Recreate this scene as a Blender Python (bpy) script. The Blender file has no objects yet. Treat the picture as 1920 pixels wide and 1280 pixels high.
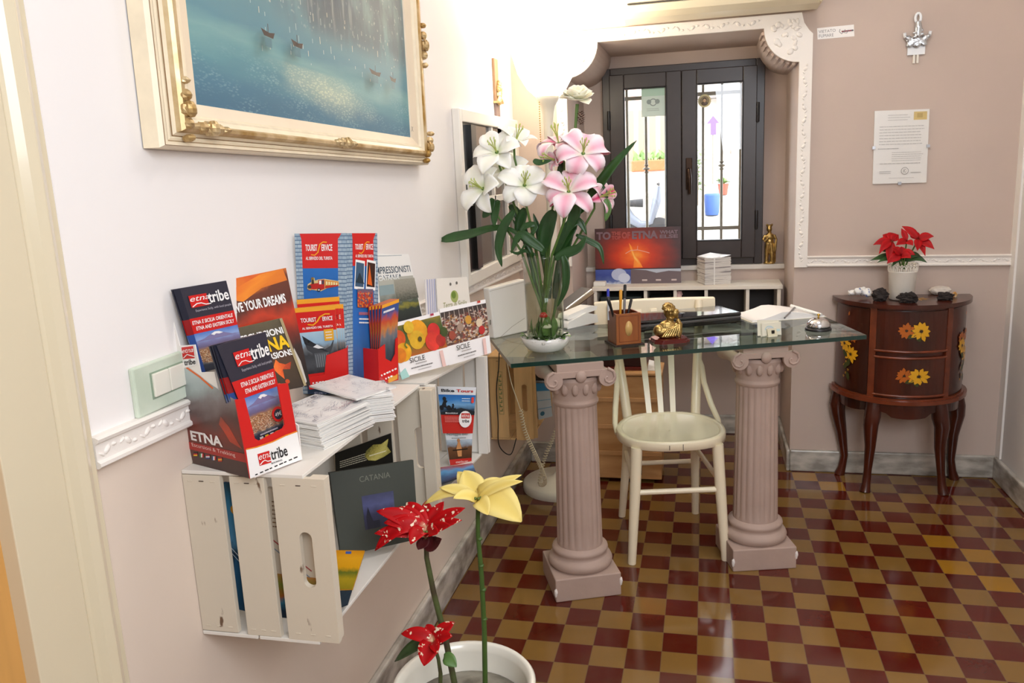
import bpy, math, random
from mathutils import Vector, Matrix, noise
random.seed(7)
V = Vector
PI = math.pi
SC = bpy.context.scene
COL = SC.collection

# ---------------------------------------------------------------- camera, world, lights, exposure
CAM_LOC = V((0.0210, -2.0747, 1.3801))
YAW, PITCH, ROLL, FPX = -0.236556, -0.204114, -0.0464837, 1537.936
def cam_axes():
    cy, sy, cp, sp = math.cos(YAW), math.sin(YAW), math.cos(PITCH), math.sin(PITCH)
    f = V((sy*cp, cy*cp, sp)); r = V((cy, -sy, 0)); u = r.cross(f)
    return (r*math.cos(ROLL)+u*math.sin(ROLL), -r*math.sin(ROLL)+u*math.cos(ROLL), f)
CR, CU, CF = cam_axes()
cd = bpy.data.cameras.new('camera'); cam = bpy.data.objects.new('camera', cd); COL.objects.link(cam)
cd.sensor_width = 36; cd.lens = FPX*36/1920; cd.clip_start = 0.02
cam.matrix_world = Matrix(((CR.x, CU.x, -CF.x, CAM_LOC.x), (CR.y, CU.y, -CF.y, CAM_LOC.y), (CR.z, CU.z, -CF.z, CAM_LOC.z), (0, 0, 0, 1)))
SC.camera = cam
SC.view_settings.view_transform = 'Standard'
SC.view_settings.look = 'None'
SC.view_settings.exposure = -0.06
SC.view_settings.gamma = 1.0
W = bpy.data.worlds.new('world'); SC.world = W; W.use_nodes = True
W.node_tree.nodes['Background'].inputs[0].default_value = (0.86, 0.93, 1.0, 1)
W.node_tree.nodes['Background'].inputs[1].default_value = 10.0
def area(name, loc, target, sx, sy, power, col):
    l = bpy.data.lights.new(name, 'AREA'); l.shape = 'RECTANGLE'; l.size = sx; l.size_y = sy; l.energy = power; l.color = col
    o = bpy.data.objects.new(name, l); COL.objects.link(o); o.location = loc
    o.rotation_euler = (V(target)-V(loc)).to_track_quat('-Z', 'Y').to_euler()
    return o
area('bounce_flash', (0.70, -2.25, 1.95), (-0.1, 0.3, 0.75), 1.2, 1.0, 40, (0.89, 0.935, 1.0))  # unseen area light behind the camera, standing in for a bounced flash
area('far_wall_fill', (0.35, 0.15, 2.72), (0.35, 0.15, 0), 0.6, 0.6, 12, (0.95, 0.96, 1.0))  # unseen overhead fill, added to lift the far wall
def at_y(u, v, y):
    d = CR*((u-960)/FPX) + CU*(-(v-640)/FPX) + CF
    return CAM_LOC + d*((y-CAM_LOC.y)/d.y)
def at_x(u, v, x):
    d = CR*((u-960)/FPX) + CU*(-(v-640)/FPX) + CF
    return CAM_LOC + d*((x-CAM_LOC.x)/d.x)
def at_z(u, v, z):
    d = CR*((u-960)/FPX) + CU*(-(v-640)/FPX) + CF
    return CAM_LOC + d*((z-CAM_LOC.z)/d.z)
def at_p(u, v, p0, n):
    d = CR*((u-960)/FPX) + CU*(-(v-640)/FPX) + CF
    return CAM_LOC + d*((V(p0)-CAM_LOC).dot(n)/d.dot(n))

# ---------------------------------------------------------------- materials
def lin(h):
    h = h.lstrip('#'); c = [int(h[i:i+2], 16)/255 for i in (0, 2, 4)]
    return tuple((x/12.92 if x <= .04045 else ((x+.055)/1.055)**2.4) for x in c) + (1,)
MC = {}
def N(nt, t, **kw):
    n = nt.nodes.new(t)
    for k, v in kw.items(): setattr(n, k, v)
    return n
def mat(name, h, rough=.5, metal=0, var=0, scale=8, bump=0, bscale=60, spec=.5, coat=0, emit=0, trans=0, h2=None, thr=None, stretch=(1, 1, 1), sss=0):
    if name in MC: return MC[name]
    m = bpy.data.materials.new(name); m.use_nodes = True; nt = m.node_tree; L = nt.links
    b = nt.nodes['Principled BSDF']; c = lin(h)
    b.inputs['Base Color'].default_value = c; b.inputs['Roughness'].default_value = rough; b.inputs['Metallic'].default_value = metal
    b.inputs['Specular IOR Level'].default_value = spec; b.inputs['Coat Weight'].default_value = coat; b.inputs['Coat Roughness'].default_value = .08
    if trans: b.inputs['Transmission Weight'].default_value = trans
    if sss:
        b.inputs['Subsurface Weight'].default_value = sss; b.inputs['Subsurface Radius'].default_value = (.01, .006, .004); b.inputs['Subsurface Scale'].default_value = 1
    if emit:
        b.inputs['Emission Color'].default_value = c; b.inputs['Emission Strength'].default_value = emit
    tc = mp = None
    if var or h2 or bump:
        tc = N(nt, 'ShaderNodeTexCoord'); mp = N(nt, 'ShaderNodeMapping'); mp.inputs['Scale'].default_value = stretch
        L.new(tc.outputs['Object'], mp.inputs['Vector'])
    if var or h2:
        nz = N(nt, 'ShaderNodeTexNoise'); nz.inputs['Scale'].default_value = scale; nz.inputs['Detail'].default_value = 5
        L.new(mp.outputs[0], nz.inputs['Vector'])
        rp = N(nt, 'ShaderNodeValToRGB'); e = rp.color_ramp.elements
        if h2 and thr:
            e[0].position = thr; e[0].color = c; e[1].position = thr+.04; e[1].color = lin(h2)
        elif h2:
            e[0].position = .35; e[0].color = c; e[1].position = .65; e[1].color = lin(h2)
        else:
            e[0].position = .3; e[0].color = tuple(x*(1-var) for x in c[:3])+(1,); e[1].position = .7; e[1].color = tuple(min(1, x*(1+var)) for x in c[:3])+(1,)
        L.new(nz.outputs['Fac'], rp.inputs['Fac']); L.new(rp.outputs['Color'], b.inputs['Base Color'])
    if bump:
        n2 = N(nt, 'ShaderNodeTexNoise'); n2.inputs['Scale'].default_value = bscale; n2.inputs['Detail'].default_value = 4
        L.new(mp.outputs[0], n2.inputs['Vector'])
        bp = N(nt, 'ShaderNodeBump'); bp.inputs['Strength'].default_value = bump; bp.inputs['Distance'].default_value = .004
        L.new(n2.outputs['Fac'], bp.inputs['Height']); L.new(bp.outputs[0], b.inputs['Normal'])
    MC[name] = m
    return m
def flat(h, rough=.35):            # plain printing ink
    return mat('ink_'+h.lstrip('#'), h, rough, spec=.4)
def pic(name, stops, scale=6, dist=.25, speck=None, rough=.3, gx=0):
    """a printed photograph: colour bands over the sheet's own uv, broken up by noise; speck = (v0, v1, cellscale, [colours])"""
    if name in MC: return MC[name]
    m = bpy.data.materials.new(name); m.use_nodes = True; nt = m.node_tree; L = nt.links
    b = nt.nodes['Principled BSDF']; b.inputs['Roughness'].default_value = rough
    tc = N(nt, 'ShaderNodeTexCoord'); sp = N(nt, 'ShaderNodeSeparateXYZ'); L.new(tc.outputs['UV'], sp.inputs[0])
    nz = N(nt, 'ShaderNodeTexNoise'); nz.inputs['Scale'].default_value = scale; nz.inputs['Detail'].default_value = 6; L.new(tc.outputs['UV'], nz.inputs['Vector'])
    ad = N(nt, 'ShaderNodeMath', operation='MULTIPLY_ADD'); L.new(nz.outputs['Fac'], ad.inputs[0]); ad.inputs[1].default_value = dist
    a2 = N(nt, 'ShaderNodeMath', operation='SUBTRACT'); L.new(sp.outputs['Y'], a2.inputs[0]); a2.inputs[1].default_value = dist*.5
    a3 = N(nt, 'ShaderNodeMath', operation='MULTIPLY_ADD'); L.new(sp.outputs['X'], a3.inputs[0]); a3.inputs[1].default_value = gx; L.new(a2.outputs[0], a3.inputs[2])
    L.new(a3.outputs[0], ad.inputs[2])
    rp = N(nt, 'ShaderNodeValToRGB'); el = rp.color_ramp.elements
    while len(el) < len(stops): el.new(.5)
    for e, (p, h) in zip(el, stops): e.position = p; e.color = lin(h)
    L.new(ad.outputs[0], rp.inputs['Fac']); out = rp.outputs['Color']
    if speck:
        v0, v1, cs, cols = speck
        vo = N(nt, 'ShaderNodeTexVoronoi'); vo.inputs['Scale'].default_value = cs; L.new(tc.outputs['UV'], vo.inputs['Vector'])
        s2 = N(nt, 'ShaderNodeSeparateColor'); L.new(vo.outputs['Color'], s2.inputs[0])
        r2 = N(nt, 'ShaderNodeValToRGB'); r2.color_ramp.interpolation = 'CONSTANT'; el = r2.color_ramp.elements
        while len(el) < len(cols): el.new(.5)
        for i, (e, h) in enumerate(zip(el, cols)): e.position = i/len(cols); e.color = lin(h)
        L.new(s2.outputs[0], r2.inputs['Fac'])
        lo = N(nt, 'ShaderNodeMath', operation='GREATER_THAN'); L.new(ad.outputs[0], lo.inputs[0]); lo.inputs[1].default_value = v0
        hi = N(nt, 'ShaderNodeMath', operation='LESS_THAN'); L.new(ad.outputs[0], hi.inputs[0]); hi.inputs[1].default_value = v1
        mu = N(nt, 'ShaderNodeMath', operation='MULTIPLY'); L.new(lo.outputs[0], mu.inputs[0]); L.new(hi.outputs[0], mu.inputs[1])
        mu2 = N(nt, 'ShaderNodeMath', operation='MULTIPLY'); L.new(mu.outputs[0], mu2.inputs[0]); mu2.inputs[1].default_value = .8
        mx = N(nt, 'ShaderNodeMix', data_type='RGBA'); L.new(mu2.outputs[0], mx.inputs['Factor']); L.new(out, mx.inputs['A']); L.new(r2.outputs['Color'], mx.inputs['B'])
        out = mx.outputs['Result']
    L.new(out, b.inputs['Base Color'])
    MC[name] = m
    return m
def radial(name, ramp, cx, cy, sx, sy, nscale=5, namp=.3, rough=.3):
    """printed glow: colour by distance from a point on the sheet, broken by noise"""
    if name in MC: return MC[name]
    m = bpy.data.materials.new(name); m.use_nodes = True; nt = m.node_tree; L = nt.links
    b = nt.nodes['Principled BSDF']; b.inputs['Roughness'].default_value = rough
    tc = N(nt, 'ShaderNodeTexCoord'); mp = N(nt, 'ShaderNodeMapping'); L.new(tc.outputs['UV'], mp.inputs[0])
    mp.inputs['Location'].default_value = (-cx*sx, -cy*sy, 0); mp.inputs['Scale'].default_value = (sx, sy, 0)
    ln = N(nt, 'ShaderNodeVectorMath', operation='LENGTH'); L.new(mp.outputs[0], ln.inputs[0])
    nz = N(nt, 'ShaderNodeTexNoise'); nz.inputs['Scale'].default_value = nscale; nz.inputs['Detail'].default_value = 6; L.new(tc.outputs['UV'], nz.inputs['Vector'])
    a = N(nt, 'ShaderNodeMath', operation='MULTIPLY_ADD'); L.new(nz.outputs['Fac'], a.inputs[0]); a.inputs[1].default_value = namp; L.new(ln.outputs['Value'], a.inputs[2])
    s_ = N(nt, 'ShaderNodeMath', operation='SUBTRACT'); L.new(a.outputs[0], s_.inputs[0]); s_.inputs[1].default_value = namp*.5
    rp = N(nt, 'ShaderNodeValToRGB'); el = rp.color_ramp.elements
    while len(el) < len(ramp): el.new(.5)
    for e, (p, h) in zip(el, ramp): e.position = p; e.color = lin(h)
    L.new(s_.outputs[0], rp.inputs['Fac']); L.new(rp.outputs['Color'], b.inputs['Base Color'])
    MC[name] = m
    return m
def brick_print(name):
    m = bpy.data.materials.new(name); m.use_nodes = True; nt = m.node_tree; L = nt.links; b = nt.nodes['Principled BSDF']; b.inputs['Roughness'].default_value = .35
    tc = N(nt, 'ShaderNodeTexCoord'); br = N(nt, 'ShaderNodeTexBrick'); L.new(tc.outputs['UV'], br.inputs['Vector'])
    br.inputs['Scale'].default_value = 1; br.inputs['Brick Width'].default_value = .09; br.inputs['Row Height'].default_value = .024; br.inputs['Mortar Size'].default_value = .0035; br.inputs['Mortar Smooth'].default_value = .3
    br.inputs['Color1'].default_value = lin('#a9bac4'); br.inputs['Color2'].default_value = lin('#8aa0b2'); br.inputs['Mortar'].default_value = lin('#4f6a88')
    L.new(br.outputs['Color'], b.inputs['Base Color']); MC[name] = m
    return m
def petal_mat(name, c_edge, c_mid, c_base, rough=.5, base_at=.25, speck=None):
    """petal coloured along its own length and width by uv (u across, v from base to tip)"""
    if name in MC: return MC[name]
    m = bpy.data.materials.new(name); m.use_nodes = True; nt = m.node_tree; L = nt.links
    b = nt.nodes['Principled BSDF']; b.inputs['Roughness'].default_value = rough
    b.inputs['Specular IOR Level'].default_value = .22; b.inputs['Subsurface Weight'].default_value = .08; b.inputs['Subsurface Radius'].default_value = (.004, .003, .002); b.inputs['Subsurface Scale'].default_value = 1
    tc = N(nt, 'ShaderNodeTexCoord'); sp = N(nt, 'ShaderNodeSeparateXYZ'); L.new(tc.outputs['UV'], sp.inputs[0])
    s1 = N(nt, 'ShaderNodeMath', operation='SUBTRACT'); L.new(sp.outputs['X'], s1.inputs[0]); s1.inputs[1].default_value = .5
    ab = N(nt, 'ShaderNodeMath', operation='ABSOLUTE'); L.new(s1.outputs[0], ab.inputs[0])
    rp = N(nt, 'ShaderNodeValToRGB'); e = rp.color_ramp.elements; e[0].position = .05; e[0].color = lin(c_mid); e[1].position = .42; e[1].color = lin(c_edge)
    L.new(ab.outputs[0], rp.inputs['Fac'])
    r2 = N(nt, 'ShaderNodeValToRGB'); e = r2.color_ramp.elements; e[0].position = 0; e[0].color = (1, 1, 1, 1); e[1].position = base_at; e[1].color = (0, 0, 0, 1)
    L.new(sp.outputs['Y'], r2.inputs['Fac'])
    mx = N(nt, 'ShaderNodeMix', data_type='RGBA'); L.new(r2.outputs['Color'], mx.inputs['Factor']); L.new(rp.outputs['Color'], mx.inputs['A']); mx.inputs['B'].default_value = lin(c_base)
    out = mx.outputs['Result']
    if speck:
        sc, thr, h = speck
        nz = N(nt, 'ShaderNodeTexNoise'); nz.inputs['Scale'].default_value = sc; nz.inputs['Detail'].default_value = 3; L.new(tc.outputs['Object'], nz.inputs['Vector'])
        r3 = N(nt, 'ShaderNodeValToRGB'); e = r3.color_ramp.elements; e[0].position = thr; e[0].color = (0, 0, 0, 1); e[1].position = thr+.03; e[1].color = (1, 1, 1, 1)
        L.new(nz.outputs['Fac'], r3.inputs['Fac'])
        m2 = N(nt, 'ShaderNodeMix', data_type='RGBA'); L.new(r3.outputs['Color'], m2.inputs['Factor']); L.new(out, m2.inputs['A']); m2.inputs['B'].default_value = lin(h); out = m2.outputs['Result']
    L.new(out, b.inputs['Base Color'])
    MC[name] = m
    return m
def schlick(nt, f0=.045):
    lw = N(nt, 'ShaderNodeLayerWeight'); lw.inputs['Blend'].default_value = .5
    p = N(nt, 'ShaderNodeMath', operation='POWER'); nt.links.new(lw.outputs['Facing'], p.inputs[0]); p.inputs[1].default_value = 4.6
    q = N(nt, 'ShaderNodeMath', operation='MULTIPLY_ADD'); nt.links.new(p.outputs[0], q.inputs[0]); q.inputs[1].default_value = 1-f0; q.inputs[2].default_value = f0
    return q.outputs[0]
def clear_glass(name, tint, refl=.06, rough=.0):
    """window-type glass: mostly see-through, mirror share by Fresnel"""
    if name in MC: return MC[name]
    m = bpy.data.materials.new(name); m.use_nodes = True; nt = m.node_tree; L = nt.links
    nt.nodes.remove(nt.nodes['Principled BSDF']); o = nt.nodes['Material Output']
    t = N(nt, 'ShaderNodeBsdfTransparent'); t.inputs[0].default_value = lin(tint)
    g = N(nt, 'ShaderNodeBsdfGlossy'); g.inputs['Roughness'].default_value = rough
    mx = N(nt, 'ShaderNodeMixShader'); L.new(schlick(nt), mx.inputs[0]); L.new(t.outputs[0], mx.inputs[1]); L.new(g.outputs[0], mx.inputs[2]); L.new(mx.outputs[0], o.inputs['Surface'])
    MC[name] = m
    return m

# ---------------------------------------------------------------- mesh builder
TXT = {}
def text2d(s, bold=0.0, shear=0.0):
    k = (s, bold, shear)
    if k not in TXT:
        c = bpy.data.curves.new('lettering', 'FONT'); c.body = s; c.offset = bold; c.shear = shear; c.resolution_u = 3
        o = bpy.data.objects.new('lettering', c); me = bpy.data.meshes.new_from_object(o)
        vs = [(v.co.x, v.co.y) for v in me.vertices]; fs = [tuple(p.vertices) for p in me.polygons]
        bpy.data.objects.remove(o); bpy.data.curves.remove(c); bpy.data.meshes.remove(me)
        x0 = min(v[0] for v in vs); x1 = max(v[0] for v in vs); y0 = min(v[1] for v in vs); y1 = max(v[1] for v in vs)
        TXT[k] = ([((x-x0)/(x1-x0), (y-y0)/max(1e-6, y1-y0)) for x, y in vs], fs, (x1-x0)/max(1e-6, y1-y0))
    return TXT[k]
class MB:
    def __init__(s): s.v = []; s.f = []; s.fm = []; s.sm = []; s.uv = []; s.mats = []
    def mi(s, m):
        if m not in s.mats: s.mats.append(m)
        return s.mats.index(m)
    def add(s, vs, fs, m, smooth=False, uvs=None):
        o = len(s.v); s.v += [V(v) for v in vs]; k = s.mi(m)
        for i, f in enumerate(fs):
            s.f.append(tuple(o+a for a in f)); s.fm.append(k); s.sm.append(smooth); s.uv.append(uvs[i] if uvs else None)
        return s
    def box(s, c, d, m, rz=0, M=None):
        c = V(c); x, y, z = d[0]/2, d[1]/2, d[2]/2
        R = M or Matrix.Rotation(rz, 3, 'Z')
        vs = [c + R @ V((a*x, b*y, e*z)) for e in (-1, 1) for a, b in ((-1, -1), (1, -1), (1, 1), (-1, 1))]
        return s.add(vs, [(3, 2, 1, 0), (4, 5, 6, 7), (0, 1, 5, 4), (1, 2, 6, 5), (2, 3, 7, 6), (3, 0, 4, 7)], m)
    def bb(s, a, b, m):
        a, b = V(a), V(b); return s.box((a+b)/2, b-a, m)
    def hexa(s, p, m):                 # 8 corners, bottom ring then top ring
        return s.add(p, [(3, 2, 1, 0), (4, 5, 6, 7), (0, 1, 5, 4), (1, 2, 6, 5), (2, 3, 7, 6), (3, 0, 4, 7)], m)
    def poly(s, pts, d, m, smooth=False):     # outline extruded by vector d
        n = len(pts); d = V(d); pts = [V(p) for p in pts]
        vs = pts + [p+d for p in pts]
        fs = [tuple(range(n-1, -1, -1)), tuple(range(n, 2*n))]
        s.add(vs, fs, m)
        return s.add(vs, [(i, (i+1) % n, n+(i+1) % n, n+i) for i in range(n)], m, smooth)
    def lathe(s, prof, c, m, seg=24, axis=None, smooth=True, cap=True, rmod=None, a0=0, a1=2*PI):
        c = V(c); q = V((0, 0, 1)).rotation_difference(V(axis).normalized()).to_matrix() if axis is not None else Matrix.Identity(3)
        full = abs(a1-a0-2*PI) < 1e-6; n = seg if full else seg+1
        vs = []
        for r, z in prof:
            for i in range(n):
                a = a0+(a1-a0)*i/seg; rr = r*(rmod(a, z) if rmod else 1)
                vs.append(c + q @ V((rr*math.cos(a), rr*math.sin(a), z)))
        fs = []
        for j in range(len(prof)-1):
            for i in range(seg):
                b = (i+1) % n
                fs.append((j*n+i, j*n+b, (j+1)*n+b, (j+1)*n+i))
        s.add(vs, fs, m, smooth)
        if cap and full:
            k = len(prof)-1
            if prof[0][0] > 1e-5: s.add(vs[:n], [tuple(range(n-1, -1, -1))], m)
            if prof[-1][0] > 1e-5: s.add(vs[k*n:], [tuple(range(n))], m)
        return s
    def tube(s, pts, r, m, seg=8, smooth=True, flat=None, cap=True):
        pts = [V(p) for p in pts]; n = len(pts); rs = r if isinstance(r, (list, tuple)) else [r]*n
        vs = []; up = None
        for i, p in enumerate(pts):
            t = (pts[min(i+1, n-1)]-pts[max(i-1, 0)]).normalized()
            if up is None:
                up = V((0, 0, 1)) if abs(t.z) < .9 else V((1, 0, 0))
            sd = t.cross(up)
            if sd.length < 1e-5: sd = t.cross(V((0, 1, .1)))
            sd.normalize(); up = sd.cross(t).normalized()
            k = flat if flat else 1
            for j in range(seg):
                a = 2*PI*j/seg; vs.append(p + sd*(math.cos(a)*rs[i]) + up*(math.sin(a)*rs[i]*k))
        fs = [(i*seg+j, i*seg+(j+1) % seg, (i+1)*seg+(j+1) % seg, (i+1)*seg+j) for i in range(n-1) for j in range(seg)]
        s.add(vs, fs, m, smooth)
        if cap: s.add(vs[:seg], [tuple(range(seg-1, -1, -1))], m); s.add(vs[-seg:], [tuple(range(seg))], m)
        return s
    def ell(s, c, r, m, seg=12, rings=8, M=None, jit=0, seed=0):
        c = V(c); r = V(r) if not isinstance(r, (int, float)) else V((r, r, r)); vs = []
        for i in range(rings+1):
            t = PI*i/rings
            for j in range(seg):
                a = 2*PI*j/seg; d = V((math.sin(t)*math.cos(a), math.sin(t)*math.sin(a), math.cos(t)))
                k = 1+jit*noise.noise(d*2.1+V((seed*3.7, seed, 0)))+jit*.6*noise.noise(d*5+V((seed, 0, 9))) if jit else 1
                p = V((d.x*r.x*k, d.y*r.y*k, d.z*r.z*k)); vs.append(c + (M @ p if M else p))
        fs = [(i*seg+j, (i+1)*seg+j, (i+1)*seg+(j+1) % seg, i*seg+(j+1) % seg) for i in range(rings) for j in range(seg)]
        return s.add(vs, fs, m, jit == 0)
    def ribbon(s, pts, ws, nrm, m, cup=0.0, cross=4, tw=0):       # leaf or petal along a path
        pts = [V(p) for p in pts]; n = len(pts); vs = []; uv = []
        nrm = V(nrm)
        for i, p in enumerate(pts):
            t = (pts[min(i+1, n-1)]-pts[max(i-1, 0)]).normalized()
            sd = t.cross(nrm)
            if sd.length < 1e-4: sd = t.cross(V((.3, .5, .8)))
            sd.normalize(); nn = sd.cross(t)
            for j in range(cross+1):
                x = j/cross*2-1; vs.append(p + sd*(x*ws[i]) + nn*(cup*ws[i]*x*x)); uv.append((j/cross, i/(n-1)))
        fs = []; us = []; k = cross+1
        for i in range(n-1):
            for j in range(cross):
                q = (i*k+j, i*k+j+1, (i+1)*k+j+1, (i+1)*k+j); fs.append(q); us.append([uv[a] for a in q])
        return s.add(vs, fs, m, True, us)
    def petal(s, base, d, nrm, L, Wd, m, curl=1.0, pw=1.5, cup=.25, seg=8, peak=.45, sharp=1.0):
        d = V(d).normalized(); nrm = V(nrm); nrm = (nrm-d*nrm.dot(d)).normalized(); p = V(base); pts = [p.copy()]; ws = [Wd*.18]
        for i in range(1, seg+1):
            t = (i-.5)/seg; a = curl*t**pw; p = p+(d*math.cos(a)-nrm*math.sin(a))*(L/seg); pts.append(p.copy())
            t = i/seg
            w = (t/peak)**.7 if t < peak else (max(0, 1-((t-peak)/(1-peak))**1.6))**sharp
            ws.append(Wd*max(.03, w))
        side = d.cross(nrm)
        # normal must turn with the curl, so pass it row by row
        n = len(pts); vs = []; uv = []; cross = 4
        for i, q in enumerate(pts):
            t = (pts[min(i+1, n-1)]-pts[max(i-1, 0)]).normalized(); nn = side.cross(t).normalized()
            for j in range(cross+1):
                x = j/cross*2-1; vs.append(q + side*(x*ws[i]) + nn*(cup*ws[i]*x*x)); uv.append((j/cross, i/(n-1)))
        k = cross+1; fs = []; us = []
        for i in range(n-1):
            for j in range(cross):
                f = (i*k+j, i*k+j+1, (i+1)*k+j+1, (i+1)*k+j); fs.append(f); us.append([uv[a] for a in f])
        return s.add(vs, fs, m, True, us)
    def build(s, name, parent=None, label=None, cat=None, group=None, kind=None, local=False, bevel=0, subd=0, remesh=0, solid=0, origin=None, seg=2, two_sided=None):
        me = bpy.data.meshes.new(name); o = bpy.data.objects.new(name, me); COL.objects.link(o)
        vs = s.v
        if not local:
            if parent is not None:
                off = V((0, 0, 0)); q = parent
                while q is not None: off += q.location; q = q.parent
            else:
                if origin is None:
                    lo = V([min(v[i] for v in vs) for i in range(3)]); hi = V([max(v[i] for v in vs) for i in range(3)])
                    origin = V(((lo.x+hi.x)/2, (lo.y+hi.y)/2, lo.z))
                off = V(origin); o.location = off
            vs = [v-off for v in vs]
        me.from_pydata(vs, [], s.f)
        for m in s.mats: me.materials.append(m)
        me.polygons.foreach_set('material_index', s.fm); me.polygons.foreach_set('use_smooth', s.sm)
        if any(u is not None for u in s.uv):
            ul = me.uv_layers.new(name='uv')
            for p, u in zip(me.polygons, s.uv):
                if u:
                    for li, c in zip(p.loop_indices, u): ul.data[li].uv = c
        me.update()
        if parent is not None: o.parent = parent
        if bevel:
            b = o.modifiers.new('bevel', 'BEVEL'); b.width = bevel; b.segments = seg; b.limit_method = 'ANGLE'; b.angle_limit = math.radians(40)
        if remesh:
            r = o.modifiers.new('remesh', 'REMESH'); r.mode = 'VOXEL'; r.voxel_size = remesh; r.use_smooth_shade = True
            q = o.modifiers.new('smooth', 'SMOOTH'); q.iterations = 1; q.factor = .5
        if subd:
            q = o.modifiers.new('subd', 'SUBSURF'); q.levels = subd; q.render_levels = subd
        if solid:
            q = o.modifiers.new('solid', 'SOLIDIFY'); q.thickness = solid; q.offset = 0
            if two_sided: q.material_offset = 1; me.materials.append(two_sided)
        return tag(o, label, cat, group, kind)
def tag(o, label=None, cat=None, group=None, kind=None):
    if label: o['label'] = label
    if cat: o['category'] = cat
    if group: o['group'] = group
    if kind: o['kind'] = kind
    return o
def thing(name, loc, label, cat, group=None, rz=0):
    o = bpy.data.objects.new(name, None); COL.objects.link(o); o.location = loc; o.rotation_euler = (0, 0, rz); o.empty_display_size = .05
    return tag(o, label, cat, group)
def dup(root, loc, rot=None, label=None, group=None):
    r = root.copy(); COL.objects.link(r); r.location = loc
    if rot is not None: r.rotation_euler = rot
    if label: r['label'] = label
    if group: r['group'] = group
    for ch in list(root.children):
        c = ch.copy(); COL.objects.link(c); c.parent = r
        for g in ch.children:
            d = g.copy(); COL.objects.link(d); d.parent = c
    return r
class Sheet:
    """a printed board: four corners (TL, TR, BR, BL as seen from the front), a thickness behind, and print on the front"""
    def __init__(s, tl, tr, br, bl, t, edge, mb=None, back=None):
        s.c = [V(p) for p in (tl, tr, br, bl)]; s.mb = mb or MB()
        n = (s.c[1]-s.c[3]).cross(s.c[0]-s.c[2]).normalized()      # towards the reader
        s.n = n if n.dot(CAM_LOC-s.c[0]) > 0 else -n
        s.t = t; s.lv = 0
        a, b, c, d = s.c; k = -s.n*t
        s.mb.hexa([d+k, c+k, c, d, a+k, b+k, b, a], edge)
        s.w = ((b-a).length+(c-d).length)/2; s.h = ((a-d).length+(b-c).length)/2
    def P(s, x, y, e=0):
        a, b, c, d = s.c
        return (d*(1-x)+c*x)*(1-y)+(a*(1-x)+b*x)*y + s.n*e
    def up(s): s.lv += 1; return .00025*s.lv
    def rect(s, x0, y0, x1, y1, m):
        e = s.up(); s.mb.add([s.P(x0, y0, e), s.P(x1, y0, e), s.P(x1, y1, e), s.P(x0, y1, e)], [(0, 1, 2, 3)], m, False, [[(0, 0), (1, 0), (1, 1), (0, 1)]]); return s
    def poly(s, pts, m):
        e = s.up(); s.mb.add([s.P(x, y, e) for x, y in pts], [tuple(range(len(pts)))], m); return s
    def line(s, pts, w, m):
        e = s.up(); vs = []; r = s.h/s.w
        for i, (x, y) in enumerate(pts):
            a = pts[max(0, i-1)]; b = pts[min(len(pts)-1, i+1)]; dx, dy = (b[0]-a[0]), (b[1]-a[1])*r; l = math.hypot(dx, dy) or 1
            ox, oy = -dy/l*w, dx/l*w/r; vs += [s.P(x+ox, y+oy, e), s.P(x-ox, y-oy, e)]
        s.mb.add(vs, [(2*i, 2*i+1, 2*i+3, 2*i+2) for i in range(len(pts)-1)], m); return s
    def disc(s, x, y, r, m, k=1.0, n=20):
        a = s.w/s.h; return s.poly([(x+r*math.cos(2*PI*i/n), y+r*a*k*math.sin(2*PI*i/n)) for i in range(n)], m)
    def text(s, t, x0, y0, x1, y1, m, bold=.0, shear=0, keep=False, al='c'):
        e = s.up(); vs, fs, asp = text2d(t, bold, shear)
        if keep:                                     # keep letter proportions inside the box
            w = (y1-y0)*s.h*asp/s.w
            if w < x1-x0:
                if al == 'c': q = (x0+x1)/2; x0, x1 = q-w/2, q+w/2
                elif al == 'l': x1 = x0+w
                else: x0 = x1-w
        s.mb.add([s.P(x0+(x1-x0)*a, y0+(y1-y0)*b, e) for a, b in vs], fs, m); return s
    def scribble(s, x0, y0, x1, y1, rows, m, fill=.55, seed=1, cut=.9):     # body copy far too small to read: rows of broken strokes
        rn = random.Random(seed); h = (y1-y0)/rows; vs = []; fs = []; e = s.up()
        for i in range(rows):
            y = y1-(i+.5)*h; x = x0; xe = x0+(x1-x0)*rn.uniform(cut, 1)
            while x < xe:
                w = rn.uniform(.03, .1)*(x1-x0); b = min(x+w, xe); k = len(vs)
                vs += [s.P(x, y-h*fill/2, e), s.P(b, y-h*fill/2, e), s.P(b, y+h*fill/2, e), s.P(x, y+h*fill/2, e)]; fs.append((k, k+1, k+2, k+3)); x = b+.012*(x1-x0)
        s.mb.add(vs, fs, m); return s
    def build(s, *a, **k): return s.mb.build(*a, **k)
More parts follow.
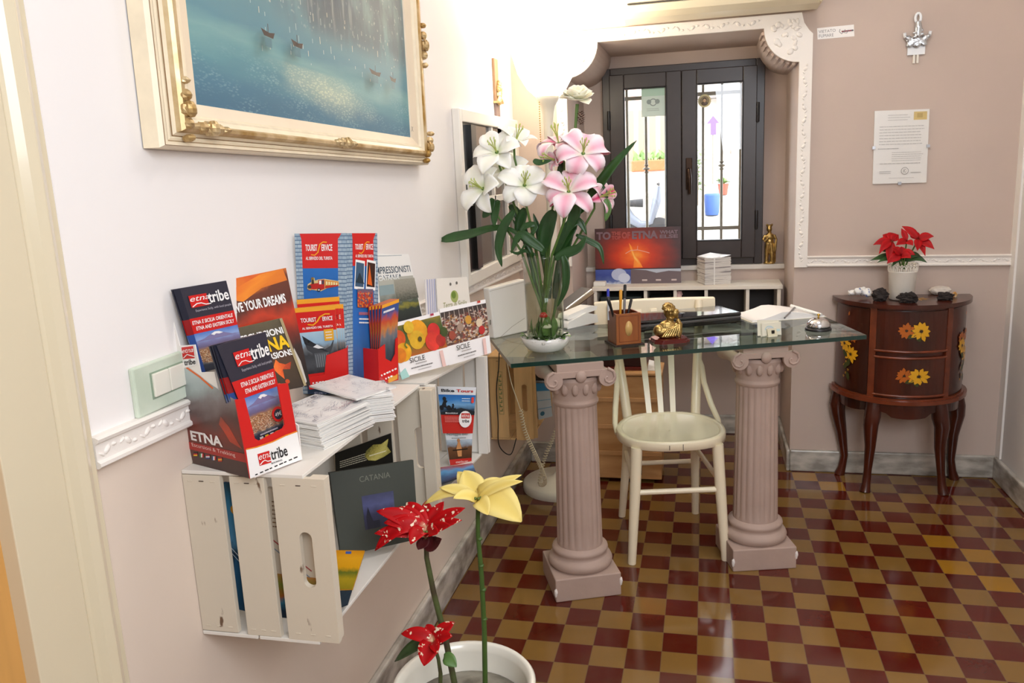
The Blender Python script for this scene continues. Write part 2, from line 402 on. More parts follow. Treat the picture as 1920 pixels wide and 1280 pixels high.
# ---------------------------------------------------------------- the setting
WX, BY, RX, NY = -0.82, 1.63, 1.235, 2.14        # left wall, back wall, right wall, back of the alcove
M_white = mat('white_plaster', '#f1ece9', .75, bump=.05, bscale=30)
M_mauve = mat('mauve_plaster', '#c8b5a9', .7, var=.03, scale=3, bump=.08, bscale=40)
M_mauve2 = mat('pale_mauve_plaster', '#e4d3c3', .7, var=.03, scale=3, bump=.06, bscale=40)
M_grey = mat('pale_grey_plaster', '#dedad6', .75, bump=.05, bscale=30)
M_trim = mat('white_moulding', '#f3ece4', .5, bump=.15, bscale=220)
M_marble = mat('grey_marble', '#cfc8bd', .25, h2='#8d877d', scale=9, stretch=(1, 1, 2.5))
def floor_mat():
    m = bpy.data.materials.new('cement_tiles'); m.use_nodes = True; nt = m.node_tree; L = nt.links; b = nt.nodes['Principled BSDF']
    geo = N(nt, 'ShaderNodeTexCoord'); mp = N(nt, 'ShaderNodeMapping'); mp.inputs['Scale'].default_value = (10, 10, 10); L.new(geo.outputs['Object'], mp.inputs[0])
    sp = N(nt, 'ShaderNodeSeparateXYZ'); L.new(mp.outputs[0], sp.inputs[0])
    def mth(op, a, b2=None, c=None):
        n = N(nt, 'ShaderNodeMath', operation=op)
        for i, x in enumerate((a, b2, c)):
            if x is None: continue
            if isinstance(x, (int, float)): n.inputs[i].default_value = x
            else: L.new(x, n.inputs[i])
        return n.outputs[0]
    fx, fy = mth('FLOOR', sp.outputs['X']), mth('FLOOR', sp.outputs['Y'])
    par = mth('FLOORED_MODULO', mth('ADD', fx, fy), 2)
    cb = N(nt, 'ShaderNodeCombineXYZ'); L.new(fx, cb.inputs[0]); L.new(fy, cb.inputs[1])
    wn = N(nt, 'ShaderNodeTexWhiteNoise', noise_dimensions='2D'); L.new(cb.outputs[0], wn.inputs['Vector'])
    def mix(f, a, b2):
        n = N(nt, 'ShaderNodeMix', data_type='RGBA')
        for k, x in (('Factor', f), ('A', a), ('B', b2)):
            if isinstance(x, (int, float)): n.inputs[k].default_value = x
            elif isinstance(x, str): n.inputs[k].default_value = lin(x)
            else: L.new(x, n.inputs[k])
        return n.outputs['Result']
    red = mix(wn.outputs['Value'], '#50130a', '#5c1a0f'); bei = mix(wn.outputs['Value'], '#7e5c2a', '#886635')
    yel = None
    for i, j in ((8, 9), (9, 8), (8, 7), (9, 6), (4, 15), (5, 14)):
        t = mth('MULTIPLY', mth('COMPARE', fx, i, .4), mth('COMPARE', fy, j, .4)); yel = t if yel is None else mth('ADD', yel, t)
    bei = mix(yel, bei, '#9c6e1e')
    col = mix(par, red, bei)
    nz = N(nt, 'ShaderNodeTexNoise'); nz.inputs['Scale'].default_value = 5; nz.inputs['Detail'].default_value = 6; L.new(mp.outputs[0], nz.inputs['Vector'])
    nz.inputs['Scale'].default_value = .8
    stain = mth('MULTIPLY', mth('SUBTRACT', nz.outputs['Fac'], .42), .55)
    col = mix(stain, col, '#644f30')
    gx = mth('ABSOLUTE', mth('SUBTRACT', mth('FRACT', sp.outputs['X']), .5)); gy = mth('ABSOLUTE', mth('SUBTRACT', mth('FRACT', sp.outputs['Y']), .5))
    g = mth('GREATER_THAN', mth('MAXIMUM', gx, gy), .487)
    col = mix(mth('MULTIPLY', g, .55), col, '#6e5a3e')
    L.new(col, b.inputs['Base Color'])
    rg = mth('MULTIPLY_ADD', nz.outputs['Fac'], .10, .05); L.new(rg, b.inputs['Roughness'])
    bp = N(nt, 'ShaderNodeBump'); bp.inputs['Strength'].default_value = .25; bp.inputs['Distance'].default_value = .001; bp.invert = True; L.new(g, bp.inputs['Height']); L.new(bp.outputs[0], b.inputs['Normal'])
    b.inputs['Specular IOR Level'].default_value = .55
    return m
M_floor = floor_mat()
MB().bb((-1.0, -3.4, -.06), (1.5, 2.4, 0), M_floor).build('floor', kind='structure', origin=(0, 0, 0))
MB().bb((-1.0, -3.4, 2.75), (1.5, 2.4, 2.85), mat('ceiling_paint', '#f4f1ec', .8)).build('ceiling', kind='structure')
RZ = lambda y: 1.02-.0245*(y+1.15)                 # height of the chair rail along the left wall
w = MB()
w.hexa([(-.95, -3.4, 0), (WX, -3.4, 0), (WX, BY, 0), (-.95, BY, 0), (-.95, -3.4, RZ(-3.4)), (WX, -3.4, RZ(-3.4)), (WX, BY, RZ(BY)), (-.95, BY, RZ(BY))], M_mauve2)
w.hexa([(-.95, -3.4, RZ(-3.4)), (WX, -3.4, RZ(-3.4)), (WX, BY, RZ(BY)), (-.95, BY, RZ(BY)), (-.95, -3.4, 2.75), (WX, -3.4, 2.75), (WX, BY, 2.75), (-.95, BY, 2.75)], M_white)
w.build('wall_left', kind='structure')
MB().bb((RX, -3.4, 0), (RX+.15, BY, 2.75), M_grey).build('wall_right', kind='structure')
MB().bb((-.95, -3.4, 0), (RX+.15, -3.25, 2.75), M_white).build('wall_front', kind='structure')
NX0, NX1, NT, NR = -.572, .392, 1.905, .14
arcL = [(NX0+NR*math.cos(a), NT+NR*math.sin(a)) for a in [(-90+90*i/10)*PI/180 for i in range(11)]]
arcR = [(NX1+NR*math.cos(a), NT+NR*math.sin(a)) for a in [(180+90*i/10)*PI/180 for i in range(11)]]
inner = [(NX0, 0)]+arcL+arcR+[(NX1, 0)]
out = [(-.95, 0)]+inner+[(RX+.15, 0), (RX+.15, 2.75), (-.95, 2.75)]
MB().poly([(x, BY, z) for x, z in out], (0, NY-BY, 0), M_mauve).build('wall_back', kind='structure')
WX0, WX1, WZ0, WZ1 = -.473, .290, .885, 1.845
w = MB()
w.bb((-.95, NY, 0), (RX, NY+.2, WZ0), M_mauve); w.bb((-.95, NY, WZ1), (RX, NY+.2, 2.75), M_mauve)
w.bb((-.95, NY, WZ0), (WX0, NY+.2, WZ1), M_mauve); w.bb((WX1, NY, WZ0), (RX, NY+.2, WZ1), M_mauve)
w.build('wall_alcove', kind='structure')
# window sill
MB().bb((NX0, 2.06, .862), (NX1, NY, .884), mat('sill_stone', '#d8d2cb', .35, var=.06, scale=12)).build('trim_sill', kind='structure', bevel=.003)
MB().bb((NX0, 2.075, .60), (NX1, NY, .862), M_mauve).build('wall_under_window', kind='structure')
# alcove moulding with its scooped corners
t = MB()
ring = [(NX0-.046, .945), (NX0, .945)]+arcL+arcR+[(NX1, .922), (NX1+.052, .922), (NX1+.05, 1.87), (NX1+.035, 1.885), (NX1+.015, 1.915), (NX1+.005, 1.955), (NX0-.046, 1.955)]
t.poly([(x, BY-.016, z) for x, z in ring], (0, .016, 0), M_trim)
def relief(t, a, b, step, r, nrm):                 # carved running ornament: leaf, bead, leaf
    a, b = V(a), V(b); L = (b-a).length; d = (b-a)/L; nrm = V(nrm); s = d.cross(nrm); n = int(L/step)
    R = Matrix((d, s, nrm)).transposed()
    for i in range(n):
        c = a+d*(L*(i+.5)/n); k = 1 if i % 2 else -1
        t.ell(c, (step*.20, r*.35, .0032), M_trim, 8, 5, R @ Matrix.Rotation(.7*k, 3, 'Z'))
        t.ell(c+d*step*.33+s*(r*.3*k), (step*.12, r*.22, .0036), M_trim, 7, 5, R)
        t.ell(c-d*step*.28-s*(r*.3*k), (step*.16, r*.14, .003), M_trim, 7, 5, R @ Matrix.Rotation(-.6*k, 3, 'Z'))
relief(t, (NX0-.023, BY-.016, .96), (NX0-.023, BY-.016, 1.76), .05, .02, (0, -1, 0))
relief(t, (NX1+.024, BY-.016, .94), (NX1+.024, BY-.016, 1.76), .05, .02, (0, -1, 0))
relief(t, (-.43, BY-.016, 1.93), (.24, BY-.016, 1.93), .06, .022, (0, -1, 0))
for q, (cx, sg) in enumerate(((NX0, 1), (NX1, -1))):
    for i in range(26):
        a, rr = random.uniform(0, PI/2), random.uniform(.01, .125)
        t.ell((cx+sg*rr*math.cos(a), BY-.016, NT-rr*math.sin(a)+.02), (random.uniform(.006, .016), .004, random.uniform(.005, .014)), M_trim, 7, 5, Matrix.Rotation(random.uniform(0, 3), 3, 'Y'))
for i in range(9):                                  # ribs under the right scoop
    a = PI+PI/2*(i+.7)/9.5
    c = V((NX1+(NR+.004)*math.cos(a), BY+.10, NT+(NR+.004)*math.sin(a)))
    t.box(c, (.010, .17, .012), M_mauve, M=Matrix.Rotation(-a, 3, 'Y'))
t.build('trim_alcove', kind='structure')
# chair rails
def rail(name, a, b, nrm, h=.046):
    a, b = V(a), V(b); t = MB(); nrm = V(nrm); d = (b-a); up = V((0, 0, 1))
    prof = [(0, -h/2), (.012, -h/2), (.016, -h/2+.003), (.016, -h/2+.008), (.011, -h/2+.011), (.011, h/2-.011), (.016, h/2-.008), (.018, h/2-.003), (.012, h/2), (0, h/2)]
    t.poly([a+nrm*x+up*z for x, z in prof], d, M_trim)
    relief(t, a+nrm*.0108, b+nrm*.0108, .044, .014, nrm)
    return t.build(name, kind='structure')
rail('trim_left', (WX, -1.145, RZ(-1.145)), (WX, BY, RZ(BY)), (1, 0, 0))
rail('trim_back', (NX1+.05, BY, .946), (RX, BY, .937), (0, -1, 0))
MB().bb((RX-.008, BY-.055, .10), (RX, BY, 2.75), mat('white_corner', '#efeae4', .6)).build('trim_corner', kind='structure')
# marble skirting
for nm, a, b in (('baseboard_left', (WX, -1.14, 0), (WX+.02, BY, .115)), ('baseboard_back', (NX1, BY-.018, 0), (RX, BY, .10)), ('baseboard_right', (RX-.018, -3.2, 0), (RX, BY-.018, .10)),
                 ('baseboard_alcove_right', (NX1-.015, BY-.018, 0), (NX1, NY, .10)), ('baseboard_alcove', (NX0, NY-.016, 0), (NX1-.015, NY, .10)), ('baseboard_corner', (WX+.02, BY-.018, 0), (NX0, BY, .10))):
    MB().bb(a, b, M_marble).build(nm, kind='structure', bevel=.006)
# door casing at the near end of the left wall, with its stepped profile
M_case = mat('cream_gloss_paint', '#dccfb2', .22, bump=.03, bscale=15, coat=.3)
prof = [(WX, -1.147), (WX+.010, -1.147), (WX+.014, -1.152), (WX+.014, -1.172), (WX+.030, -1.178), (WX+.038, -1.192), (WX+.034, -1.206), (WX+.026, -1.214), (WX+.022, -1.222), (WX+.030, -1.226), (WX+.034, -1.232), (WX+.034, -1.32), (WX, -1.32)]
MB().poly([(x, y, 0) for x, y in prof], (0, 0, 2.3), M_case, False).build('trim_door_casing', kind='structure', bevel=.0015)
MB().bb((WX-.02, -2.1, 0), (WX+.012, -1.32, 2.2), mat('door_pine', '#cf9a55', .4, var=.12, scale=6, stretch=(1, 4, .3))).build('door_1', kind='structure')
h = MB(); h.lathe([(.0001, 0), (.0042, 0), (.0042, .002), (.002, .0035), (.0001, .0035)], at_x(217, 1171, WX), mat('black_metal', '#161314', .4), 12, (1, 0, 0))
h.build('wall_screw', label='tiny black screw head in the bare wall near the door casing', cat='screw')

# ---------------------------------------------------------------- window and what is outside it
M_win = mat('anthracite_frame', '#382f2d', .34, var=.06, scale=20)
wy = NY-.03
wd = thing('window_1', ((WX0+WX1)/2, wy, WZ0), None, None); tag(wd, kind='structure')
def ring_(mb, x0, z0, x1, z1, l, r, b, t_, y0, y1, m):
    mb.bb((x0, y0, z0), (x0+l, y1, z1), m); mb.bb((x1-r, y0, z0), (x1, y1, z1), m); mb.bb((x0+l, y0, z0), (x1-r, y1, z0+b), m); mb.bb((x0+l, y0, z1-t_), (x1-r, y1, z1), m)
f = MB(); f.bb((-.112, NY-.011, WZ0+.03), (-.073, NY+.01, WZ1-.03), M_win); ring_(f, WX0, WZ0, WX1, WZ1, .04, .04, .045, .04, NY-.045, NY+.02, M_win); f.build('window_frame', wd, bevel=.003)
M_pane = clear_glass('window_pane', '#fbfdff')
for (x0, x1, p0, p1) in ((-.436, -.0935, -.366, -.164), (-.0915, .254, -.022, .190)):
    c = MB(); ring_(c, x0, .918, x1, 1.812, p0-x0, x1-p1, 1.005-.918, 1.812-1.744, NY-.07, NY-.012, M_win)
    ring_(c, p0-.004, 1.001, p1+.004, 1.748, .008, .008, .008, .008, NY-.072, NY-.05, mat('dark_bead', '#1c191a', .4))
    cs = c.build('casement', wd, bevel=.0035)
    MB().bb((p0, NY-.045, 1.005), (p1, NY-.040, 1.744), M_pane).build('pane', cs)
    for z in (1.60, 1.10):
        xx = x0-.004 if x0 < -.2 else x1+.004
        MB().lathe([(.007, -.045), (.008, -.04), (.008, .04), (.007, .045)], (xx, NY-.075, z), mat('dark_bead', '#1c191a', .4), 10).build('hinge', cs)
h = MB(); M_brz = mat('dark_bronze', '#3a2a20', .3, metal=.8)
h.box((-.058, NY-.075, 1.33), (.030, .010, .15), M_brz); h.tube([(-.058, NY-.078, 1.35), (-.058, NY-.115, 1.35), (-.056, NY-.118, 1.31), (-.054, NY-.115, 1.235)], [.010, .010, .012, .008], M_brz, 8)
h.build('window_handle', wd, bevel=.004)
s = Sheet((-.283, NY-.0475, 1.742), (-.172, NY-.0475, 1.742), (-.172, NY-.0475, 1.610), (-.283, NY-.0475, 1.610), .001, flat('#d8ebe2'))
s.rect(0, .72, 1, 1, flat('#b9dcc9')).disc(.5, .5, .16, flat('#93a3a0')).disc(.5, .5, .12, flat('#dcebe4')).disc(.32, .52, .10, flat('#93a3a0')).disc(.68, .52, .10, flat('#93a3a0')).scribble(.22, .18, .78, .30, 2, flat('#a9b8b2'), .3, 3)
s.build('window_sticker', label='pale green rectangular notice stuck on the left window pane', cat='sticker')
s = MB(); c = at_y(1321, 189, NY-.048); yv = V((0, -1, 0))
s.lathe([(.030, 0), (.030, .001)], c, flat('#cfc48e'), 28, yv); s.lathe([(.022, .0012), (.022, .0016)], c, flat('#8d7a52'), 24, yv)
s.ell(c+V((0, -.002, -.012)), (.014, .0008, .010), flat('#5a4634')); s.ell(c+V((0, -.0025, .002)), (.007, .0008, .009), flat('#d8b48c')); s.ell(c+V((0, -.0022, .006)), (.009, .0008, .009), flat('#46382c'))
s.build('round_sticker', label='small round sticker with a portrait on the right window pane', cat='sticker')
g = thing('window_grille', (-.09, NY+.16, .95), 'thin grey iron bars outside the window panes', 'window bars')
M_iron = mat('grey_iron', '#8a8270', .5, metal=.2)
for u in (1177, 1212, 1249, 1318, 1353, 1388):
    x = at_y(u, 300, NY+.16).x
    b = MB(); b.tube([(x, NY+.16, .90), (x, NY+.16, 1.86)], .0075, M_iron, 8)
    if u in (1212, 1353):
        for z, r in ((1.345, .012), (1.362, .019), (1.38, .012)): b.ell((x, NY+.16, z), (r, r, .008), M_iron, 10, 6)
    b.build('bar', g)
for z in (1.048, 1.715):
    MB().bb((-.50, NY+.152, z-.009), (.34, NY+.168, z+.009), M_iron).build('crossbar', g)
GS = lambda y: .80+max(0, y-3.4)*.25                # the street outside climbs away from the window
g_ = MB(); M_st = mat('street_stone', '#b9b4aa', .8, var=.1)
g_.hexa([(-1.6, 2.42, 0), (2.2, 2.42, 0), (2.2, 3.4, 0), (-1.6, 3.4, 0), (-1.6, 2.42, .78), (2.2, 2.42, .78), (2.2, 3.4, .80), (-1.6, 3.4, .80)], M_st)
g_.hexa([(-1.6, 3.4, 0), (2.2, 3.4, 0), (2.2, 6.2, 0), (-1.6, 6.2, 0), (-1.6, 3.4, .80), (2.2, 3.4, .80), (2.2, 6.2, 1.5), (-1.6, 6.2, 1.5)], M_st); g_.build('ground_outside', kind='structure')
MB().bb((-1.6, 5.2, .9), (-.12, 5.4, 3.6), mat('salmon_facade', '#dba68e', .8, var=.08)).build('wall_house_outside', kind='structure')
w_ = MB(); w_.bb((-.12, 6.0, .9), (2.2, 6.2, 4.2), mat('pale_facade', '#b4b0a8', .8, var=.12)); w_.bb((-.12, 5.88, 1.95), (2.2, 6.0, 2.0), mat('facade_band', '#7d7a76', .8)); w_.bb((.25, 5.97, 1.3), (.42, 6.0, 1.80), mat('facade_door', '#8f9a94', .7)); w_.build('wall_house_far', kind='structure')
MB().bb((-1.2, 4.0, .85), (-.12, 4.2, 1.338), mat('rough_stone', '#a0968a', .9, var=.25, scale=14)).build('wall_garden', kind='structure')
M_gleaf = mat('garden_leaf', '#6f8f4a', .6)
pl = thing('flower_trough', (-.4, 4.08, 1.338), 'terracotta flower trough on the garden wall seen through the left pane', 'planter')
MB().bb((-.50, 3.99, 1.338), (-.19, 4.15, 1.415), mat('terracotta', '#b8643c', .8, var=.1)).build('trough', pl, bevel=.008)
f = MB(); rn = random.Random(5)
for i in range(70):
    a = rn.uniform(0, 6.28); f.petal((rn.uniform(-.49, -.20), rn.uniform(4.01, 4.13), 1.41), (math.cos(a)*.6, math.sin(a)*.6, 1), (0, -1, .2), rn.uniform(.03, .10), .012, M_gleaf, .8)
f.build('foliage', pl)
fe = thing('slat_fence', (-.5, 4.6, 1.1), 'brown slatted fence behind the flower trough outside', 'fence')
for i in range(7): MB().bb((-.75+i*.085, 4.6, GS(4.6)), (-.70+i*.085, 4.62, 1.80), mat('brown_slat', '#9c7a66', .7)).build('slat', fe)
z = GS(4.2); b = MB(); b.lathe([(.045, 0), (.052, .02), (.056, .14), (.052, .155), (.0, .157)], (.066, 4.2, z), mat('blue_barrel', '#3a5a9a', .5), 20); b.build('barrel', label='blue barrel on the pavement seen through the right pane', cat='barrel')
z = GS(4.7); p = thing('outdoor_potted_plant', (.155, 4.7, z), 'leafy plant in a red pot outside the right pane', 'potted plant')
MB().lathe([(.03, 0), (.042, .08), (.044, .085), (.0, .082)], (.155, 4.7, z), mat('red_pot', '#b5523f', .7), 18).build('pot', p)
f = MB()
for i in range(40):
    a = rn.uniform(0, 6.28); f.petal((.155, 4.7, z+.08), (math.cos(a), math.sin(a), rn.uniform(.5, 2)), (0, 0, 1), rn.uniform(.05, .10), .012, M_gleaf, 1.0)
f.build('foliage', p)
z = GS(4.45); p = thing('outdoor_bush', (-.045, 4.45, z), 'pale green bush outside at the left edge of the right pane', 'bush')
f = MB(); f.tube([(-.045, 4.45, z-.02), (-.045, 4.45, z+.3)], .012, mat('bark', '#6b5a48', .8)); f.build('stem', p)
f = MB()
for i in range(90):
    a = rn.uniform(0, 6.28); zz = rn.uniform(z+.12, z+.42); f.petal((-.045+rn.uniform(-.05, .05), 4.45, zz), (math.cos(a), math.sin(a), rn.uniform(-.3, 1)), (0, 0, 1), rn.uniform(.05, .10), .016, mat('pale_garden_leaf', '#a9b894', .6), .8)
f.build('foliage', p)
q = at_y(1337, 236, 5.0); f = MB(); f.poly([q+V(p_) for p_ in ((-.02, 0, -.07), (.025, 0, -.07), (.025, 0, .02), (.05, 0, .02), (.0, 0, .08), (-.05, 0, .02), (-.02, 0, .02))], (0, .01, 0), mat('purple_cloth', '#6f55b4', .7))
f.tube([(q.x, 5.02, GS(5.0)), (q.x, 5.02, q.z+.05)], .006, M_iron); f.build('arrow_sign', label='small purple arrow sign on a post outside the right pane', cat='sign')
zy = GS(3.7); sx0 = -.40
sc = thing('parked_scooter', (sx0, 3.7, zy), 'dark parked scooter by the garden wall outside', 'scooter')
K = lambda x, y, z: V((sx0+(x+.38)*.42, 3.7+(y-3.7)*.42, zy+z*.42))
for x in (-.62, -.12):
    MB().lathe([(.042, -.013), (.071, -.013), (.076, 0), (.071, .013), (.042, .013)], K(x, 3.7, .18), mat('tyre', '#33302f', .8), 24, (0, 1, 0)).build('wheel', sc)
MB().tube([K(*p_) for p_ in ((-.66, 3.7, .55), (-.60, 3.7, .36), (-.42, 3.7, .24), (-.25, 3.7, .28), (-.16, 3.7, .62), (-.12, 3.7, .86))], [.02, .038, .03, .02, .03, .013], mat('scooter_paint', '#6c6f78', .3)).build('body', sc)
MB().tube([K(-.70, 3.7, .60), K(-.38, 3.7, .60)], [.02, .03], mat('tyre', '#33302f', .8), 10).build('seat', sc)
MB().tube([K(-.13, 3.5, .90), K(-.12, 3.7, .88), K(-.13, 3.9, .90)], .006, mat('tyre', '#33302f', .8), 8).build('handlebar', sc)
# ---------------------------------------------------------------- left wall: painting, switch, glazed cabinet, slim hanging
M_cream = mat('cream_frame', '#efe0c3', .4, var=.06, scale=30)
M_gold = mat('worn_gold', '#a8823f', .42, metal=.55, h2='#d9c39a', scale=18)
M_pal = mat('pale_liner', '#e8d7bd', .5, var=.04)
p = thing('framed_painting', (WX, -.25, 1.41), 'large painting of a misty blue harbour in a cream and gold frame', 'painting')
Y0, Y1, Z0, Z1 = -.944, .318, 1.424, 2.02
xf = WX
def frame_side(mb, prof, m):
    # prof: list of (inset, height off wall); swept round the rectangle
    k = len(prof); vs = []
    for (y, z, sy, sz) in ((Y0, Z0, 1, 1), (Y1, Z0, -1, 1), (Y1, Z1, -1, -1), (Y0, Z1, 1, -1)):
        for d, h in prof: vs.append((xf+h, y+sy*d, z+sz*d*.64))
    fs = [(c*k+i, ((c+1) % 4)*k+i, ((c+1) % 4)*k+i+1, c*k+i+1) for c in range(4) for i in range(k-1)]
    mb.add(vs, fs, m)
f = MB(); frame_side(f, [(0, .002), (0, .030), (.006, .036), (.014, .036), (.017, .032), (.024, .034), (.030, .032)], M_cream)
M_aline = mat('antique_line', '#8a6a44', .6); frame_side(f, [(.0168, .0335), (.0182, .0335)], M_aline); frame_side(f, [(.0058, .0362), (.0070, .0368)], M_aline); frame_side(f, [(.0285, .0335), (.0305, .0340)], M_aline)
f.build('frame', p)
f = MB(); frame_side(f, [(.038, .036), (.041, .043), (.046, .048), (.055, .048), (.060, .044)], M_gold); f.build('gold_bead', p)
f = MB(); frame_side(f, [(.030, .032), (.038, .036)], M_cream); frame_side(f, [(.060, .044), (.072, .040), (.076, .040), (.080, .034), (.084, .034)], M_cream); f.build('inner_moulding', p)
f = MB(); frame_side(f, [(.084, .034), (.115, .026), (.117, .022)], M_pal); f.build('liner', p)
def gadroon(name, c, s, along):
    o = MB(); c = V(c)
    for i in range(5):
        u = (i-2)/2; q = c + V(along)*(u*.055*s)
        o.ell(q+V((.004, 0, 0)), (.012, .016*s*(1.1-abs(u)*.5), .013*s*(1.2-abs(u)*.6)), M_gold, 10, 6, jit=.25, seed=i)
    o.ell(c+V((.012, 0, 0)), (.010, .014*s, .016*s), M_gold, 10, 6, jit=.2, seed=9)
    o.build(name, p)
for yy, zz, sc, al in ((Y0+.055, Z0+.06, .8, (0, 0, 1)), (Y0+.115, Z0+.034, .8, (0, 1, 0)), (-.30, Z0+.035, .8, (0, 1, 0)), (Y1-.03, Z0+.05, .9, (0, .5, .8)), (Y1-.025, 1.76, 1.0, (0, 0, 1)), (Y0+.05, Z1-.09, .8, (0, 0, 1)), (Y1-.05, Z1-.05, .9, (0, .6, .6))):
    gadroon('ornament', (xf+.042, yy, zz), sc, al)
def sea_mat():
    m = bpy.data.materials.new('painted_harbour'); m.use_nodes = True; nt = m.node_tree; L = nt.links; b = nt.nodes['Principled BSDF']; b.inputs['Roughness'].default_value = .4
    tc = N(nt, 'ShaderNodeTexCoord'); sp = N(nt, 'ShaderNodeSeparateXYZ'); L.new(tc.outputs['UV'], sp.inputs[0])
    def mth(op, a, b2=None, c=None):
        n = N(nt, 'ShaderNodeMath', operation=op); n.use_clamp = op == 'CLAMP'
        for i, x in enumerate((a, b2, c)):
            if x is None: continue
            if isinstance(x, (int, float)): n.inputs[i].default_value = x
            else: L.new(x, n.inputs[i])
        return n.outputs[0]
    def mix(f, a, b2, blend='MIX'):
        n = N(nt, 'ShaderNodeMix', data_type='RGBA'); n.blend_type = blend
        for k, x in (('Factor', f), ('A', a), ('B', b2)):
            if isinstance(x, (int, float)): n.inputs[k].default_value = x
            elif isinstance(x, str): n.inputs[k].default_value = lin(x)
            else: L.new(x, n.inputs[k])
        return n.outputs['Result']
    def rng(v, a, b2):
        n = N(nt, 'ShaderNodeMapRange'); n.interpolation_type = 'SMOOTHSTEP'; L.new(v, n.inputs[0]); n.inputs[1].default_value = a; n.inputs[2].default_value = b2; return n.outputs[0]
    def nse(sc, st=(1, 1, 1), det=5):
        mp = N(nt, 'ShaderNodeMapping'); mp.inputs['Scale'].default_value = st; L.new(tc.outputs['UV'], mp.inputs[0]); n = N(nt, 'ShaderNodeTexNoise'); n.inputs['Scale'].default_value = sc; n.inputs['Detail'].default_value = det; L.new(mp.outputs[0], n.inputs['Vector']); return n.outputs['Fac']
    x, y = sp.outputs['X'], sp.outputs['Y']
    w1 = mth('MULTIPLY_ADD', nse(3, (1, 2.5, 1)), .22, mth('MULTIPLY_ADD', x, .08, mth('SUBTRACT', y, .06))); rp = N(nt, 'ShaderNodeValToRGB'); el = rp.color_ramp.elements
    st = [(.02, '#3f6a84'), (.16, '#4a7a90'), (.26, '#5d929c'), (.34, '#7ba8a8'), (.42, '#5f8f9c'), (.55, '#6a949c'), (.8, '#8eaaa8')]
    while len(el) < len(st): el.new(.5)
    for e, (p_, h) in zip(el, st): e.position = p_; e.color = lin(h)
    L.new(w1, rp.inputs[0]); col = rp.outputs['Color']
    vo = N(nt, 'ShaderNodeTexVoronoi'); vo.inputs['Scale'].default_value = 62; mp = N(nt, 'ShaderNodeMapping'); mp.inputs['Scale'].default_value = (1.5, 1.9, 1); mp.inputs['Rotation'].default_value = (0, 0, .3); L.new(tc.outputs['UV'], mp.inputs[0]); L.new(mp.outputs[0], vo.inputs['Vector'])
    near = mth('SUBTRACT', 1, rng(y, .20, .27))
    pv = mth('MULTIPLY', mth('MULTIPLY', rng(vo.outputs['Distance'], .55, .12), near), mth('MULTIPLY', rng(nse(9), .40, .66), .5)); col = mix(pv, col, '#9fc0c4')
    dx = mth('SUBTRACT', x, .50); dy = mth('MULTIPLY', mth('ADD', mth('SUBTRACT', y, .16), mth('MULTIPLY', dx, .22)), 2.2)
    gl = mth('SUBTRACT', 1, rng(mth('MULTIPLY_ADD', nse(8), .22, mth('SQRT', mth('ADD', mth('MULTIPLY', dx, dx), mth('MULTIPLY', dy, dy)))), .10, .42))
    top = mth('SUBTRACT', 1, rng(mth('MULTIPLY_ADD', x, .02, y), .245, .262))
    col = mix(mth('MULTIPLY', mth('MULTIPLY', gl, top), mth('MULTIPLY_ADD', rng(vo.outputs['Distance'], .6, .1), .45, .5)), col, '#d9dfbe')
    town = mth('MULTIPLY', rng(y, .36, .50), mth('MULTIPLY', rng(x, .22, .45), .75))
    col = mix(mth('MULTIPLY', town, rng(nse(6, (3.0, .55, 1), 4), .30, .60)), col, '#5f6c74')
    col = mix(mth('MULTIPLY', mth('MULTIPLY', town, rng(nse(26, (2.5, 1, 1), 2), .62, .70)), .6), col, '#c8d2cc')
    dome = mth('MULTIPLY', mth('SUBTRACT', 1, rng(mth('ABSOLUTE', mth('SUBTRACT', mth('MULTIPLY_ADD', nse(11, (1, .5, 1), 4), .12, x), .60)), .02, .22)), rng(y, .40, .60)); col = mix(mth('MULTIPLY', dome, .75), col, '#56626c')
    ln = mth('MULTIPLY', mth('MULTIPLY', dome, rng(nse(40, (1.6, .10, 1), 2), .52, .66)), .55); col = mix(ln, col, '#a9b4b4')
    L.new(col, b.inputs['Base Color']); return m
M_sea = sea_mat()
a = .116
az = a*.64
c = Sheet((xf+.022, Y0+a, Z1-az), (xf+.022, Y1-a, Z1-az), (xf+.022, Y1-a, Z0+az), (xf+.022, Y0+a, Z0+az), .006, M_pal)
c.rect(0, 0, 1, 1, M_sea)
dk = flat('#5f6f74'); bn = flat('#4f4440')
rn = random.Random(4)
for i in range(70):                                 # window lights and their reflections
    x = rn.uniform(.16, .92); y = rn.uniform(.26, .52); hh = rn.uniform(.006, .035)
    c.rect(x, y, x+.002, y+hh, flat(rn.choice(['#cfd9cf', '#b9ccc8', '#dcd8c0'])))
for x, y, wq in ((.20, .345, .05), (.31, .342, .05), (.69, .33, .075), (.82, .325, .045)):
    c.poly([(x, y), (x+wq*.2, y-.026), (x+wq*.85, y-.030), (x+wq, y-.004), (x+wq*.6, y-.010)], bn); c.line([(x+wq*.5, y-.01), (x+wq*.52, y+.025)], .0012, bn); c.rect(x+wq*.2, y-.07, x+wq*.7, y-.032, flat('#5f868e'))
c.text('X', .955, .03, .97, .06, bn)
c.build('canvas', p)
p.rotation_euler = (-.0235, 0, 0)

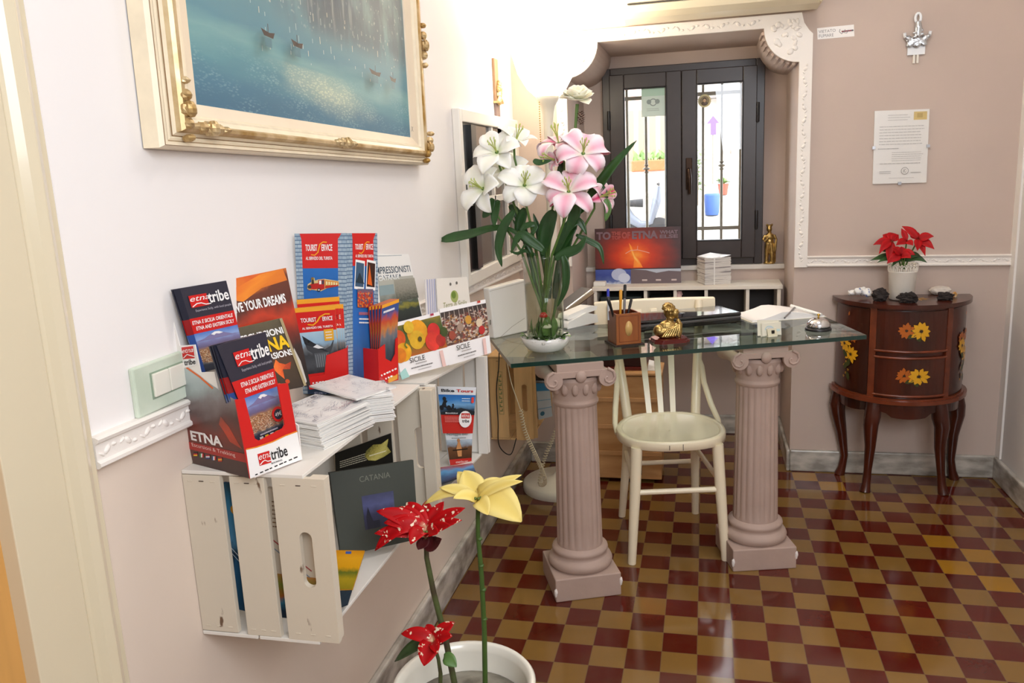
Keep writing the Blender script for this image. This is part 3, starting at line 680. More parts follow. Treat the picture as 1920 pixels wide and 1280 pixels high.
sw = thing('light_switch', at_x(285, 720, WX), 'pale green bordered double light switch on the white wall', 'light switch')
M_sgreen = mat('pale_green_plate', '#d7e0cf', .4, h2='#c6d3bf', scale=14); M_ivory = mat('ivory_plastic', '#ece8da', .3)
y0, y1, z0, z1 = -1.046, -.884, 1.040, 1.118
f = MB(); f.bb((WX, y0, z0), (WX+.009, y1, z1), M_sgreen); f.build('plate', sw, bevel=.003)
f = MB(); f.bb((WX+.005, y0+.036, z0+.020), (WX+.0096, y1-.036, z1-.016), mat('green_line', '#8fa28c', .5)); f.build('inner_border', sw)
for i in range(2):
    f = MB(); a = y0+.040+i*.040; f.bb((WX+.006, a, z0+.0225), (WX+.013, a+.038, z1-.0185), M_ivory); f.build('rocker', sw, bevel=.0015)

cb = thing('wall_cabinet', (WX, 1.17, .98), 'white framed wall cabinet with glass panes coloured like a dark reflection behind the white lilies', 'cabinet')
M_wwood = mat('white_paint_wood', '#f0ebe2', .45, bump=.04, bscale=25)
y0, y1, z0, z1 = .69, 1.60, .985, 1.60
f = MB(); 
f.bb((WX, y0, z0), (WX+.028, y0+.035, z1), M_wwood); f.bb((WX, y1-.05, z0), (WX+.028, y1, z1), M_wwood); f.bb((WX, y0+.035, z0), (WX+.028, y1-.05, z0+.045), M_wwood); f.bb((WX, y0+.035, z1-.045), (WX+.028, y1-.05, z1), M_wwood)
f.build('frame', cb, bevel=.004)
f = MB()
for yy in (1.155, 1.37): f.bb((WX+.004, yy-.010, z0+.045), (WX+.022, yy+.010, z1-.045), M_wwood)
f.bb((WX+.004, y0+.035, 1.265), (WX+.022, y1-.05, 1.29), M_wwood); f.build('muntin', cb, bevel=.002)
M_dglass = mat('dark_reflection_glass', '#4a4441', .08, spec=.8, var=.2, scale=5); M_blk = mat('black_lacquer', '#171515', .25)  # dark room reflected in the panes is put into the glass base colour
f = MB(); f.bb((WX, y0+.036, z0+.046), (WX+.016, .86, z1-.046), M_blk); f.bb((WX+.016, .82, z0+.05), (WX+.030, .885, z1-.05), M_blk); f.build('black_panel', cb)
for a, b in ((.865, 1.144), (1.166, 1.359), (1.381, 1.548)):
    for c0, c1 in ((z0+.046, 1.264), (1.291, z1-.046)):
        f = MB(); f.bb((WX, a, c0), (WX+.010, b, c1), M_dglass); f.build('glass_pane', cb)

sh = thing('wall_hanging', at_x(930, 190, WX), 'slim brown wall hanging with a gold ornament beside the lamp', 'wall ornament')
f = MB(); f.bb((WX, 1.285, 1.66), (WX+.012, 1.345, 1.83), mat('brown_wood', '#8a6a50', .5, var=.15, scale=10)); f.build('upper_slat', sh, bevel=.002)
f = MB(); f.bb((WX, 1.29, 1.36), (WX+.010, 1.355, 1.655), mat('mauve_wood', '#7d6a68', .5)); f.build('lower_slat', sh, bevel=.002)
f = MB()
for i, (dy, dz, r) in enumerate(((0, 0, .022), (.012, .02, .016), (-.01, .022, .015), (.004, .042, .015), (-.004, -.022, .020), (.016, -.026, .012), (-.018, -.028, .012))): f.ell((WX+.018, 1.32+dy, 1.69+dz), (.012, r, r), M_gold, 10, 7, jit=.2, seed=i)
f.bb((WX, 1.28, 1.655), (WX+.026, 1.36, 1.663), M_gold); f.build('gold_ornament', sh)

# ---------------------------------------------------------------- crates on the wall
M_dist = mat('chipped_white_wood', '#d3c8b5', .6, h2='#6e5440', thr=.665, scale=26, stretch=(1.6, 1.6, .5), bump=.12, bscale=25)
M_dist2 = mat('white_wood_inside', '#e4dfd6', .6, var=.03, scale=6)
M_pine = mat('raw_pine', '#cda570', .6, var=.14, scale=7, stretch=(5, 5, .7), bump=.08, bscale=30)
M_pine_h = mat('raw_pine_lying', '#c08a52', .6, var=.16, scale=7, stretch=(.7, 5, 5), bump=.08, bscale=30)
M_nail = mat('nail_rust', '#3c2a22', .6)
def slat_slot(f, x0, x1, z0, z1, y0, y1, m, xs, hw, zs0, zs1):
    n = 8
    L_ = [(x0, z0), (xs, z0)] + [(xs+hw*math.cos(a), zs0+hw+hw*math.sin(a)) for a in [(-90-90*i/n)*PI/180 for i in range(n+1)]] + [(xs+hw*math.cos(a), zs1-hw+hw*math.sin(a)) for a in [(180-90*i/n)*PI/180 for i in range(n+1)]] + [(xs, z1), (x0, z1)]
    R_ = [(2*xs-x, z) for x, z in L_]; R_ = [(x1 if abs(x-(2*xs-x0)) < 1e-9 else x, z) for x, z in R_]
    for pl in (L_, R_): f.poly([(x, y0, z) for x, z in pl], (0, y1-y0, 0), m)
def crate(name, loc, label, D, H, L, m, mi, slats, slot, rot=(0, 0, 0), t=.010, topd=None, tag_=None):
    """box crate on its side: bottom against the wall (x=0), ends at y=0 and y=L, opening towards +x"""
    r = thing(name, loc, label, 'crate'); r.rotation_euler = rot
    for e, y in enumerate((0, L-t)):
        f = MB()
        for i, (a, b) in enumerate(slats):
            if i == slot: slat_slot(f, a*D, b*D, 0, H, y, y+t, m, (a+b)/2*D+.004, .011, H*.34, H*.68)
            else: f.bb((a*D, y, random.uniform(0, .003)), (b*D, y+t, H-random.uniform(0, .003)), m)
        yy = y+t if e == 0 else y-.014
        f.bb((.004, yy, .001), (.022, yy+.014, H-.001), m); f.bb((D-.030, yy, .001), (D-.002, yy+.014, H-.001), m)
        if e == 0:
            for a, b in slats:
                for z in (.012, H-.012):
                    for k in (.2, .5, .8): f.box(((a+(b-a)*k)*D, -.0003, z), (.009, .0014, .0016), M_nail if (k == .5 and z > .1) else m)
        f.build('end_panel', r, local=True, bevel=.0008)
    tw = topd or D*.86
    for nm, z in (('top_board', H-.0005), ('bottom_board', -.006)):
        f = MB(); f.bb((0, .0, z), (tw*.48, L, z+.0065), mi); f.bb((tw*.495, 0, z), (tw, L, z+.0065), mi); f.build(nm, r, local=True, bevel=.001)
    f = MB(); f.bb((.0005, t, .002), (.004, L-t, H-.002), mi); f.build('back_board', r, local=True)
    if tag_: tag_(r)
    return r
CA = V((WX+.001, -.955, .632))
crate('white_crate', CA, 'chipped white wooden crate nearest the door, carrying brochures on top', .254, .286, .56, M_dist, M_dist2, ((0, .272), (.340, .585), (.642, 1.0)), 2)
# wire staples that hold it, on the wall-side edge
CB = V((WX+.001, -.335, .610))
crate('white_crate', CB, 'white wooden crate further along the wall holding the bike leaflets', .222, .290, .49, M_dist2, M_dist2, ((0, .30), (.33, .66), (.69, 1.0)), 9, rot=(math.radians(-4.6), 0, 0), topd=.20)
def stamp(r):
    g = MB(); ink = flat('#6f7a48')
    for x0, x1 in ((.040, .058),):
        for a in (x0, x1): g.bb((a, -.0008, .10), (a+.0012, -.0002, .275), ink)
        for a in (.10, .274): g.bb((x0, -.0008, a), (x1, -.0002, a+.0012), ink)
    for i in range(9): g.bb((.0435, -.0008, .112+.0175*i), (.0545, -.0002, .116+.0175*i), ink); g.bb((.0435 if i % 2 else .051, -.0008, .116+.0175*i), (.047 if i % 2 else .0545, -.0002, .124+.0175*i), ink)
    g.build('stencilled_frame', r, local=True)
CD = V((WX+.002, .970, .335))
crate('pine_crate', CD, 'raw pine crate on the wall left of the near column, with hanging cords', .190, .330, .36, M_pine, M_pine, ((.03, .40), (.56, .93)), 1, tag_=stamp)

# -------- contents of the near white crate
rn = random.Random(11)
P0 = at_z(690, 1035, .645); P1 = at_z(785, 1010, .645); d = (P1-P0).normalized(); nb = V((d.y, -d.x, -.0)).normalized(); nb = (nb+V((0, 0, .22))).normalized()
def pq(*q, p0, n): return [at_p(u, v, p0, n) for u, v in q]
s = Sheet(*pq((618, 886), (775, 862), (785, 1010), (640, 1043), p0=P0, n=nb), .012, flat('#2c2f28', .6))
s.rect(0, 0, 1, 1, mat('book_cloth', '#34382f', .6, var=.04, scale=30)); s.text('CATANIA', .33, .83, .70, .90, flat('#6f7264'), .0)
s.rect(.33, .25, .72, .66, pic('book_dusk', [(0, '#23243a'), (.4, '#2d2f4d'), (.7, '#4a4f78'), (1, '#3a3d5c')], 6, .3)).poly([(.36, .25), (.36, .40), (.39, .52), (.42, .40), (.44, .34), (.52, .34), (.52, .25)], flat('#1c1d2c'))
s.build('book', label='dark green book titled CATANIA standing in the near white crate', cat='book')
pf = at_y(735, 880, -.44)
s = Sheet(*pq((628, 850), (733, 812), (738, 880), (630, 905), p0=pf, n=V((.25, -1, .1)).normalized()), .004, flat('#14120f'))
s.rect(0, 0, 1, 1, flat('#17150f')).scribble(.08, .45, .58, .70, 4, flat('#b9b29c'), .4, 3).scribble(.08, .22, .5, .32, 1, flat('#c9c2a8'), .3, 5)
s.poly([(.55, .75), (.68, .86), (.82, .80), (.95, .88), (.92, .68), (.98, .5), (.85, .42), (.70, .38), (.58, .45), (.52, .6)], pic('yellow_flower_print', [(0, '#8d8440'), (.4, '#c9bd6a'), (.7, '#a99c4c'), (1, '#5d5a2c')], 14, .7)).scribble(.60, .52, .90, .62, 1, flat('#efe8c4'), .3, 6)
s.build('flyer', label='black flyer with a yellow flower behind the dark green book', cat='flyer')
py = at_z(690, 1090, .66)
zb = .648
s = Sheet(at_z(620, 1031, zb+.030), at_z(684, 1032, zb+.030), at_z(661, 1104, zb+.006), at_z(622, 1104, zb+.006), .003, flat('#c9922a'))
s.rect(0, 0, 1, 1, pic('canola_field', [(0, '#8c7a14'), (.25, '#a88f1a'), (.42, '#5e6a1e'), (.55, '#d79a10'), (.8, '#e3a21c'), (1, '#d58a12')], 12, .12)).rect(.45, .90, .62, .97, flat('#3d5fa8'))
s.build('brochure', label='yellow brochure with a field photo lying at the crate opening', cat='brochure')
s = Sheet(at_z(622, 1108, zb+.004), at_z(660, 1106, zb+.004), at_z(652, 1132, zb+.001), at_z(624, 1143, zb+.001), .002, flat('#1d2a38'))
s.rect(0, 0, 1, 1, flat('#22303d')).build('brochure', label='dark blue leaflet under the yellow brochure', cat='brochure')
yb = -.932
s = Sheet(at_y(418, 905, yb), at_y(462, 908, yb), at_y(478, 1150, yb), at_y(440, 1140, yb), .006, flat('#2f5f86'))
s.rect(0, 0, 1, 1, pic('blue_brochure_cover', [(0, '#1f4a66'), (.35, '#2d6288'), (.45, '#1d2530'), (.55, '#5a94b8'), (.8, '#3f86a8'), (1, '#31505c')], 9, .2)).disc(.45, .80, .22, flat('#d89a30')).disc(.5, .77, .14, flat('#c2452c'))
s.line([(.1, .50), (.9, .36)], .02, flat('#d5dde2')); s.line([(.1, .46), (.9, .32)], .015, flat('#d5dde2'))
s.build('brochure', label='blue brochure seen through the first slat gap of the near white crate', cat='brochure')
s = Sheet(at_y(500, 915, yb), at_y(590, 925, yb), at_y(596, 1165, yb), at_y(510, 1155, yb), .008, flat('#d8c9b4'))
s.rect(0, .35, 1, 1, flat('#e2d2bb')).rect(0, .0, 1, .35, pic('meadow_photo', [(0, '#1f3142'), (.2, '#26384c'), (.35, '#3f86a0'), (.5, '#b56a2c'), (.75, '#7d8a34'), (1, '#c98a4a')], 8, .25))
s.scribble(.10, .70, .8, .92, 7, flat('#8a6a4c'), .3, 5); s.line([(.06, .62), (.9, .40)], .012, flat('#b44a4a')); s.line([(.02, .57), (.86, .35)], .012, flat('#8f98a0'))
s.build('brochure', label='cream brochure with diagonal stripes seen through the slot of the near white crate', cat='brochure')

# -------- leaflets in the further white crate
pb = V((-.655, .02, .75)); nB = V((.80, -.60, .05)).normalized()
def leaflet(px, lab, draw, p0, n=nB, t=.004, edge='#cfd3d6', g=None, name='leaflet'):
    s = Sheet(*pq(*px, p0=p0, n=n), t, flat(edge)); draw(s); return s.build(name, label=lab, cat='leaflet', group=g)
def bike_a(s):
    sky = pic('bike_sky', [(0, '#22303a'), (.25, '#2b4258'), (.5, '#6fa3cf'), (.75, '#2f7cc2'), (1, '#1f68b4')], 5, .2)
    s.rect(0, .83, 1, 1, flat('#dfe3e6')).rect(0, .40, 1, .83, sky).rect(0, .20, 1, .40, flat('#c22a22')).rect(0, 0, 1, .20, flat('#c22a22'))
    s.text('Bike', .08, .885, .42, .95, flat('#23262b'), .03).text('Tours', .47, .885, .92, .95, flat('#c22a22'), .03)
    s.poly([(0, .40), (1, .40), (1, .48), (.6, .55), (.3, .50), (0, .45)], flat('#20272d'))
    for x, y, k in ((.14, .70, 1), (.36, .60, .5)):
        s.disc(x, y+.04*k, .05*k, flat('#161b22')); s.poly([(x-.10*k, y-.12*k), (x-.02*k, y+.02*k), (x+.08*k, y+.0), (x+.03*k, y-.06*k), (x+.05*k, y-.16*k)], flat('#161b22')); s.disc(x-.10*k, y-.15*k, .06*k, flat('#161b22')); s.disc(x+.10*k, y-.15*k, .06*k, flat('#161b22'))
    s.scribble(.60, .68, .83, .78, 2, flat('#e8eef2'), .3, 2).disc(.90, .755, .04, flat('#e0463a')).disc(.90, .695, .04, flat('#e0463a'))
    s.text('Booking', .12, .42, .48, .455, flat('#f2f2f2'), .02).scribble(.08, .24, .52, .37, 4, flat('#e58078'), .5, 8)
    s.disc(.70, .31, .20, flat('#f2efec')).rect(.58, .33, .84, .44, flat('#c22a22')).text('etna', .60, .35, .82, .42, flat('#f4f0ee')).text('tribe', .60, .24, .82, .31, flat('#2a2a2c'), .02)
def bike_b(s):
    s.rect(0, .62, 1, 1, flat('#e3e6e9')).rect(0, .12, 1, .62, pic('rider_photo', [(0, '#3c2416'), (.3, '#5e3a22'), (.6, '#6d4a2e'), (.8, '#96a6b4'), (1, '#b9c8d4')], 6, .3)).rect(0, 0, 1, .14, flat('#b8271f'))
    s.text('Bike', .02, .84, .32, .96, flat('#24262a'), .03).text('Rental', .38, .84, .98, .96, flat('#c22a22'), .03).text('Noleggio Bici', .05, .70, .80, .80, flat('#7d848a')).scribble(.2, .64, .75, .68, 1, flat('#8a9096'), .5, 2)
    s.poly([(.38, .2), (.34, .40), (.42, .56), (.50, .56), (.56, .40), (.54, .2)], flat('#c98e5a')); s.disc(.45, .60, .06, flat('#b9835a')); s.line([(.18, .36), (.80, .38)], .02, flat('#1d1712')); s.text('etnatribe.com', .25, .04, .8, .10, flat('#eed8d2'))
o2 = pb+nB*.012
leaflet(((832, 795), (886, 795), (884, 868), (844, 872)), 'red and brown bike rental leaflet below the blue one', bike_b, pb-nB*.004, name='leaflet')
leaflet(((820, 724), (893, 726), (886, 812), (830, 812)), 'blue leaflet headed Bike Tours in the further white crate', bike_a, o2)
def lying(s): s.rect(0, 0, 1, 1, pic('coast_photo', [(0, '#1d2c3c'), (.4, '#31618c'), (.7, '#5aa0d0'), (1, '#a83a26')], 5, .4))
zc = .625
s = Sheet(at_z(826, 876, zc), at_z(886, 868, zc), at_z(892, 884, zc-.002), at_z(822, 908, zc-.002), .003, flat('#2a3440')); lying(s); s.build('leaflet', label='blue and red leaflet lying in the further white crate behind the yellow poinsettia', cat='leaflet')

# -------- box and black device in the pine crate
nD = V((.35, -1, 0)).normalized(); pd = V((-.68, 1.10, .5))
s = Sheet(*pq((1005, 718), (1030, 718), (1036, 780), (1010, 787), p0=pd, n=nD), .05, flat('#b9c4ca'))
s.rect(0, .78, 1, 1, flat('#3c8cc0')).rect(0, .30, 1, .76, flat('#c3cdd3')).line([(0, .52), (1, .52)], .02, flat('#5a9cc4')).line([(0, .29), (1, .29)], .02, flat('#5a9cc4')).disc(.3, .15, .16, flat('#3f6f84'))
s.build('carton', label='blue and white carton inside the raw pine crate', cat='box')
f = MB(); q = at_y(1022, 698, 1.12); f.box(q, (.08, .07, .055), M_blk); f.build('black_box', label='black box above the blue carton in the raw pine crate', cat='box', bevel=.004)
# ---------------------------------------------------------------- things standing on the crates
TZ = .9255                                          # top of the near crate
# cardboard dispenser with two tiers of leaflets
F0 = V((-.669, -.979, TZ)); B0 = V((-.817, -.925, TZ)); R0 = V((-.634, -.890, TZ))
ds = (B0-F0); ds.z = 0; ds.normalize(); df = (R0-F0); df.z = 0; df.normalize(); nf = V((df.y, -df.x, 0)); ns = V((ds.y, -ds.x, 0))
if nf.dot(CAM_LOC-F0) < 0: nf = -nf
if ns.dot(CAM_LOC-F0) < 0: ns = -ns
M_card = flat('#efe9e2', .35)
dsp = thing('leaflet_dispenser', (F0+B0)/2, 'white and red cardboard leaflet dispenser marked ETNA at the near end of the crate', 'leaflet holder')
M_etna = pic('volcano_smoke_photo', [(0, '#3a2c2a'), (.16, '#4a3330'), (.30, '#7b3226'), (.42, '#5c4440'), (.52, '#7c7270'), (.62, '#a9b4b4'), (.78, '#c5d2d0'), (1, '#dfe6e4')], 4, .22)
sd = Sheet(*pq((308, 598), (404, 590), (470, 896), (362, 868), p0=F0, n=ns), .002, M_card)
# side panel outline: high at the back, stepped down to the front lip
def side_xy(u, v):
    q = at_p(u, v, F0, ns)-F0
    return q
def poly_on(mb, px, p0, n, m, e=.0003, t=.0015):
    vs = [at_p(u, v, p0, n)+n*e for u, v in px]; mb.poly(vs, -n*t, m)
sp_ = MB()
outl = [(308, 598), (323, 598), (337, 648), (365, 646), (376, 698), (402, 697), (413, 749), (441, 749), (469, 897), (362, 868)]
poly_on(sp_, outl, F0, ns, M_card, 0, .002)
m_b = MB()
vs = [(330, 707), (350, 702), (400, 735), (441, 749), (469, 897), (362, 868)]
def uvpoly(mb, px, p0, n, m, e, x0, y0, x1, y1):
    vs = [at_p(u, v, p0, n)+n*e for u, v in px]
    mb.add(vs, [tuple(range(len(vs)))], m, False, [[((u-x0)/(x1-x0), (v-y0)/(y1-y0)) for u, v in px]])
uvpoly(sp_, [(309, 606), (320, 640), (338, 680), (375, 706), (415, 733), (441, 749), (469, 897), (362, 868)], F0, ns, M_etna, .0004, 320, 905, 470, 610)
def pline(mb, px, w, p0, n, m, e):
    k = len(px); vs = []
    for i, (u, v) in enumerate(px):
        a = px[max(0, i-1)]; b = px[min(k-1, i+1)]; dx, dy = b[0]-a[0], b[1]-a[1]; l = math.hypot(dx, dy)
        vs += [at_p(u-dy/l*w, v+dx/l*w, p0, n)+n*e, at_p(u+dy/l*w, v-dx/l*w, p0, n)+n*e]
    mb.add(vs, [(2*i, 2*i+1, 2*i+3, 2*i+2) for i in range(k-1)], m)
pline(sp_, [(309, 606), (320, 640), (338, 680), (375, 706), (400, 728)], 1.6, F0, ns, flat('#e06a2a'), .0007)
uvpoly(sp_, [(414, 780), (430, 800), (447, 830), (455, 842), (432, 828), (420, 808), (411, 795)], F0, ns, pic('lava_slope', [(0, '#a03a24'), (.5, '#c4452a'), (1, '#8a4a3a')], 8, .5), .0006, 411, 842, 455, 780)
def ptext(mb, t, px, p0, n, m, e, bold=0, shear=0):     # lettering in a quadrilateral TL TR BR BL
    tl, tr, br, bl = [at_p(u, v, p0, n)+n*e for u, v in px]
    vs, fs, _ = text2d(t, bold, shear)
    mb.add([(bl*(1-a)+br*a)*(1-b)+(tl*(1-a)+tr*a)*b for a, b in vs], fs, m)
WH = flat('#f4f1ee'); RD = flat('#cf1f1c'); NV = flat('#262a3c'); BKI = flat('#1d1a1c'); YE = flat('#f2c21a')
poly_on(sp_, [(352, 827), (462, 851), (466, 868), (355, 841)], F0, ns, flat('#a8302a'), .0009, .0002)
ptext(sp_, 'ETNA', ((357, 806), (416, 818), (419, 838), (360, 824)), F0, ns, WH, .0012, .035)
ptext(sp_, 'Escursioni & Trekking', ((360, 829), (441, 849), (443, 858), (362, 838)), F0, ns, flat('#e9c9c2'), .0012)
for i, cl in enumerate((('#2a2624', '#c22a22', '#e0b428'), ('#2f8a4a', '#f0ece8', '#c22a22'), ('#b8343a', '#e8e4e4', '#33427c'), ('#38508c', '#f0ece8', '#c2302a'), ('#c22a22', '#e6b82c', '#c22a22'))):
    for j, h in enumerate(cl):
        u, v = 364+i*11.5, 847+i*2.6
        poly_on(sp_, [(u+(2.4*j if i in (1, 3) else 0), v+(0 if i in (1, 3) else 2.4*j)), (u+(2.4*(j+1) if i in (1, 3) else 7.2), v+(0 if i in (1, 3) else 2.4*j)), (u+(2.4*(j+1) if i in (1, 3) else 7.2), v+(7.2 if i in (1, 3) else 2.4*(j+1))), (u+(2.4*j if i in (1, 3) else 0), v+(7.2 if i in (1, 3) else 2.4*(j+1)))], F0, ns, flat(h), .0012, .0001)
def pdash(mb, a, b, w, p0, n, m, e, k=9):      # a line of print too small to read
    for i in range(k):
        q = lambda t: (a[0]+(b[0]-a[0])*t, a[1]+(b[1]-a[1])*t)
        pline(mb, [q(i/k), q((i+.5+.3*(i % 3)/2)/k)], w, p0, n, m, e)
def tribe(mb, x0, y0, sc, p0, n, m, e, slope=-.27, sl2=.16, red=RD):
    """logo: red square with script and a peak, then the word; sc = px height of the square, running along a slope"""
    f = lambda a, b: (x0+a*sc-b*sc*sl2*(-1), y0+b*sc+a*sc*slope)
    Q = lambda a0, b0, a1, b1: (f(a0, b0), f(a1, b0), f(a1, b1), f(a0, b1))
    poly_on(mb, Q(0, 0, 1.0, 1.0), p0, n, red, e, .0001)
    ptext(mb, 'etna', Q(.04, .12, 1.12, .52), p0, n, WH, e+.0003, .0, .3)
    pline(mb, [f(.05, .92), f(.3, .72), f(.5, .66), f(.72, .82), f(1.1, .82)], sc*.04, p0, n, WH, e+.0003)
    ptext(mb, 'tribe', Q(1.04, -.08, 2.45, .84), p0, n, m, e+.0003, .015)
# logo high on the side
poly_on(sp_, [(339, 648), (364, 647), (369, 684), (345, 690)], F0, ns, WH, .0007, .0001)
poly_on(sp_, [(341, 651), (363, 648), (366, 671), (344, 673)], F0, ns, RD, .0010, .0001)
ptext(sp_, 'etna', ((342, 655), (363, 652), (364, 659), (343, 662)), F0, ns, WH, .0013, 0, .3); pline(sp_, [(345, 671), (352, 664), (366, 668)], .8, F0, ns, WH, .0013)
ptext(sp_, 'tribe', ((346, 674), (367, 672), (368, 682), (347, 685)), F0, ns, BKI, .0013, .02)
sp_.build('side_panel', dsp)
# front lip with its cut-out
fp = MB()
poly_on(fp, [(441, 749), (459, 747), (478, 822), (486, 826), (530, 803), (534, 796), (520, 720), (540, 718), (566, 861), (469, 897)], F0, nf, RD, 0, .002)
poly_on(fp, [(461, 842), (480, 838), (510, 828), (535, 816), (557, 808), (566, 861), (469, 897)], F0, nf, WH, .0004, .0002)
pline(fp, [(461, 842), (480, 838), (510, 828), (535, 816), (557, 808)], 1.2, F0, nf, flat('#e88a2a'), .0008)
tribe(fp, 482, 851, 22, F0, nf, BKI, .0009, -.30, .20)
ptext(fp, 'BOOKING', ((508, 867), (528, 860), (529, 863), (509, 870)), F0, nf, BKI, .0009, .02)
pdash(fp, (478, 890), (559, 855), 1.1, F0, nf, BKI, .0009)
fp.build('front_panel', dsp)
bp_ = MB(); b0 = B0+df*.002; h_ = .17
k = [B0, B0+df*.094, B0+df*.094+V((-.0, 0, h_)), B0+V((0, 0, h_))]
bp_.poly(k, -ds*.002*-1, M_card); bp_.poly([F0+ds*.002, R0+ds*.002, R0+ds*.15, B0], (0, 0, .002), M_card); bp_.build('back_panel', dsp)
for i in range(1):
    MB().poly([R0+V((0, 0, 0)), R0+ds*.15, R0+ds*.15+V((0, 0, .13)), R0+V((0, 0, .06))], -df*.002, M_card).build('far_side', dsp)
# the leaflets in it
M_town = pic('town_volcano_photo', [(0, '#2b3040'), (.16, '#333a48'), (.24, '#8a8078'), (.40, '#b08560'), (.56, '#a4774f'), (.64, '#6a6080'), (.74, '#7c7aa4'), (.82, '#8fa6d4'), (1, '#4f78c0')], 7, .12, (.22, .56, 55, ['#b98a5e', '#8c5a3c', '#cfae8c', '#6e4a36', '#a86a4a', '#d8c8b0']))
def tour_leaflet(px, p0, lab, spine=True, full=True, group=None, name='tour_leaflet'):
    tl, tr, br, bl = px
    s = Sheet(*pq(tl, tr, br, bl, p0=p0, n=nf), .003, NV)
    s.rect(0, 0, 1, 1, flat('#33303c'))
    if full:
        s.rect(0, .0, 1, .46, M_town).rect(0, .46, 1, .64, RD)
        s.poly([(.30, .385), (.52, .44), (.60, .435), (.86, .37), (1, .36), (.1, .36)], flat('#8078a0')); s.poly([(.44, .418), (.52, .44), (.60, .436), (.68, .412), (.6, .405), (.54, .415), (.5, .40)], WH)
        s.text('ETNA E SICILIA ORIENTALE', .16, .565, .95, .61, WH, .02, .2); s.text('ETNA AND EASTERN SICILY', .20, .495, .95, .54, WH, .02, .2)
    s.rect(.23, .76, .56, .90, RD); s.text('etna', .24, .83, .60, .88, WH, 0, .3); s.line([(.25, .77), (.34, .80), (.42, .80), (.50, .775), (.60, .775)], .008, WH)
    s.text('tribe', .57, .78, .96, .915, WH, .02); s.text('Experience Sicily, with local people', .28, .70, .96, .735, flat('#b9b4bc'))
    if spine: s.rect(0, 0, .12, .46, flat('#2c4a8c')); s.rect(0, .46, .12, .64, flat('#8e1a1c')); s.rect(0, .64, .12, 1, flat('#1d2030'))
    return s
pt = F0+ds*.147+V((0, 0, .1)); pt2 = F0+ds*.036
s = tour_leaflet(((322, 543), (424, 526), (462, 676), (372, 700)), pt, ''); s.build('tour_leaflet', label='dark leaflet with red band, rearmost and highest in the cardboard dispenser', cat='leaflet')
for i, lab in ((2, 'dark leaflet hardly showing, third from the front of the lower tier of the dispenser'), (1, 'dark leaflet just behind the foremost one in the lower tier of the dispenser')):
    q = pt2+ds*(.006*i); dx, dy = -4.5*i, 1.6*i
    s = tour_leaflet(((402+dx, 646+dy), (497+dx, 622+dy), (540+dx, 806+dy-20), (452+dx, 830+dy-20)), q, ''); s.build('tour_leaflet', label=lab, cat='leaflet')
s = tour_leaflet(((406, 648), (498, 622), (540, 806), (480, 832)), pt2, '', False)
s.disc(.80, .20, .17, RD); s.disc(.80, .20, .115, NV); s.text('49€', .71, .18, .89, .225, WH)
for i, h in enumerate(('#d8d0c8', '#e0b02c', '#e0dcd8', '#d8902a', '#b8323a')): s.rect(.12+i*.15, .025, .22+i*.15, .055, flat(h)); s.rect(.12+i*.15, .0, .22+i*.15, .025, flat('#c2302a'))
s.scribble(.14, .065, .7, .095, 1, flat('#b9b4bc'), .5, 4)
s.build('tour_leaflet', label='foremost dark leaflet with a round 49€ badge in the cardboard dispenser', cat='leaflet')
# orange magazine and excursion brochure behind it
nm_ = V((.80, -.58, .10)).normalized(); pm = V((-.745, -.66, 1.0))
s = Sheet(*pq((401, 530), (536, 502), (582, 722), (470, 745), p0=pm, n=nm_), .005, flat('#d9cfc4'))
M_lava = pic('lava_cover', [(0, '#241a18'), (.25, '#3a2420'), (.42, '#8a2c1c'), (.55, '#c23a1c'), (.66, '#5a2a1e'), (.78, '#6a3524'), (.88, '#e0741e'), (1, '#d8501e')], 2.5, .35, gx=-.12)
s.rect(0, 0, 1, 1, M_lava).poly([(.0, .90), (.3, .93), (.62, .99), (.95, 1.0), (.98, .90), (.6, .88), (.3, .80), (.12, .84)], pic('orange_sky', [(0, '#d8701e'), (.5, '#ee8a24'), (1, '#e0641c')], 3, .4))
s.text('LIVE YOUR DREAMS', .12, .72, .90, .80, WH, .03)
s.poly([(.74, .05), (.80, .20), (.86, .34), (.92, .22), (.95, .04), (.88, .0)], flat('#c9c2b8'))
s.build('magazine', label='orange and dark magazine headed LIVE YOUR DREAMS leaning on the wall', cat='magazine')
pm2 = pm+nm_*.016
s = Sheet(*pq((440, 616), (528, 596), (574, 722), (495, 742), p0=pm2, n=nm_), .004, flat('#8a7a58'))
s.rect(0, 0, 1, 1, pic('eruption_photo', [(0, '#3a2c22'), (.3, '#4a3a2a'), (.5, '#5a3826'), (.62, '#3c3428'), (1, '#5f5540')], 5, .3))
s.poly([(.42, .34), (.55, .46), (.60, .40), (.72, .36), (.86, .38), (.78, .28), (.62, .30), (.58, .16), (.5, .24)], pic('lava_glow', [(0, '#a0341c'), (.5, '#e05a24'), (1, '#f07a30')], 10, .6)).disc(.62, .12, .05, flat('#c8481e')).disc(.42, .10, .04, flat('#c8481e'))
s.text('ESCURSIONI', .02, .79, .93, .885, WH, .03).text('ETNA', .12, .58, .97, .77, YE, .035).text('EXCURSIONS', .02, .47, .97, .56, WH, .03)
s.poly([(.94, 0), (1, 0), (1, 1), (.94, 1)], flat('#a89670'))
s.build('brochure', label='brown excursion brochure with yellow letters in front of the orange magazine', cat='brochure')

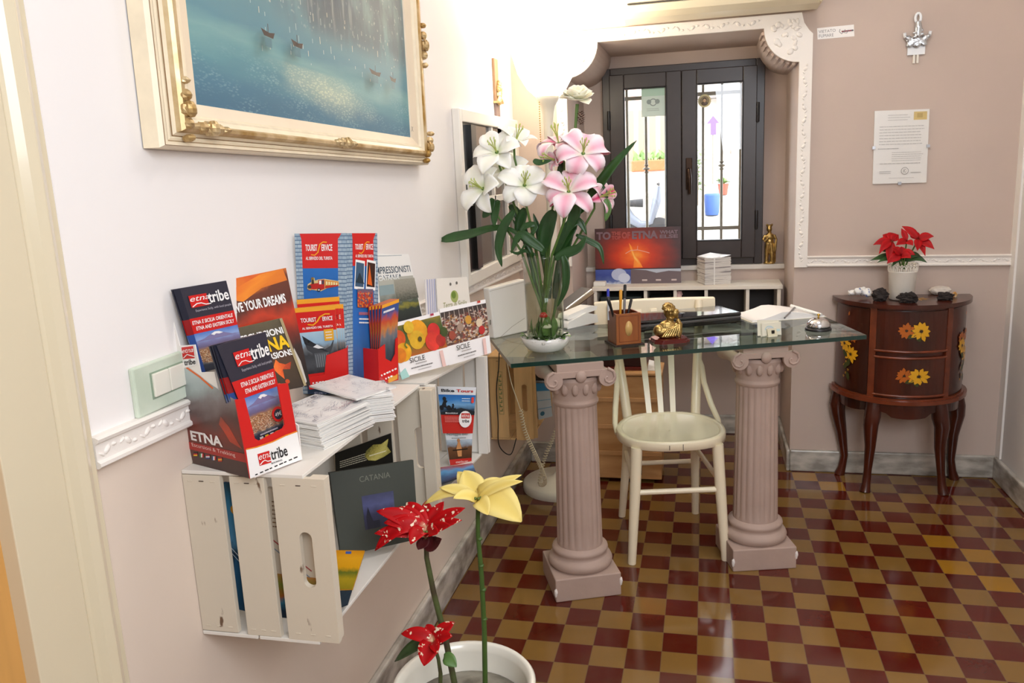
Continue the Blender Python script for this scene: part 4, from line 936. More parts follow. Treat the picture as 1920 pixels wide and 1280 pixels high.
# two-faced cardboard tower with red pockets
S0 = at_z(650, 738, TZ); nL = V((.36, -.93, 0)).normalized(); nR = V((.93, -.36, 0)).normalized()
tw = thing('leaflet_tower', S0, 'blue and red two-sided cardboard leaflet tower with brick pattern', 'leaflet holder')
M_brick = brick_print('printed_bricks')
M_bsky = pic('printed_blue_sky', [(0, '#25466e'), (.3, '#3a6aa6'), (.45, '#2f6cb8'), (.7, '#2166b0'), (1, '#2a74c0')], 3, .3)
fl = Sheet(*pq((552, 438), (650, 437), (650, 738), (566, 738), p0=S0, n=nL), .003, flat('#7f93a4'))
fl.rect(0, 0, 1, 1, M_brick).rect(.13, .0, .83, 1, M_bsky).poly([(.10, 1), (.90, 1), (.83, .965), (.83, .79), (.13, .79), (.13, .965)], RD)
def ts(s, x0, x1, y0, y1):
    w_ = x1-x0; h_ = y1-y0
    s.text('TOURIST', x0, y0, x0+w_*.44, y1, WH, .02); s.text('ERVICE', x0+w_*.60, y0, x1, y1, WH, .02)
    s.line([(x0+w_*.20, y0-h_*.55), (x0+w_*.34, y0-h_*.65), (x0+w_*.46, y0-h_*.2), (x0+w_*.54, y1), (x0+w_*.66, y1+h_*.35), (x0+w_*.80, y1+h_*.3)], w_*.022, flat('#f0a024'))
    s.text('AL SERVIZIO DEL TURISTA', x0, y0-h_*1.35, x1, y0-h_*.85, WH, .02)
ts(fl, .20, .72, .895, .935)
rd2, og = flat('#b8241e'), flat('#d88a34')
def train(s, ox, oy, k):
    ar = s.w/s.h; q = lambda *p: [(ox+a*k, oy+b*k*ar) for a, b in p]
    s.poly(q((-.02, .02), (.0, .18), (.12, .26), (.12, .40), (.22, .40), (.24, .30), (.34, .34), (.55, .36), (1.0, .28), (1.02, .12), (.62, .04), (.42, -.06), (.2, -.02)), flat('#d8c084'))
    s.poly(q((.02, .04), (.04, .16), (.14, .20), (.34, .22), (.40, .04), (.2, .0)), rd2); s.poly(q((.34, .04), (.34, .32), (.54, .34), (.54, .02), (.42, -.02)), rd2); s.poly(q((.37, .18), (.37, .30), (.44, .31), (.44, .18)), WH); s.poly(q((.46, .18), (.46, .31), (.52, .32), (.52, .18)), flat('#3c4450'))
    s.poly(q((.56, .06), (.56, .32), (.99, .26), (.99, .12)), og); s.poly(q((.56, .04), (.56, .12), (.99, .16), (.99, .12)), rd2)
    for i in range(5): s.poly(q((.59+.08*i, .16-.004*i), (.59+.08*i, .28-.01*i), (.64+.08*i, .275-.01*i), (.64+.08*i, .16)), flat('#e8dca4'))
    s.poly(q((.13, .20), (.14, .36), (.20, .36), (.21, .20)), flat('#3a3428')); s.disc(ox+.165*k, oy+.38*k*ar, .045*k, flat('#8a6a2c')); s.disc(ox+.06*k, oy+.10*k*ar, .06*k, flat('#3c3a38')); s.disc(ox+.36*k, oy-.005*k*ar, .055*k, flat('#1d1c1e')); s.disc(ox+.36*k, oy-.005*k*ar, .03*k, flat('#c9c9c9')); s.poly(q((0, 0), (.12, .03), (.1, -.02)), og)
train(fl, .22, .66, .62); fl.text('TRENINO', .30, .505, .66, .53, flat('#b05a6a'))
fl.build('left_face', tw)
fr = Sheet(*pq((650, 437), (707, 437), (712, 740), (650, 738), p0=S0, n=nR), .003, flat('#7f93a4'))
fr.rect(0, 0, 1, 1, M_brick).rect(.18, 0, .86, 1, M_bsky).poly([(.16, 1), (.94, 1), (.86, .96), (.86, .80), (.18, .80), (.18, .96)], RD)
ts(fr, .26, .84, .90, .935)
for x, a in ((.24, '#3f5a74'), (.60, '#3a1c14')):
    fr.poly([(x-.03, .66), (x+.02, .84), (x+.32, .83), (x+.28, .65)], WH); fr.poly([(x, .675), (x+.04, .825), (x+.29, .815), (x+.26, .67)], flat(a))
fr.poly([(.62, .69), (.70, .81), (.78, .68)], flat('#e0641e')); fr.poly([(.25, .70), (.38, .76), (.52, .69)], flat('#24343f'))
fr.rect(.30, .545, .80, .66, pic('crowd_red', [(0, '#a03a20'), (.5, '#c8482c'), (1, '#4a5a74')], 9, .5, (0, .8, 12, ['#c22a22', '#e0843a', '#a83a26', '#46546a'])))
fr.scribble(.34, .495, .78, .52, 1, flat('#b06a7a'), .7, 9).scribble(.34, .44, .9, .485, 2, WH, .4, 4)
fr.build('right_face', tw)
tb = MB(); a0 = S0-V((0, 0, 0)); tb.poly([S0, fl.c[3], fl.c[3]-nL*.08, S0-nL*.09, fr.c[2]], (0, 0, .002), flat('#7f93a4')); tb.build('base', tw)
# left pocket and its leaflets
pk = S0+nL*.030
pkm = MB(); poly_on(pkm, [(612, 666), (650, 652), (652, 708), (592, 716), (590, 712), (608, 704)], pk, nL, RD, 0, .002)
poly_on(pkm, [(576, 706), (652, 698), (653, 722), (580, 730)], pk, nL, RD, .0004, .002)
pkm.poly([at_p(650, 652, pk, nL), at_p(652, 722, pk, nL), at_p(652, 722, pk, nL)-nL*.028, at_p(650, 652, pk, nL)-nL*.028], nR*.002, RD)
pdash(pkm, (586, 718), (640, 710), 1.2, pk, nL, WH, .001)
pkm.build('left_pocket', tw)
M_ele = pic('lava_elephant_photo', [(0, '#2c2c30'), (.2, '#4a4c50'), (.45, '#3a3c40'), (.62, '#6f7478'), (.75, '#8fb0c8'), (1, '#a9c4d4')], 6, .25)
def el_leaf(px, p0, lab, n=nL):
    s = Sheet(*pq(*px, p0=p0, n=n), .003, flat('#e8b04a'))
    s.rect(0, 0, 1, 1, RD).rect(0, .94, 1, 1, flat('#eea42c')).rect(.0, .08, 1, .66, M_ele)
    s.poly([(.05, .62), (.08, .50), (.30, .45), (.50, .46), (.62, .40), (.80, .44), (.92, .54), (.86, .42), (.78, .34), (.76, .20), (.30, .20), (.26, .36), (.12, .42)], flat('#3d3f43')); s.poly([(.30, .45), (.42, .48), (.60, .42), (.44, .42)], flat('#dfe0e0')); s.disc(.2, .53, .03, flat('#1d1d1f')); s.poly([(.30, .16), (.30, .36), (.74, .36), (.74, .16)], flat('#55585c'))
    for i in range(6): s.rect(.33+i*.065, .16, .345+i*.065, .34, flat('#8a8d90'))
    s.rect(.66, .52, .92, .68, flat('#e3a62a')).scribble(.70, .54, .88, .66, 3, flat('#e8e0d0'), .4, 4)
    s.text('TOURIST', .10, .80, .50, .86, WH, .02).text('ERVICE', .66, .80, .92, .86, WH, .02).line([(.26, .77), (.40, .755), (.52, .80), (.60, .86), (.74, .895), (.86, .89)], .02, flat('#f0a024')).text('AL SERVIZIO DEL TURISTA', .10, .705, .92, .735, WH, .02)
    return s.build('city_leaflet', label=lab, cat='leaflet')
el_leaf(((556, 562), (636, 556), (644, 690), (572, 700)), S0+nL*.008, 'red leaflet sticking up behind the others in the left pocket of the tower')
for i, lab in ((3, 'fourth red leaflet from the front in the left pocket of the tower'), (2, 'third red leaflet from the front in the left pocket of the tower'), (1, 'second red leaflet from the front in the left pocket of the tower')):
    el_leaf(((553+3.5*i, 577+.4*i), (630+4.5*i, 570), (638+4.2*i, 700), (584+3*i, 706)), pk-nL*(.006+.004*i), lab)
el_leaf(((552, 578), (628, 572), (636, 704), (580, 712)), pk-nL*.005, 'foremost red leaflet with a stone elephant in the left pocket of the tower')
# right pocket
pr = S0+nR*.045
pkm = MB(); tlr, trr, brr, blr = pq((712, 652), (744, 622), (748, 712), (716, 735), p0=pr, n=nR)
poly_on(pkm, [(709, 655), (722, 645), (723, 672), (734, 678), (741, 664), (742, 636), (746, 632), (747, 712), (711, 722)], pr, nR, RD, 0, .002)
q0, q1 = at_p(709, 655, pr, nR), at_p(711, 722, pr, nR)
pkm.poly([q0, q1, q1-nR*.045-V((0, 0, 0)), q0-nR*.045], -nL*-.002, RD)
pdash(pkm, (714, 704), (744, 690), 1.5, pr, nR, WH, .001, 6); pdash(pkm, (722, 710), (736, 704), 1.5, pr, nR, WH, .001, 3)
poly_on(pkm, [(727, 712), (732, 704), (740, 704), (745, 700), (745, 710), (728, 718)], pr, nR, flat('#e0a040'), .0008, .0002)
pkm.build('right_pocket', tw)
def rt_leaf(i, lab):
    q = pr-nR*(.004+.0075*i); dx = -6*i
    s = Sheet(*pq((716+dx, 572+.8*i), (748+dx*.6, 560), (742+dx*.3, 690), (710+dx*.4, 700), p0=q, n=nR), .003, flat('#b83a2a'))
    s.rect(0, 0, 1, 1, pic('bus_photo', [(0, '#22262c'), (.3, '#3c4650'), (.5, '#6a7078'), (.62, '#c27a3a'), (.75, '#c2482c'), (.86, '#38508c'), (1, '#38508c')], 6, .3)).rect(0, .95, 1, 1, flat('#eea42c')).scribble(.1, .86, .8, .91, 1, WH, .6, 4)
    return s.build('bus_leaflet', label=lab, cat='leaflet')
for i, lab in ((4, 'rearmost orange-topped leaflet in the right pocket of the tower'), (3, 'fourth orange-topped leaflet from the front in the right pocket of the tower'), (2, 'third orange-topped leaflet from the front in the right pocket of the tower'), (1, 'second orange-topped leaflet from the front in the right pocket of the tower'), (0, 'foremost orange-topped leaflet in the right pocket of the tower')): rt_leaf(i, lab)

# exhibition leaflet, card, strip, two booklets
nW = V((.93, -.35, .12)).normalized(); pw = V((-.785, 0, 1.05))
s = Sheet(*pq((696, 476), (766, 476), (792, 592), (705, 615), p0=pw, n=nW), .003, flat('#e9e6e0'))
s.rect(0, 0, 1, 1, flat('#ebe8e2')).line([(.05, .97), (.8, .98)], .004, flat('#8c98a0')).text('IMPRESSIONISTI', .05, .72, .95, .82, flat('#3c4c5c'), .01).text('CATANIA', .12, .62, .70, .70, flat('#3c4c5c'), .01)
s.rect(.12, .0, .98, .66, pic('garden_painting', [(0, '#23282a'), (.25, '#2f3a34'), (.35, '#8a8438'), (.42, '#4c5648'), (.6, '#8c9088'), (.8, '#aeb0a4'), (1, '#b4b2a6')], 6, .3)).rect(.48, .30, 1, .62, pic('tree_painting', [(0, '#4a4c42'), (.5, '#8a877a'), (1, '#a09c8e')], 12, .7)).rect(.12, .42, .46, .56, flat('#8c9ea0'))
s.text('CATANIA', .12, .625, .62, .69, flat('#eef0ee'), .01)
s.build('exhibition_leaflet', label='pale leaflet headed IMPRESSIONISTI behind the cardboard tower', cat='leaflet')
pw2 = V((-.765, .12, 1.0))
s = Sheet(*pq((797, 524), (822, 522), (824, 596), (800, 602), p0=pw2-nW*.006, n=nW), .002, flat('#e6e2e2')); s.rect(0, 0, 1, 1, flat('#e9e4e2'))
for i in range(5): s.rect(.10+.17*i, 0, .20+.17*i, 1, flat('#b4b4cc'))
s.build('leaflet', label='pale lilac striped leaflet left of the card with a green tree', cat='leaflet')
s = Sheet(*pq((818, 522), (876, 519), (884, 588), (822, 600), p0=pw2, n=nW), .003, flat('#ece6dc'))
s.rect(0, 0, 1, 1, flat('#f0e9de')).disc(.52, .52, .12, flat('#a8b26a')).disc(.50, .56, .07, flat('#6f8a3c')).text('Terra di Sicilia', .16, .26, .88, .40, flat('#9a9a5c'), 0, .2).line([(.2, .20), (.9, .20)], .008, flat('#d8b89a')).disc(.42, .84, .03, flat('#6f6a62')).disc(.62, .86, .03, flat('#6f6a62'))
s.build('card', label='cream card with a green tree behind the Sicily booklets', cat='card')
def sicile(px, p0, lab, img, z):
    s = Sheet(*pq(*px, p0=p0, n=nS), .004, flat('#e8e4e0')); s.rect(0, 0, 1, 1, flat('#f0ecea')); img(s)
    s.text('SICILE', .20, .215, .50, .305, BKI); s.scribble(.30, .160, .52, .20, 1, flat('#a9a39f'), .5, 2); s.scribble(.20, .10, .66, .135, 1, flat('#7a7674'), .6, 3); s.scribble(.32, .045, .6, .08, 1, flat('#b8b2b0'), .5, 4); s.rect(.80, .0, .87, .30, flat('#e8c2ba')); s.rect(.78, .96, .85, 1.0, flat('#c2483c' if z else '#b03a50'))
    return s.build('booklet', label=lab, cat='booklet')
nS = V((.86, -.46, .22)).normalized(); pS = V((-.628, -.20, .935))
M_veg = pic('fruit_backdrop', [(0, '#b85a20'), (.3, '#6a6a2a'), (.6, '#3f5a2c'), (.85, '#5a5c2c'), (1, '#8a7a2c')], 4, .5)
def img_a(s):
    s.rect(0, .33, 1, .93, M_veg)
    for x, y, r, h in ((.05, .70, .14, '#d8541c'), (.44, .72, .21, '#e09a20'), (.40, .60, .15, '#d8a828'), (.10, .44, .15, '#e0a01c'), (.02, .40, .12, '#d87a18'), (.76, .68, .13, '#cf2c2a'), (.70, .50, .15, '#d8382c'), (.86, .48, .10, '#b02a26'), (.28, .86, .10, '#d8b02c'), (.96, .62, .08, '#3c4a20')):
        s.disc(x+.03, y, r, mat('fruit_'+h[1:], h, .3, var=.25, scale=30), .95)
    s.disc(.48, .60, .04, flat('#5a4a20')); s.line([(.20, .50), (.17, .56), (.19, .60)], .012, flat('#6a7a2c'))
M_pup = pic('puppet_photo', [(0, '#6a3c34'), (.3, '#8a6a5c'), (.6, '#5a3f36'), (.85, '#4c3c38'), (1, '#3c3432')], 7, .4, (0, .85, 22, ['#8c3a30', '#b9a08c', '#5a4038', '#d8c8b8', '#a8702c', '#6c4a44', '#4a3834']))
def img_b(s):
    s.rect(0, .33, 1, .93, M_pup)
    for i in range(9): s.line([(.08+.1*i, .92), (.05+.11*i, .66)], .006, flat('#b9a89c'))
    for x, y, h in ((.55, .70, '#c8923a'), (.78, .60, '#d8c4a8'), (.82, .46, '#b82c2a'), (.35, .60, '#a08878'), (.15, .5, '#9c4a38')): s.disc(x, y, .07, flat(h))
sicile(((824, 579), (910, 561), (921, 661), (842, 685)), pS-nS*.008, 'white Sicily booklet with puppets on its cover, nearest the white router', img_b, 1)
sicile(((733, 607), (823, 584), (846, 683), (752, 708)), pS, 'white Sicily booklet with fruit on its cover, nearest the red pocket', img_a, 0)
f = MB(); poly_on(f, [(748, 700), (758, 690), (766, 706), (752, 712)], V((-.63, -.30, .93)), nS, flat('#a8d4cc'), .004, .001); f.build('paper_scrap', label='small pale turquoise paper scrap at the corner of the fruit booklet', cat='paper')

# two stacks of folded city maps
M_paper = mat('folded_paper', '#e9e6e0', .6, var=.03, scale=40); M_pedge = mat('paper_fold_grey', '#b9b5b0', .6)
def map_proto(name, p, a, b, t, lab, g):
    """folded map: a, b edge vectors in the plane"""
    s = Sheet(V(p)+b, V(p)+a+b, V(p)+a, V(p), t*.8, M_paper)
    rn = random.Random(3)
    s.rect(.0, .0, 1, 1, flat('#ebe8e4')).line([(.04, .06), (.96, .06), (.96, .94), (.04, .94), (.04, .06)], .003, flat('#a8a6b2'))
    for i in range(26):
        x, y = rn.uniform(.08, .88), rn.uniform(.10, .85); q = [(x, y)]
        for _ in range(rn.randint(3, 6)): x = min(.94, max(.06, x+rn.uniform(-.12, .12))); y = min(.92, max(.08, y+rn.uniform(-.1, .1))); q.append((x, y))
        s.line(q, .0025, flat(rn.choice(['#8a8ca0', '#9a98a8', '#b0aab0', '#a88c94'])))
    for i in range(10):
        x, y, r = rn.choice([.1, .9, rn.uniform(.1, .9)]), rn.choice([.12, .88, rn.uniform(.1, .9)]), rn.uniform(.02, .05)
        s.line([(x+r*math.cos(k*.8), y+r*math.sin(k*.8)) for k in range(8)], .004, flat('#7c7e90'))
    s.line([(.62, .12), (.66, .16), (.70, .11), (.74, .15), (.78, .11), (.83, .15), (.88, .12)], .004, flat('#9a6c7c'))
    return s.build(name, label=lab, cat='map', group=g, origin=V(p))
def stack(p, a, b, n, t, lab_top, lab, g, jit, lean=(0, 0)):
    rn = random.Random(len(g)); o = map_proto('folded_map', p, a, b, t, lab, g)
    for i in range(1, n):
        c = dup(o, V(p)+V((rn.uniform(-1, 1)*jit+lean[0]*i, rn.uniform(-1, 1)*jit+lean[1]*i, t*i)), (0, 0, rn.uniform(-.05, .05)))
        if i == n-1: c['label'] = lab_top; del c['group']; c.rotation_euler = (0, 0, 0); c.location = V(p)+V((lean[0]*i, lean[1]*i, t*i))
stack((-.620, -.838, TZ), V((.033, .142, 0)), V((-.128, .045, 0)), 18, .0027, 'uppermost white city map of the stack beside the cardboard dispenser', 'white folded city map in the stack beside the cardboard dispenser', 'city maps stacked by the dispenser', .0025, (-.0004, -.0002))
stack((-.622, -.690, TZ), V((.062, .034, 0)), V((-.055, .095, 0)), 20, .0027, 'white city map under the large top one in front of the tower', 'white folded city map in the stack in front of the tower', 'city maps stacked before the tower', .003)
mp_ = map_proto('folded_map', V((-.608, -.716, TZ+.0555)), V((.043, .094, 0)), V((-.139, .088, 0)), .004, 'large white city map lying askew on top of the stack in front of the tower', None)
# ---------------------------------------------------------------- glass desk on two plaster columns
M_plas = mat('mauve_plaster_cast', '#b59c8f', .65, var=.05, scale=12, bump=.15, bscale=60); M_chip = mat('chipped_plaster', '#efe6e0', .8)
def column(loc, rz, lab):
    r = thing('plaster_column', loc, lab, 'column', None, rz)
    f = MB(); f.bb((-.110, -.110, 0), (.110, .110, .080), M_plas); o = f.build('plinth', r, local=True, bevel=.004)
    for q in ((-.109, -.109, .035), (.109, -.109, .05)): MB().ell(q, (.006, .006, .014), M_chip, 8, 6, jit=.3).build('chip', o, local=True)
    f = MB(); f.lathe([(.098, .080), (.106, .088), (.108, .100), (.102, .112), (.092, .118), (.088, .122), (.090, .130), (.094, .137), (.092, .145), (.084, .150), (.079, .154)], (0, 0, 0), M_plas, 40); f.build('base_torus', r, local=True)
    f = MB(); fl_ = lambda a, z: 1-.055*abs(math.sin(a*10))**.6*(1 if .165 < z < .64 else 0) if False else 1-.05*(1-abs(math.cos(a*10)))
    zs = [.150, .16]+[.17+.46*i/10 for i in range(11)]+[.64]
    f.lathe([(.0765-.008*((z-.15)/.5), z) for z in zs], (0, 0, 0), M_plas, 160, rmod=lambda a, z: fl_(a, z) if .165 < z < .635 else 1); f.build('shaft', r, local=True)
    f = MB(); f.lathe([(.069, .636), (.074, .642), (.075, .650), (.071, .656), (.070, .662), (.078, .700), (.086, .725), (.080, .735)], (0, 0, 0), M_plas, 40)
    for i in range(14):
        a = 2*PI*i/14; f.ell((.076*math.cos(a), .076*math.sin(a), .700), (.012, .012, .022), M_plas, 8, 6)
    for sx in (-1, 1):                               # pulvinus rolls ending in volutes front and back
        f.lathe([(.028, -.088), (.030, -.080), (.022, -.05), (.019, 0), (.022, .05), (.030, .080), (.028, .088)], (sx*.086, 0, .735), M_plas, 20, (0, 1, 0))
    for sy in (-1, 1):
        f.box((0, sy*.078, .752), (.17, .018, .020), M_plas)
        f.ell((0, sy*.090, .745), (.018, .010, .020), M_plas, 10, 7)
        for sx in (-1, 1):
            sp = [(sx*.086+sx*(.030-.0035*k)*math.cos(PI/2-k*.75), sy*.089, .735+(.030-.0035*k)*math.sin(PI/2-k*.75)) for k in range(9)]
            f.tube(sp, [.0055-.0003*k for k in range(9)], M_plas, 8)
    f.box((0, 0, .772), (.150, .165, .028), M_plas)
    f.build('capital', r, local=True, bevel=.003)
    return r
column((-.389, .466, 0), math.radians(22), 'mauve plaster Ionic column under the left end of the glass desk top')
column((.193, .748, 0), math.radians(15), 'mauve plaster Ionic column under the right end of the glass desk top')
M_dtop = clear_glass('desk_glass', '#dfece6', rough=.01); M_dedge = mat('glass_edge_green', '#07332c', .08, spec=.8)
GZ = .800
q = [V((-.563, .318, 0)), V((.538, .764, 0)), V((.418, 1.24, 0)), V((-.775, .815, 0))]
dk = thing('glass_desk_top', (0, .8, GZ-.012), 'clear glass desk top with green edges resting on two columns', 'desk')
f = MB(); f.add([p+V((0, 0, GZ)) for p in q], [(0, 1, 2, 3)], M_dtop); f.add([p+V((0, 0, GZ-.0135)) for p in q], [(3, 2, 1, 0)], M_dtop); f.build('glass_pane', dk)
f = MB()
for i in range(4):
    a, b = q[i], q[(i+1) % 4]; n_ = V(((b-a).y, -(b-a).x, 0)).normalized()
    f.add([a+V((0, 0, GZ-.0135)), b+V((0, 0, GZ-.0135)), b+V((0, 0, GZ)), a+V((0, 0, GZ))], [(0, 1, 2, 3)], M_dedge)
f.build('polished_edge', dk)

# ---------------------------------------------------------------- chair
M_chair = mat('cream_chair_paint', '#f5e6c8', .32, h2='#6b4a34', thr=.74, scale=13, coat=.2)
M_ch2 = mat('cream_chair_paint_clean', '#f5e7ca', .3, coat=.2)
ch = thing('bentwood_chair', (-.105, .82, 0), 'cream painted bentwood chair with spindle back behind the glass desk', 'chair', None, math.radians(13))
n = 40
def seatout(k, z): 
    o = []
    for i in range(n):
        a = 2*PI*i/n; x = math.cos(a); y = math.sin(a)
        ex = 2.6; r = (abs(x)**ex+abs(y)**ex)**(-1/ex)
        w_ = .193-.028*max(0, y*r)                    # narrower at the back
        o.append((x*r*w_*k, y*r*.185*k, z))
    return o
f = MB(); rings = [seatout(.96, .418), seatout(1.0, .422), seatout(1.0, .447), seatout(.985, .452), seatout(.90, .452), seatout(.885, .448)]
vs = sum(rings, []); f.add(vs, [(j*n+i, j*n+(i+1) % n, (j+1)*n+(i+1) % n, (j+1)*n+i) for j in range(5) for i in range(n)], M_chair, True); 
for x, dz, hh in ((-.034, .434, .016), (.012, .434, .022)): f.box((x, -.1853, dz), (.0016, .002, hh), mat('dark_crack', '#4a3020', .8))
f.build('seat_rim', ch, local=True)
f = MB(); rings = [seatout(.885, .448), seatout(.7, .440), seatout(.4, .436), seatout(.02, .435)]; vs = sum(rings, [])
f.add(vs, [(j*n+i, j*n+(i+1) % n, (j+1)*n+(i+1) % n, (j+1)*n+i) for j in range(3) for i in range(n)], M_ch2, True); f.add(seatout(.96, .418)[::-1], [tuple(range(n))], M_ch2); f.build('seat_panel', ch, local=True)
for sx in (-1, 1):
    MB().tube([(sx*.140, -.140, .425), (sx*.150, -.148, .25), (sx*.166, -.158, .0)], [.020, .019, .0145], M_chair, 14).build('leg', ch, local=True)
    MB().tube([(sx*.128, .165, .43), (sx*.134, .19, .25), (sx*.148, .250, .0)], [.018, .017, .014], M_chair, 14).build('leg', ch, local=True)
    MB().tube([(sx*.128, .160, .42), (sx*.140, .195, .55), (sx*.158, .245, .72), (sx*.172, .295, .86)], [.018, .018, .016, .014], M_chair, 14).build('back_post', ch, local=True)
    MB().tube([(sx*.188, .02, .425), (sx*.190, .06, .45), (sx*.180, .125, .49), (sx*.166, .180, .56), (sx*.163, .205, .62), (sx*.158, .215, .645)], [.008, .010, .011, .011, .010, .006], M_ch2, 10).build('side_brace', ch, local=True)
    MB().tube([(sx*.150, -.148, .285), (sx*.135, .195, .300)], .009, M_ch2, 10).build('stretcher', ch, local=True)
MB().tube([(-.148, -.147, .262), (.148, -.147, .262)], .010, M_ch2, 10).build('stretcher', ch, local=True)
MB().tube([(-.137, .2, .24), (.137, .2, .24)], .009, M_ch2, 10).build('stretcher', ch, local=True)
for i in range(3):
    x = -.045+.045*i
    f = MB(); xs = x*1.0; f.poly([(x-.010, .163, .435), (x+.010, .163, .435), (xs*1.35+.0125, .317, .83), (xs*1.35-.0125, .317, .83)], (0, .008, .002), M_ch2); f.build('spindle', ch, local=True, bevel=.002)
f = MB(); pts = []
for i in range(17):
    t = i/16*2-1; pts.append((t*.235, .325-.035*t*t, 0))
k = len(pts); vs = []
for (x, y, _), z0, z1 in [(p, .772, .870) for p in pts]:
    vs += [(x, y-.009, z0), (x, y+.009, z0), (x, y+.018, z1), (x, y, z1)]
f.add(vs, [(i*4+j, i*4+(j+1) % 4, (i+1)*4+(j+1) % 4, (i+1)*4+j) for i in range(k-1) for j in range(4)]+[(3, 2, 1, 0), (k*4-4, k*4-3, k*4-2, k*4-1)], M_ch2); f.build('top_rail', ch, local=True, bevel=.008, seg=4)

# ---------------------------------------------------------------- on the desk
# white router, upright
r0 = at_z(927, 635, GZ); r1 = at_z(989, 621, GZ); dr = (r1-r0).normalized(); nr = V((dr.y, -dr.x, 0)); M_wpl = mat('white_plastic', '#eceae4', .35)
rt = thing('router', (r0+r1)/2, 'white upright router box at the left corner of the glass desk', 'router')
p = pq((917, 541), (984, 523), (989, 621), (927, 635), p0=r0, n=(nr+V((0, 0, .10))).normalized())
f = MB(); k = -nr*.035; f.hexa([p[3]+k, p[2]+k, p[2], p[3], p[0]+k, p[1]+k, p[1], p[0]], M_wpl); f.build('case', rt, bevel=.005)
s = MB(); n_ = (nr+V((0, 0, .1))).normalized()
pline(s, [(938, 632), (960, 612), (984, 596)], .5, r0, n_, flat('#b9b4aa'), .0006); poly_on(s, [(918, 600), (920, 599), (920.5, 608), (918.5, 609)], r0, n_, flat('#77736b'), .0006, .0004); pline(s, [(918, 546), (984, 528)], .4, r0, n_, flat('#c6c1b6'), .0006); s.build('seam', rt)
# telephone and card terminal
t0 = at_z(1078, 608, GZ); ph = thing('telephone', t0, 'white telephone base with its handset behind the lily vase', 'telephone')
a = math.radians(55); R = Matrix.Rotation(a, 3, 'Z')
f = MB(); pr_ = [(-.085, 0), (.085, 0), (.080, .030), (.02, .046), (-.075, .024)]
f.poly([t0+V((0, 0, z))+R @ V((x, -.042, 0)) for x, z in pr_], R @ V((0, .084, 0)), M_wpl); f.build('base', ph, bevel=.008, seg=3)
f = MB(); f.poly([t0+V((0, 0, z))+R @ V((x, -.030, 0)) for x, z in [(-.07, .030), (.09, .046), (.096, .060), (.06, .066), (-.06, .048)]], R @ V((0, .055, 0)), mat('white_plastic_gloss', '#f4f2ec', .2)); f.build('handset', ph, bevel=.008, seg=3)
t1 = at_z(1084, 590, GZ); ct = thing('card_terminal', t1, 'dark grey card terminal with chrome edge behind the white telephone', 'terminal')
M_dgrey = mat('grey_plastic_device', '#6c6a6b', .35); M_chr = mat('chrome', '#d8d8da', .12, metal=1)
Rt = Matrix.Rotation(math.radians(40), 3, 'Z') @ Matrix.Rotation(math.radians(-28), 3, 'Y')
f = MB(); f.box(t1+V((-.02, .03, .058)), (.15, .085, .020), M_dgrey, M=Rt); f.build('body', ct, bevel=.006)
f = MB(); f.box(t1+V((-.02, .03, .058))+Rt @ V((.0, -.046, 0)), (.145, .010, .024), M_chr, M=Rt); f.build('chrome_edge', ct, bevel=.004)
f = MB(); f.box(t1+V((-.02, .03, .02)), (.08, .06, .036), M_dgrey, rz=.7); f.build('foot', ct, bevel=.006)
# wooden pen cube
h0 = V((-.243, .625, GZ)); hr = math.radians(26)
M_box = mat('red_brown_veneer', '#7a3d1e', .3, h2='#6a2e14', scale=5, stretch=(6, 6, 1), coat=.3); M_box2 = mat('light_veneer', '#9a5a2a', .3, h2='#8a4a20', scale=5, stretch=(6, 6, 1), coat=.3)
pc = thing('pen_box', h0, 'square brown wooden pen box with an oval inlay on the glass desk', 'pen holder', None, hr)
f = MB(); f.bb((-.052, -.052, 0), (.052, .052, .005), mat('dark_felt', '#2a1c14', .8)); f.build('base', pc, local=True)
f = MB(); w_ = .043
for (x0, y0, x1, y1) in ((-w_, -w_, w_, -w_+.006), (-w_, w_-.006, w_, w_), (-w_, -w_+.006, -w_+.006, w_-.006), (w_-.006, -w_+.006, w_, w_-.006)): f.bb((x0, y0, .005), (x1, y1, .108), M_box2 if y0 == -w_ and y1 < 0 else M_box)
f.bb((-w_+.006, -w_+.006, .005), (w_-.006, w_-.006, .010), M_box); f.build('body', pc, local=True, bevel=.0012)
f = MB(); f.lathe([(.001, 0), (.020, 0), (.020, .0012), (.0001, .0014)], (0, 0, 0), mat('pale_inlay', '#cfa765', .3), 28, (0, -1, 0)); f.v = [V((v.x*.62, v.y-w_, v.z*1.25+.058)) for v in f.v]
f.build('oval_inlay', pc, local=True)
f = MB(); ln = mat('inlay_line', '#6a2c10', .4)
for a0, b0, a1, b1 in ((-.034, .014, .034, .0155), (-.034, .099, .034, .1005), (-.034, .0155, -.0325, .099), (.0325, .0155, .034, .099)): f.bb((a0, -w_-.0004, b0), (a1, -w_+.001, b1), ln)
f.build('inlay_border', pc, local=True)
def pen(name, px0, px1, d0, r, ms, lab):
    p0, p1 = at_y(*px0, d0[0]), at_y(*px1, d0[1]); d = (p1-p0); t = thing(name, p0, lab, 'pen')
    f = MB(); f.tube([p0, p0+d*.62], [r*.8, r], ms[0], 10); f.build('barrel', t)
    f = MB(); f.tube([p0+d*.6, p0+d*.97, p1], [r*1.15, r*1.15, r*.5], ms[1], 10); f.build('cap', t); return t
bl, bk_, og_ = mat('blue_plastic', '#2a35a8', .3), mat('black_plastic', '#1a1819', .35), mat('orange_plastic', '#dd9a2c', .35)
clr = mat('clear_barrel', '#c9ccd2', .2)
pen('pen', (1141, 600), (1140, 541), (.63, .655), .0042, (clr, bl), 'blue capped pen standing in the wooden pen box')
pen('pen', (1152, 598), (1139, 556), (.60, .58), .0048, (bk_, bk_), 'black pen leaning left in the front of the wooden pen box')
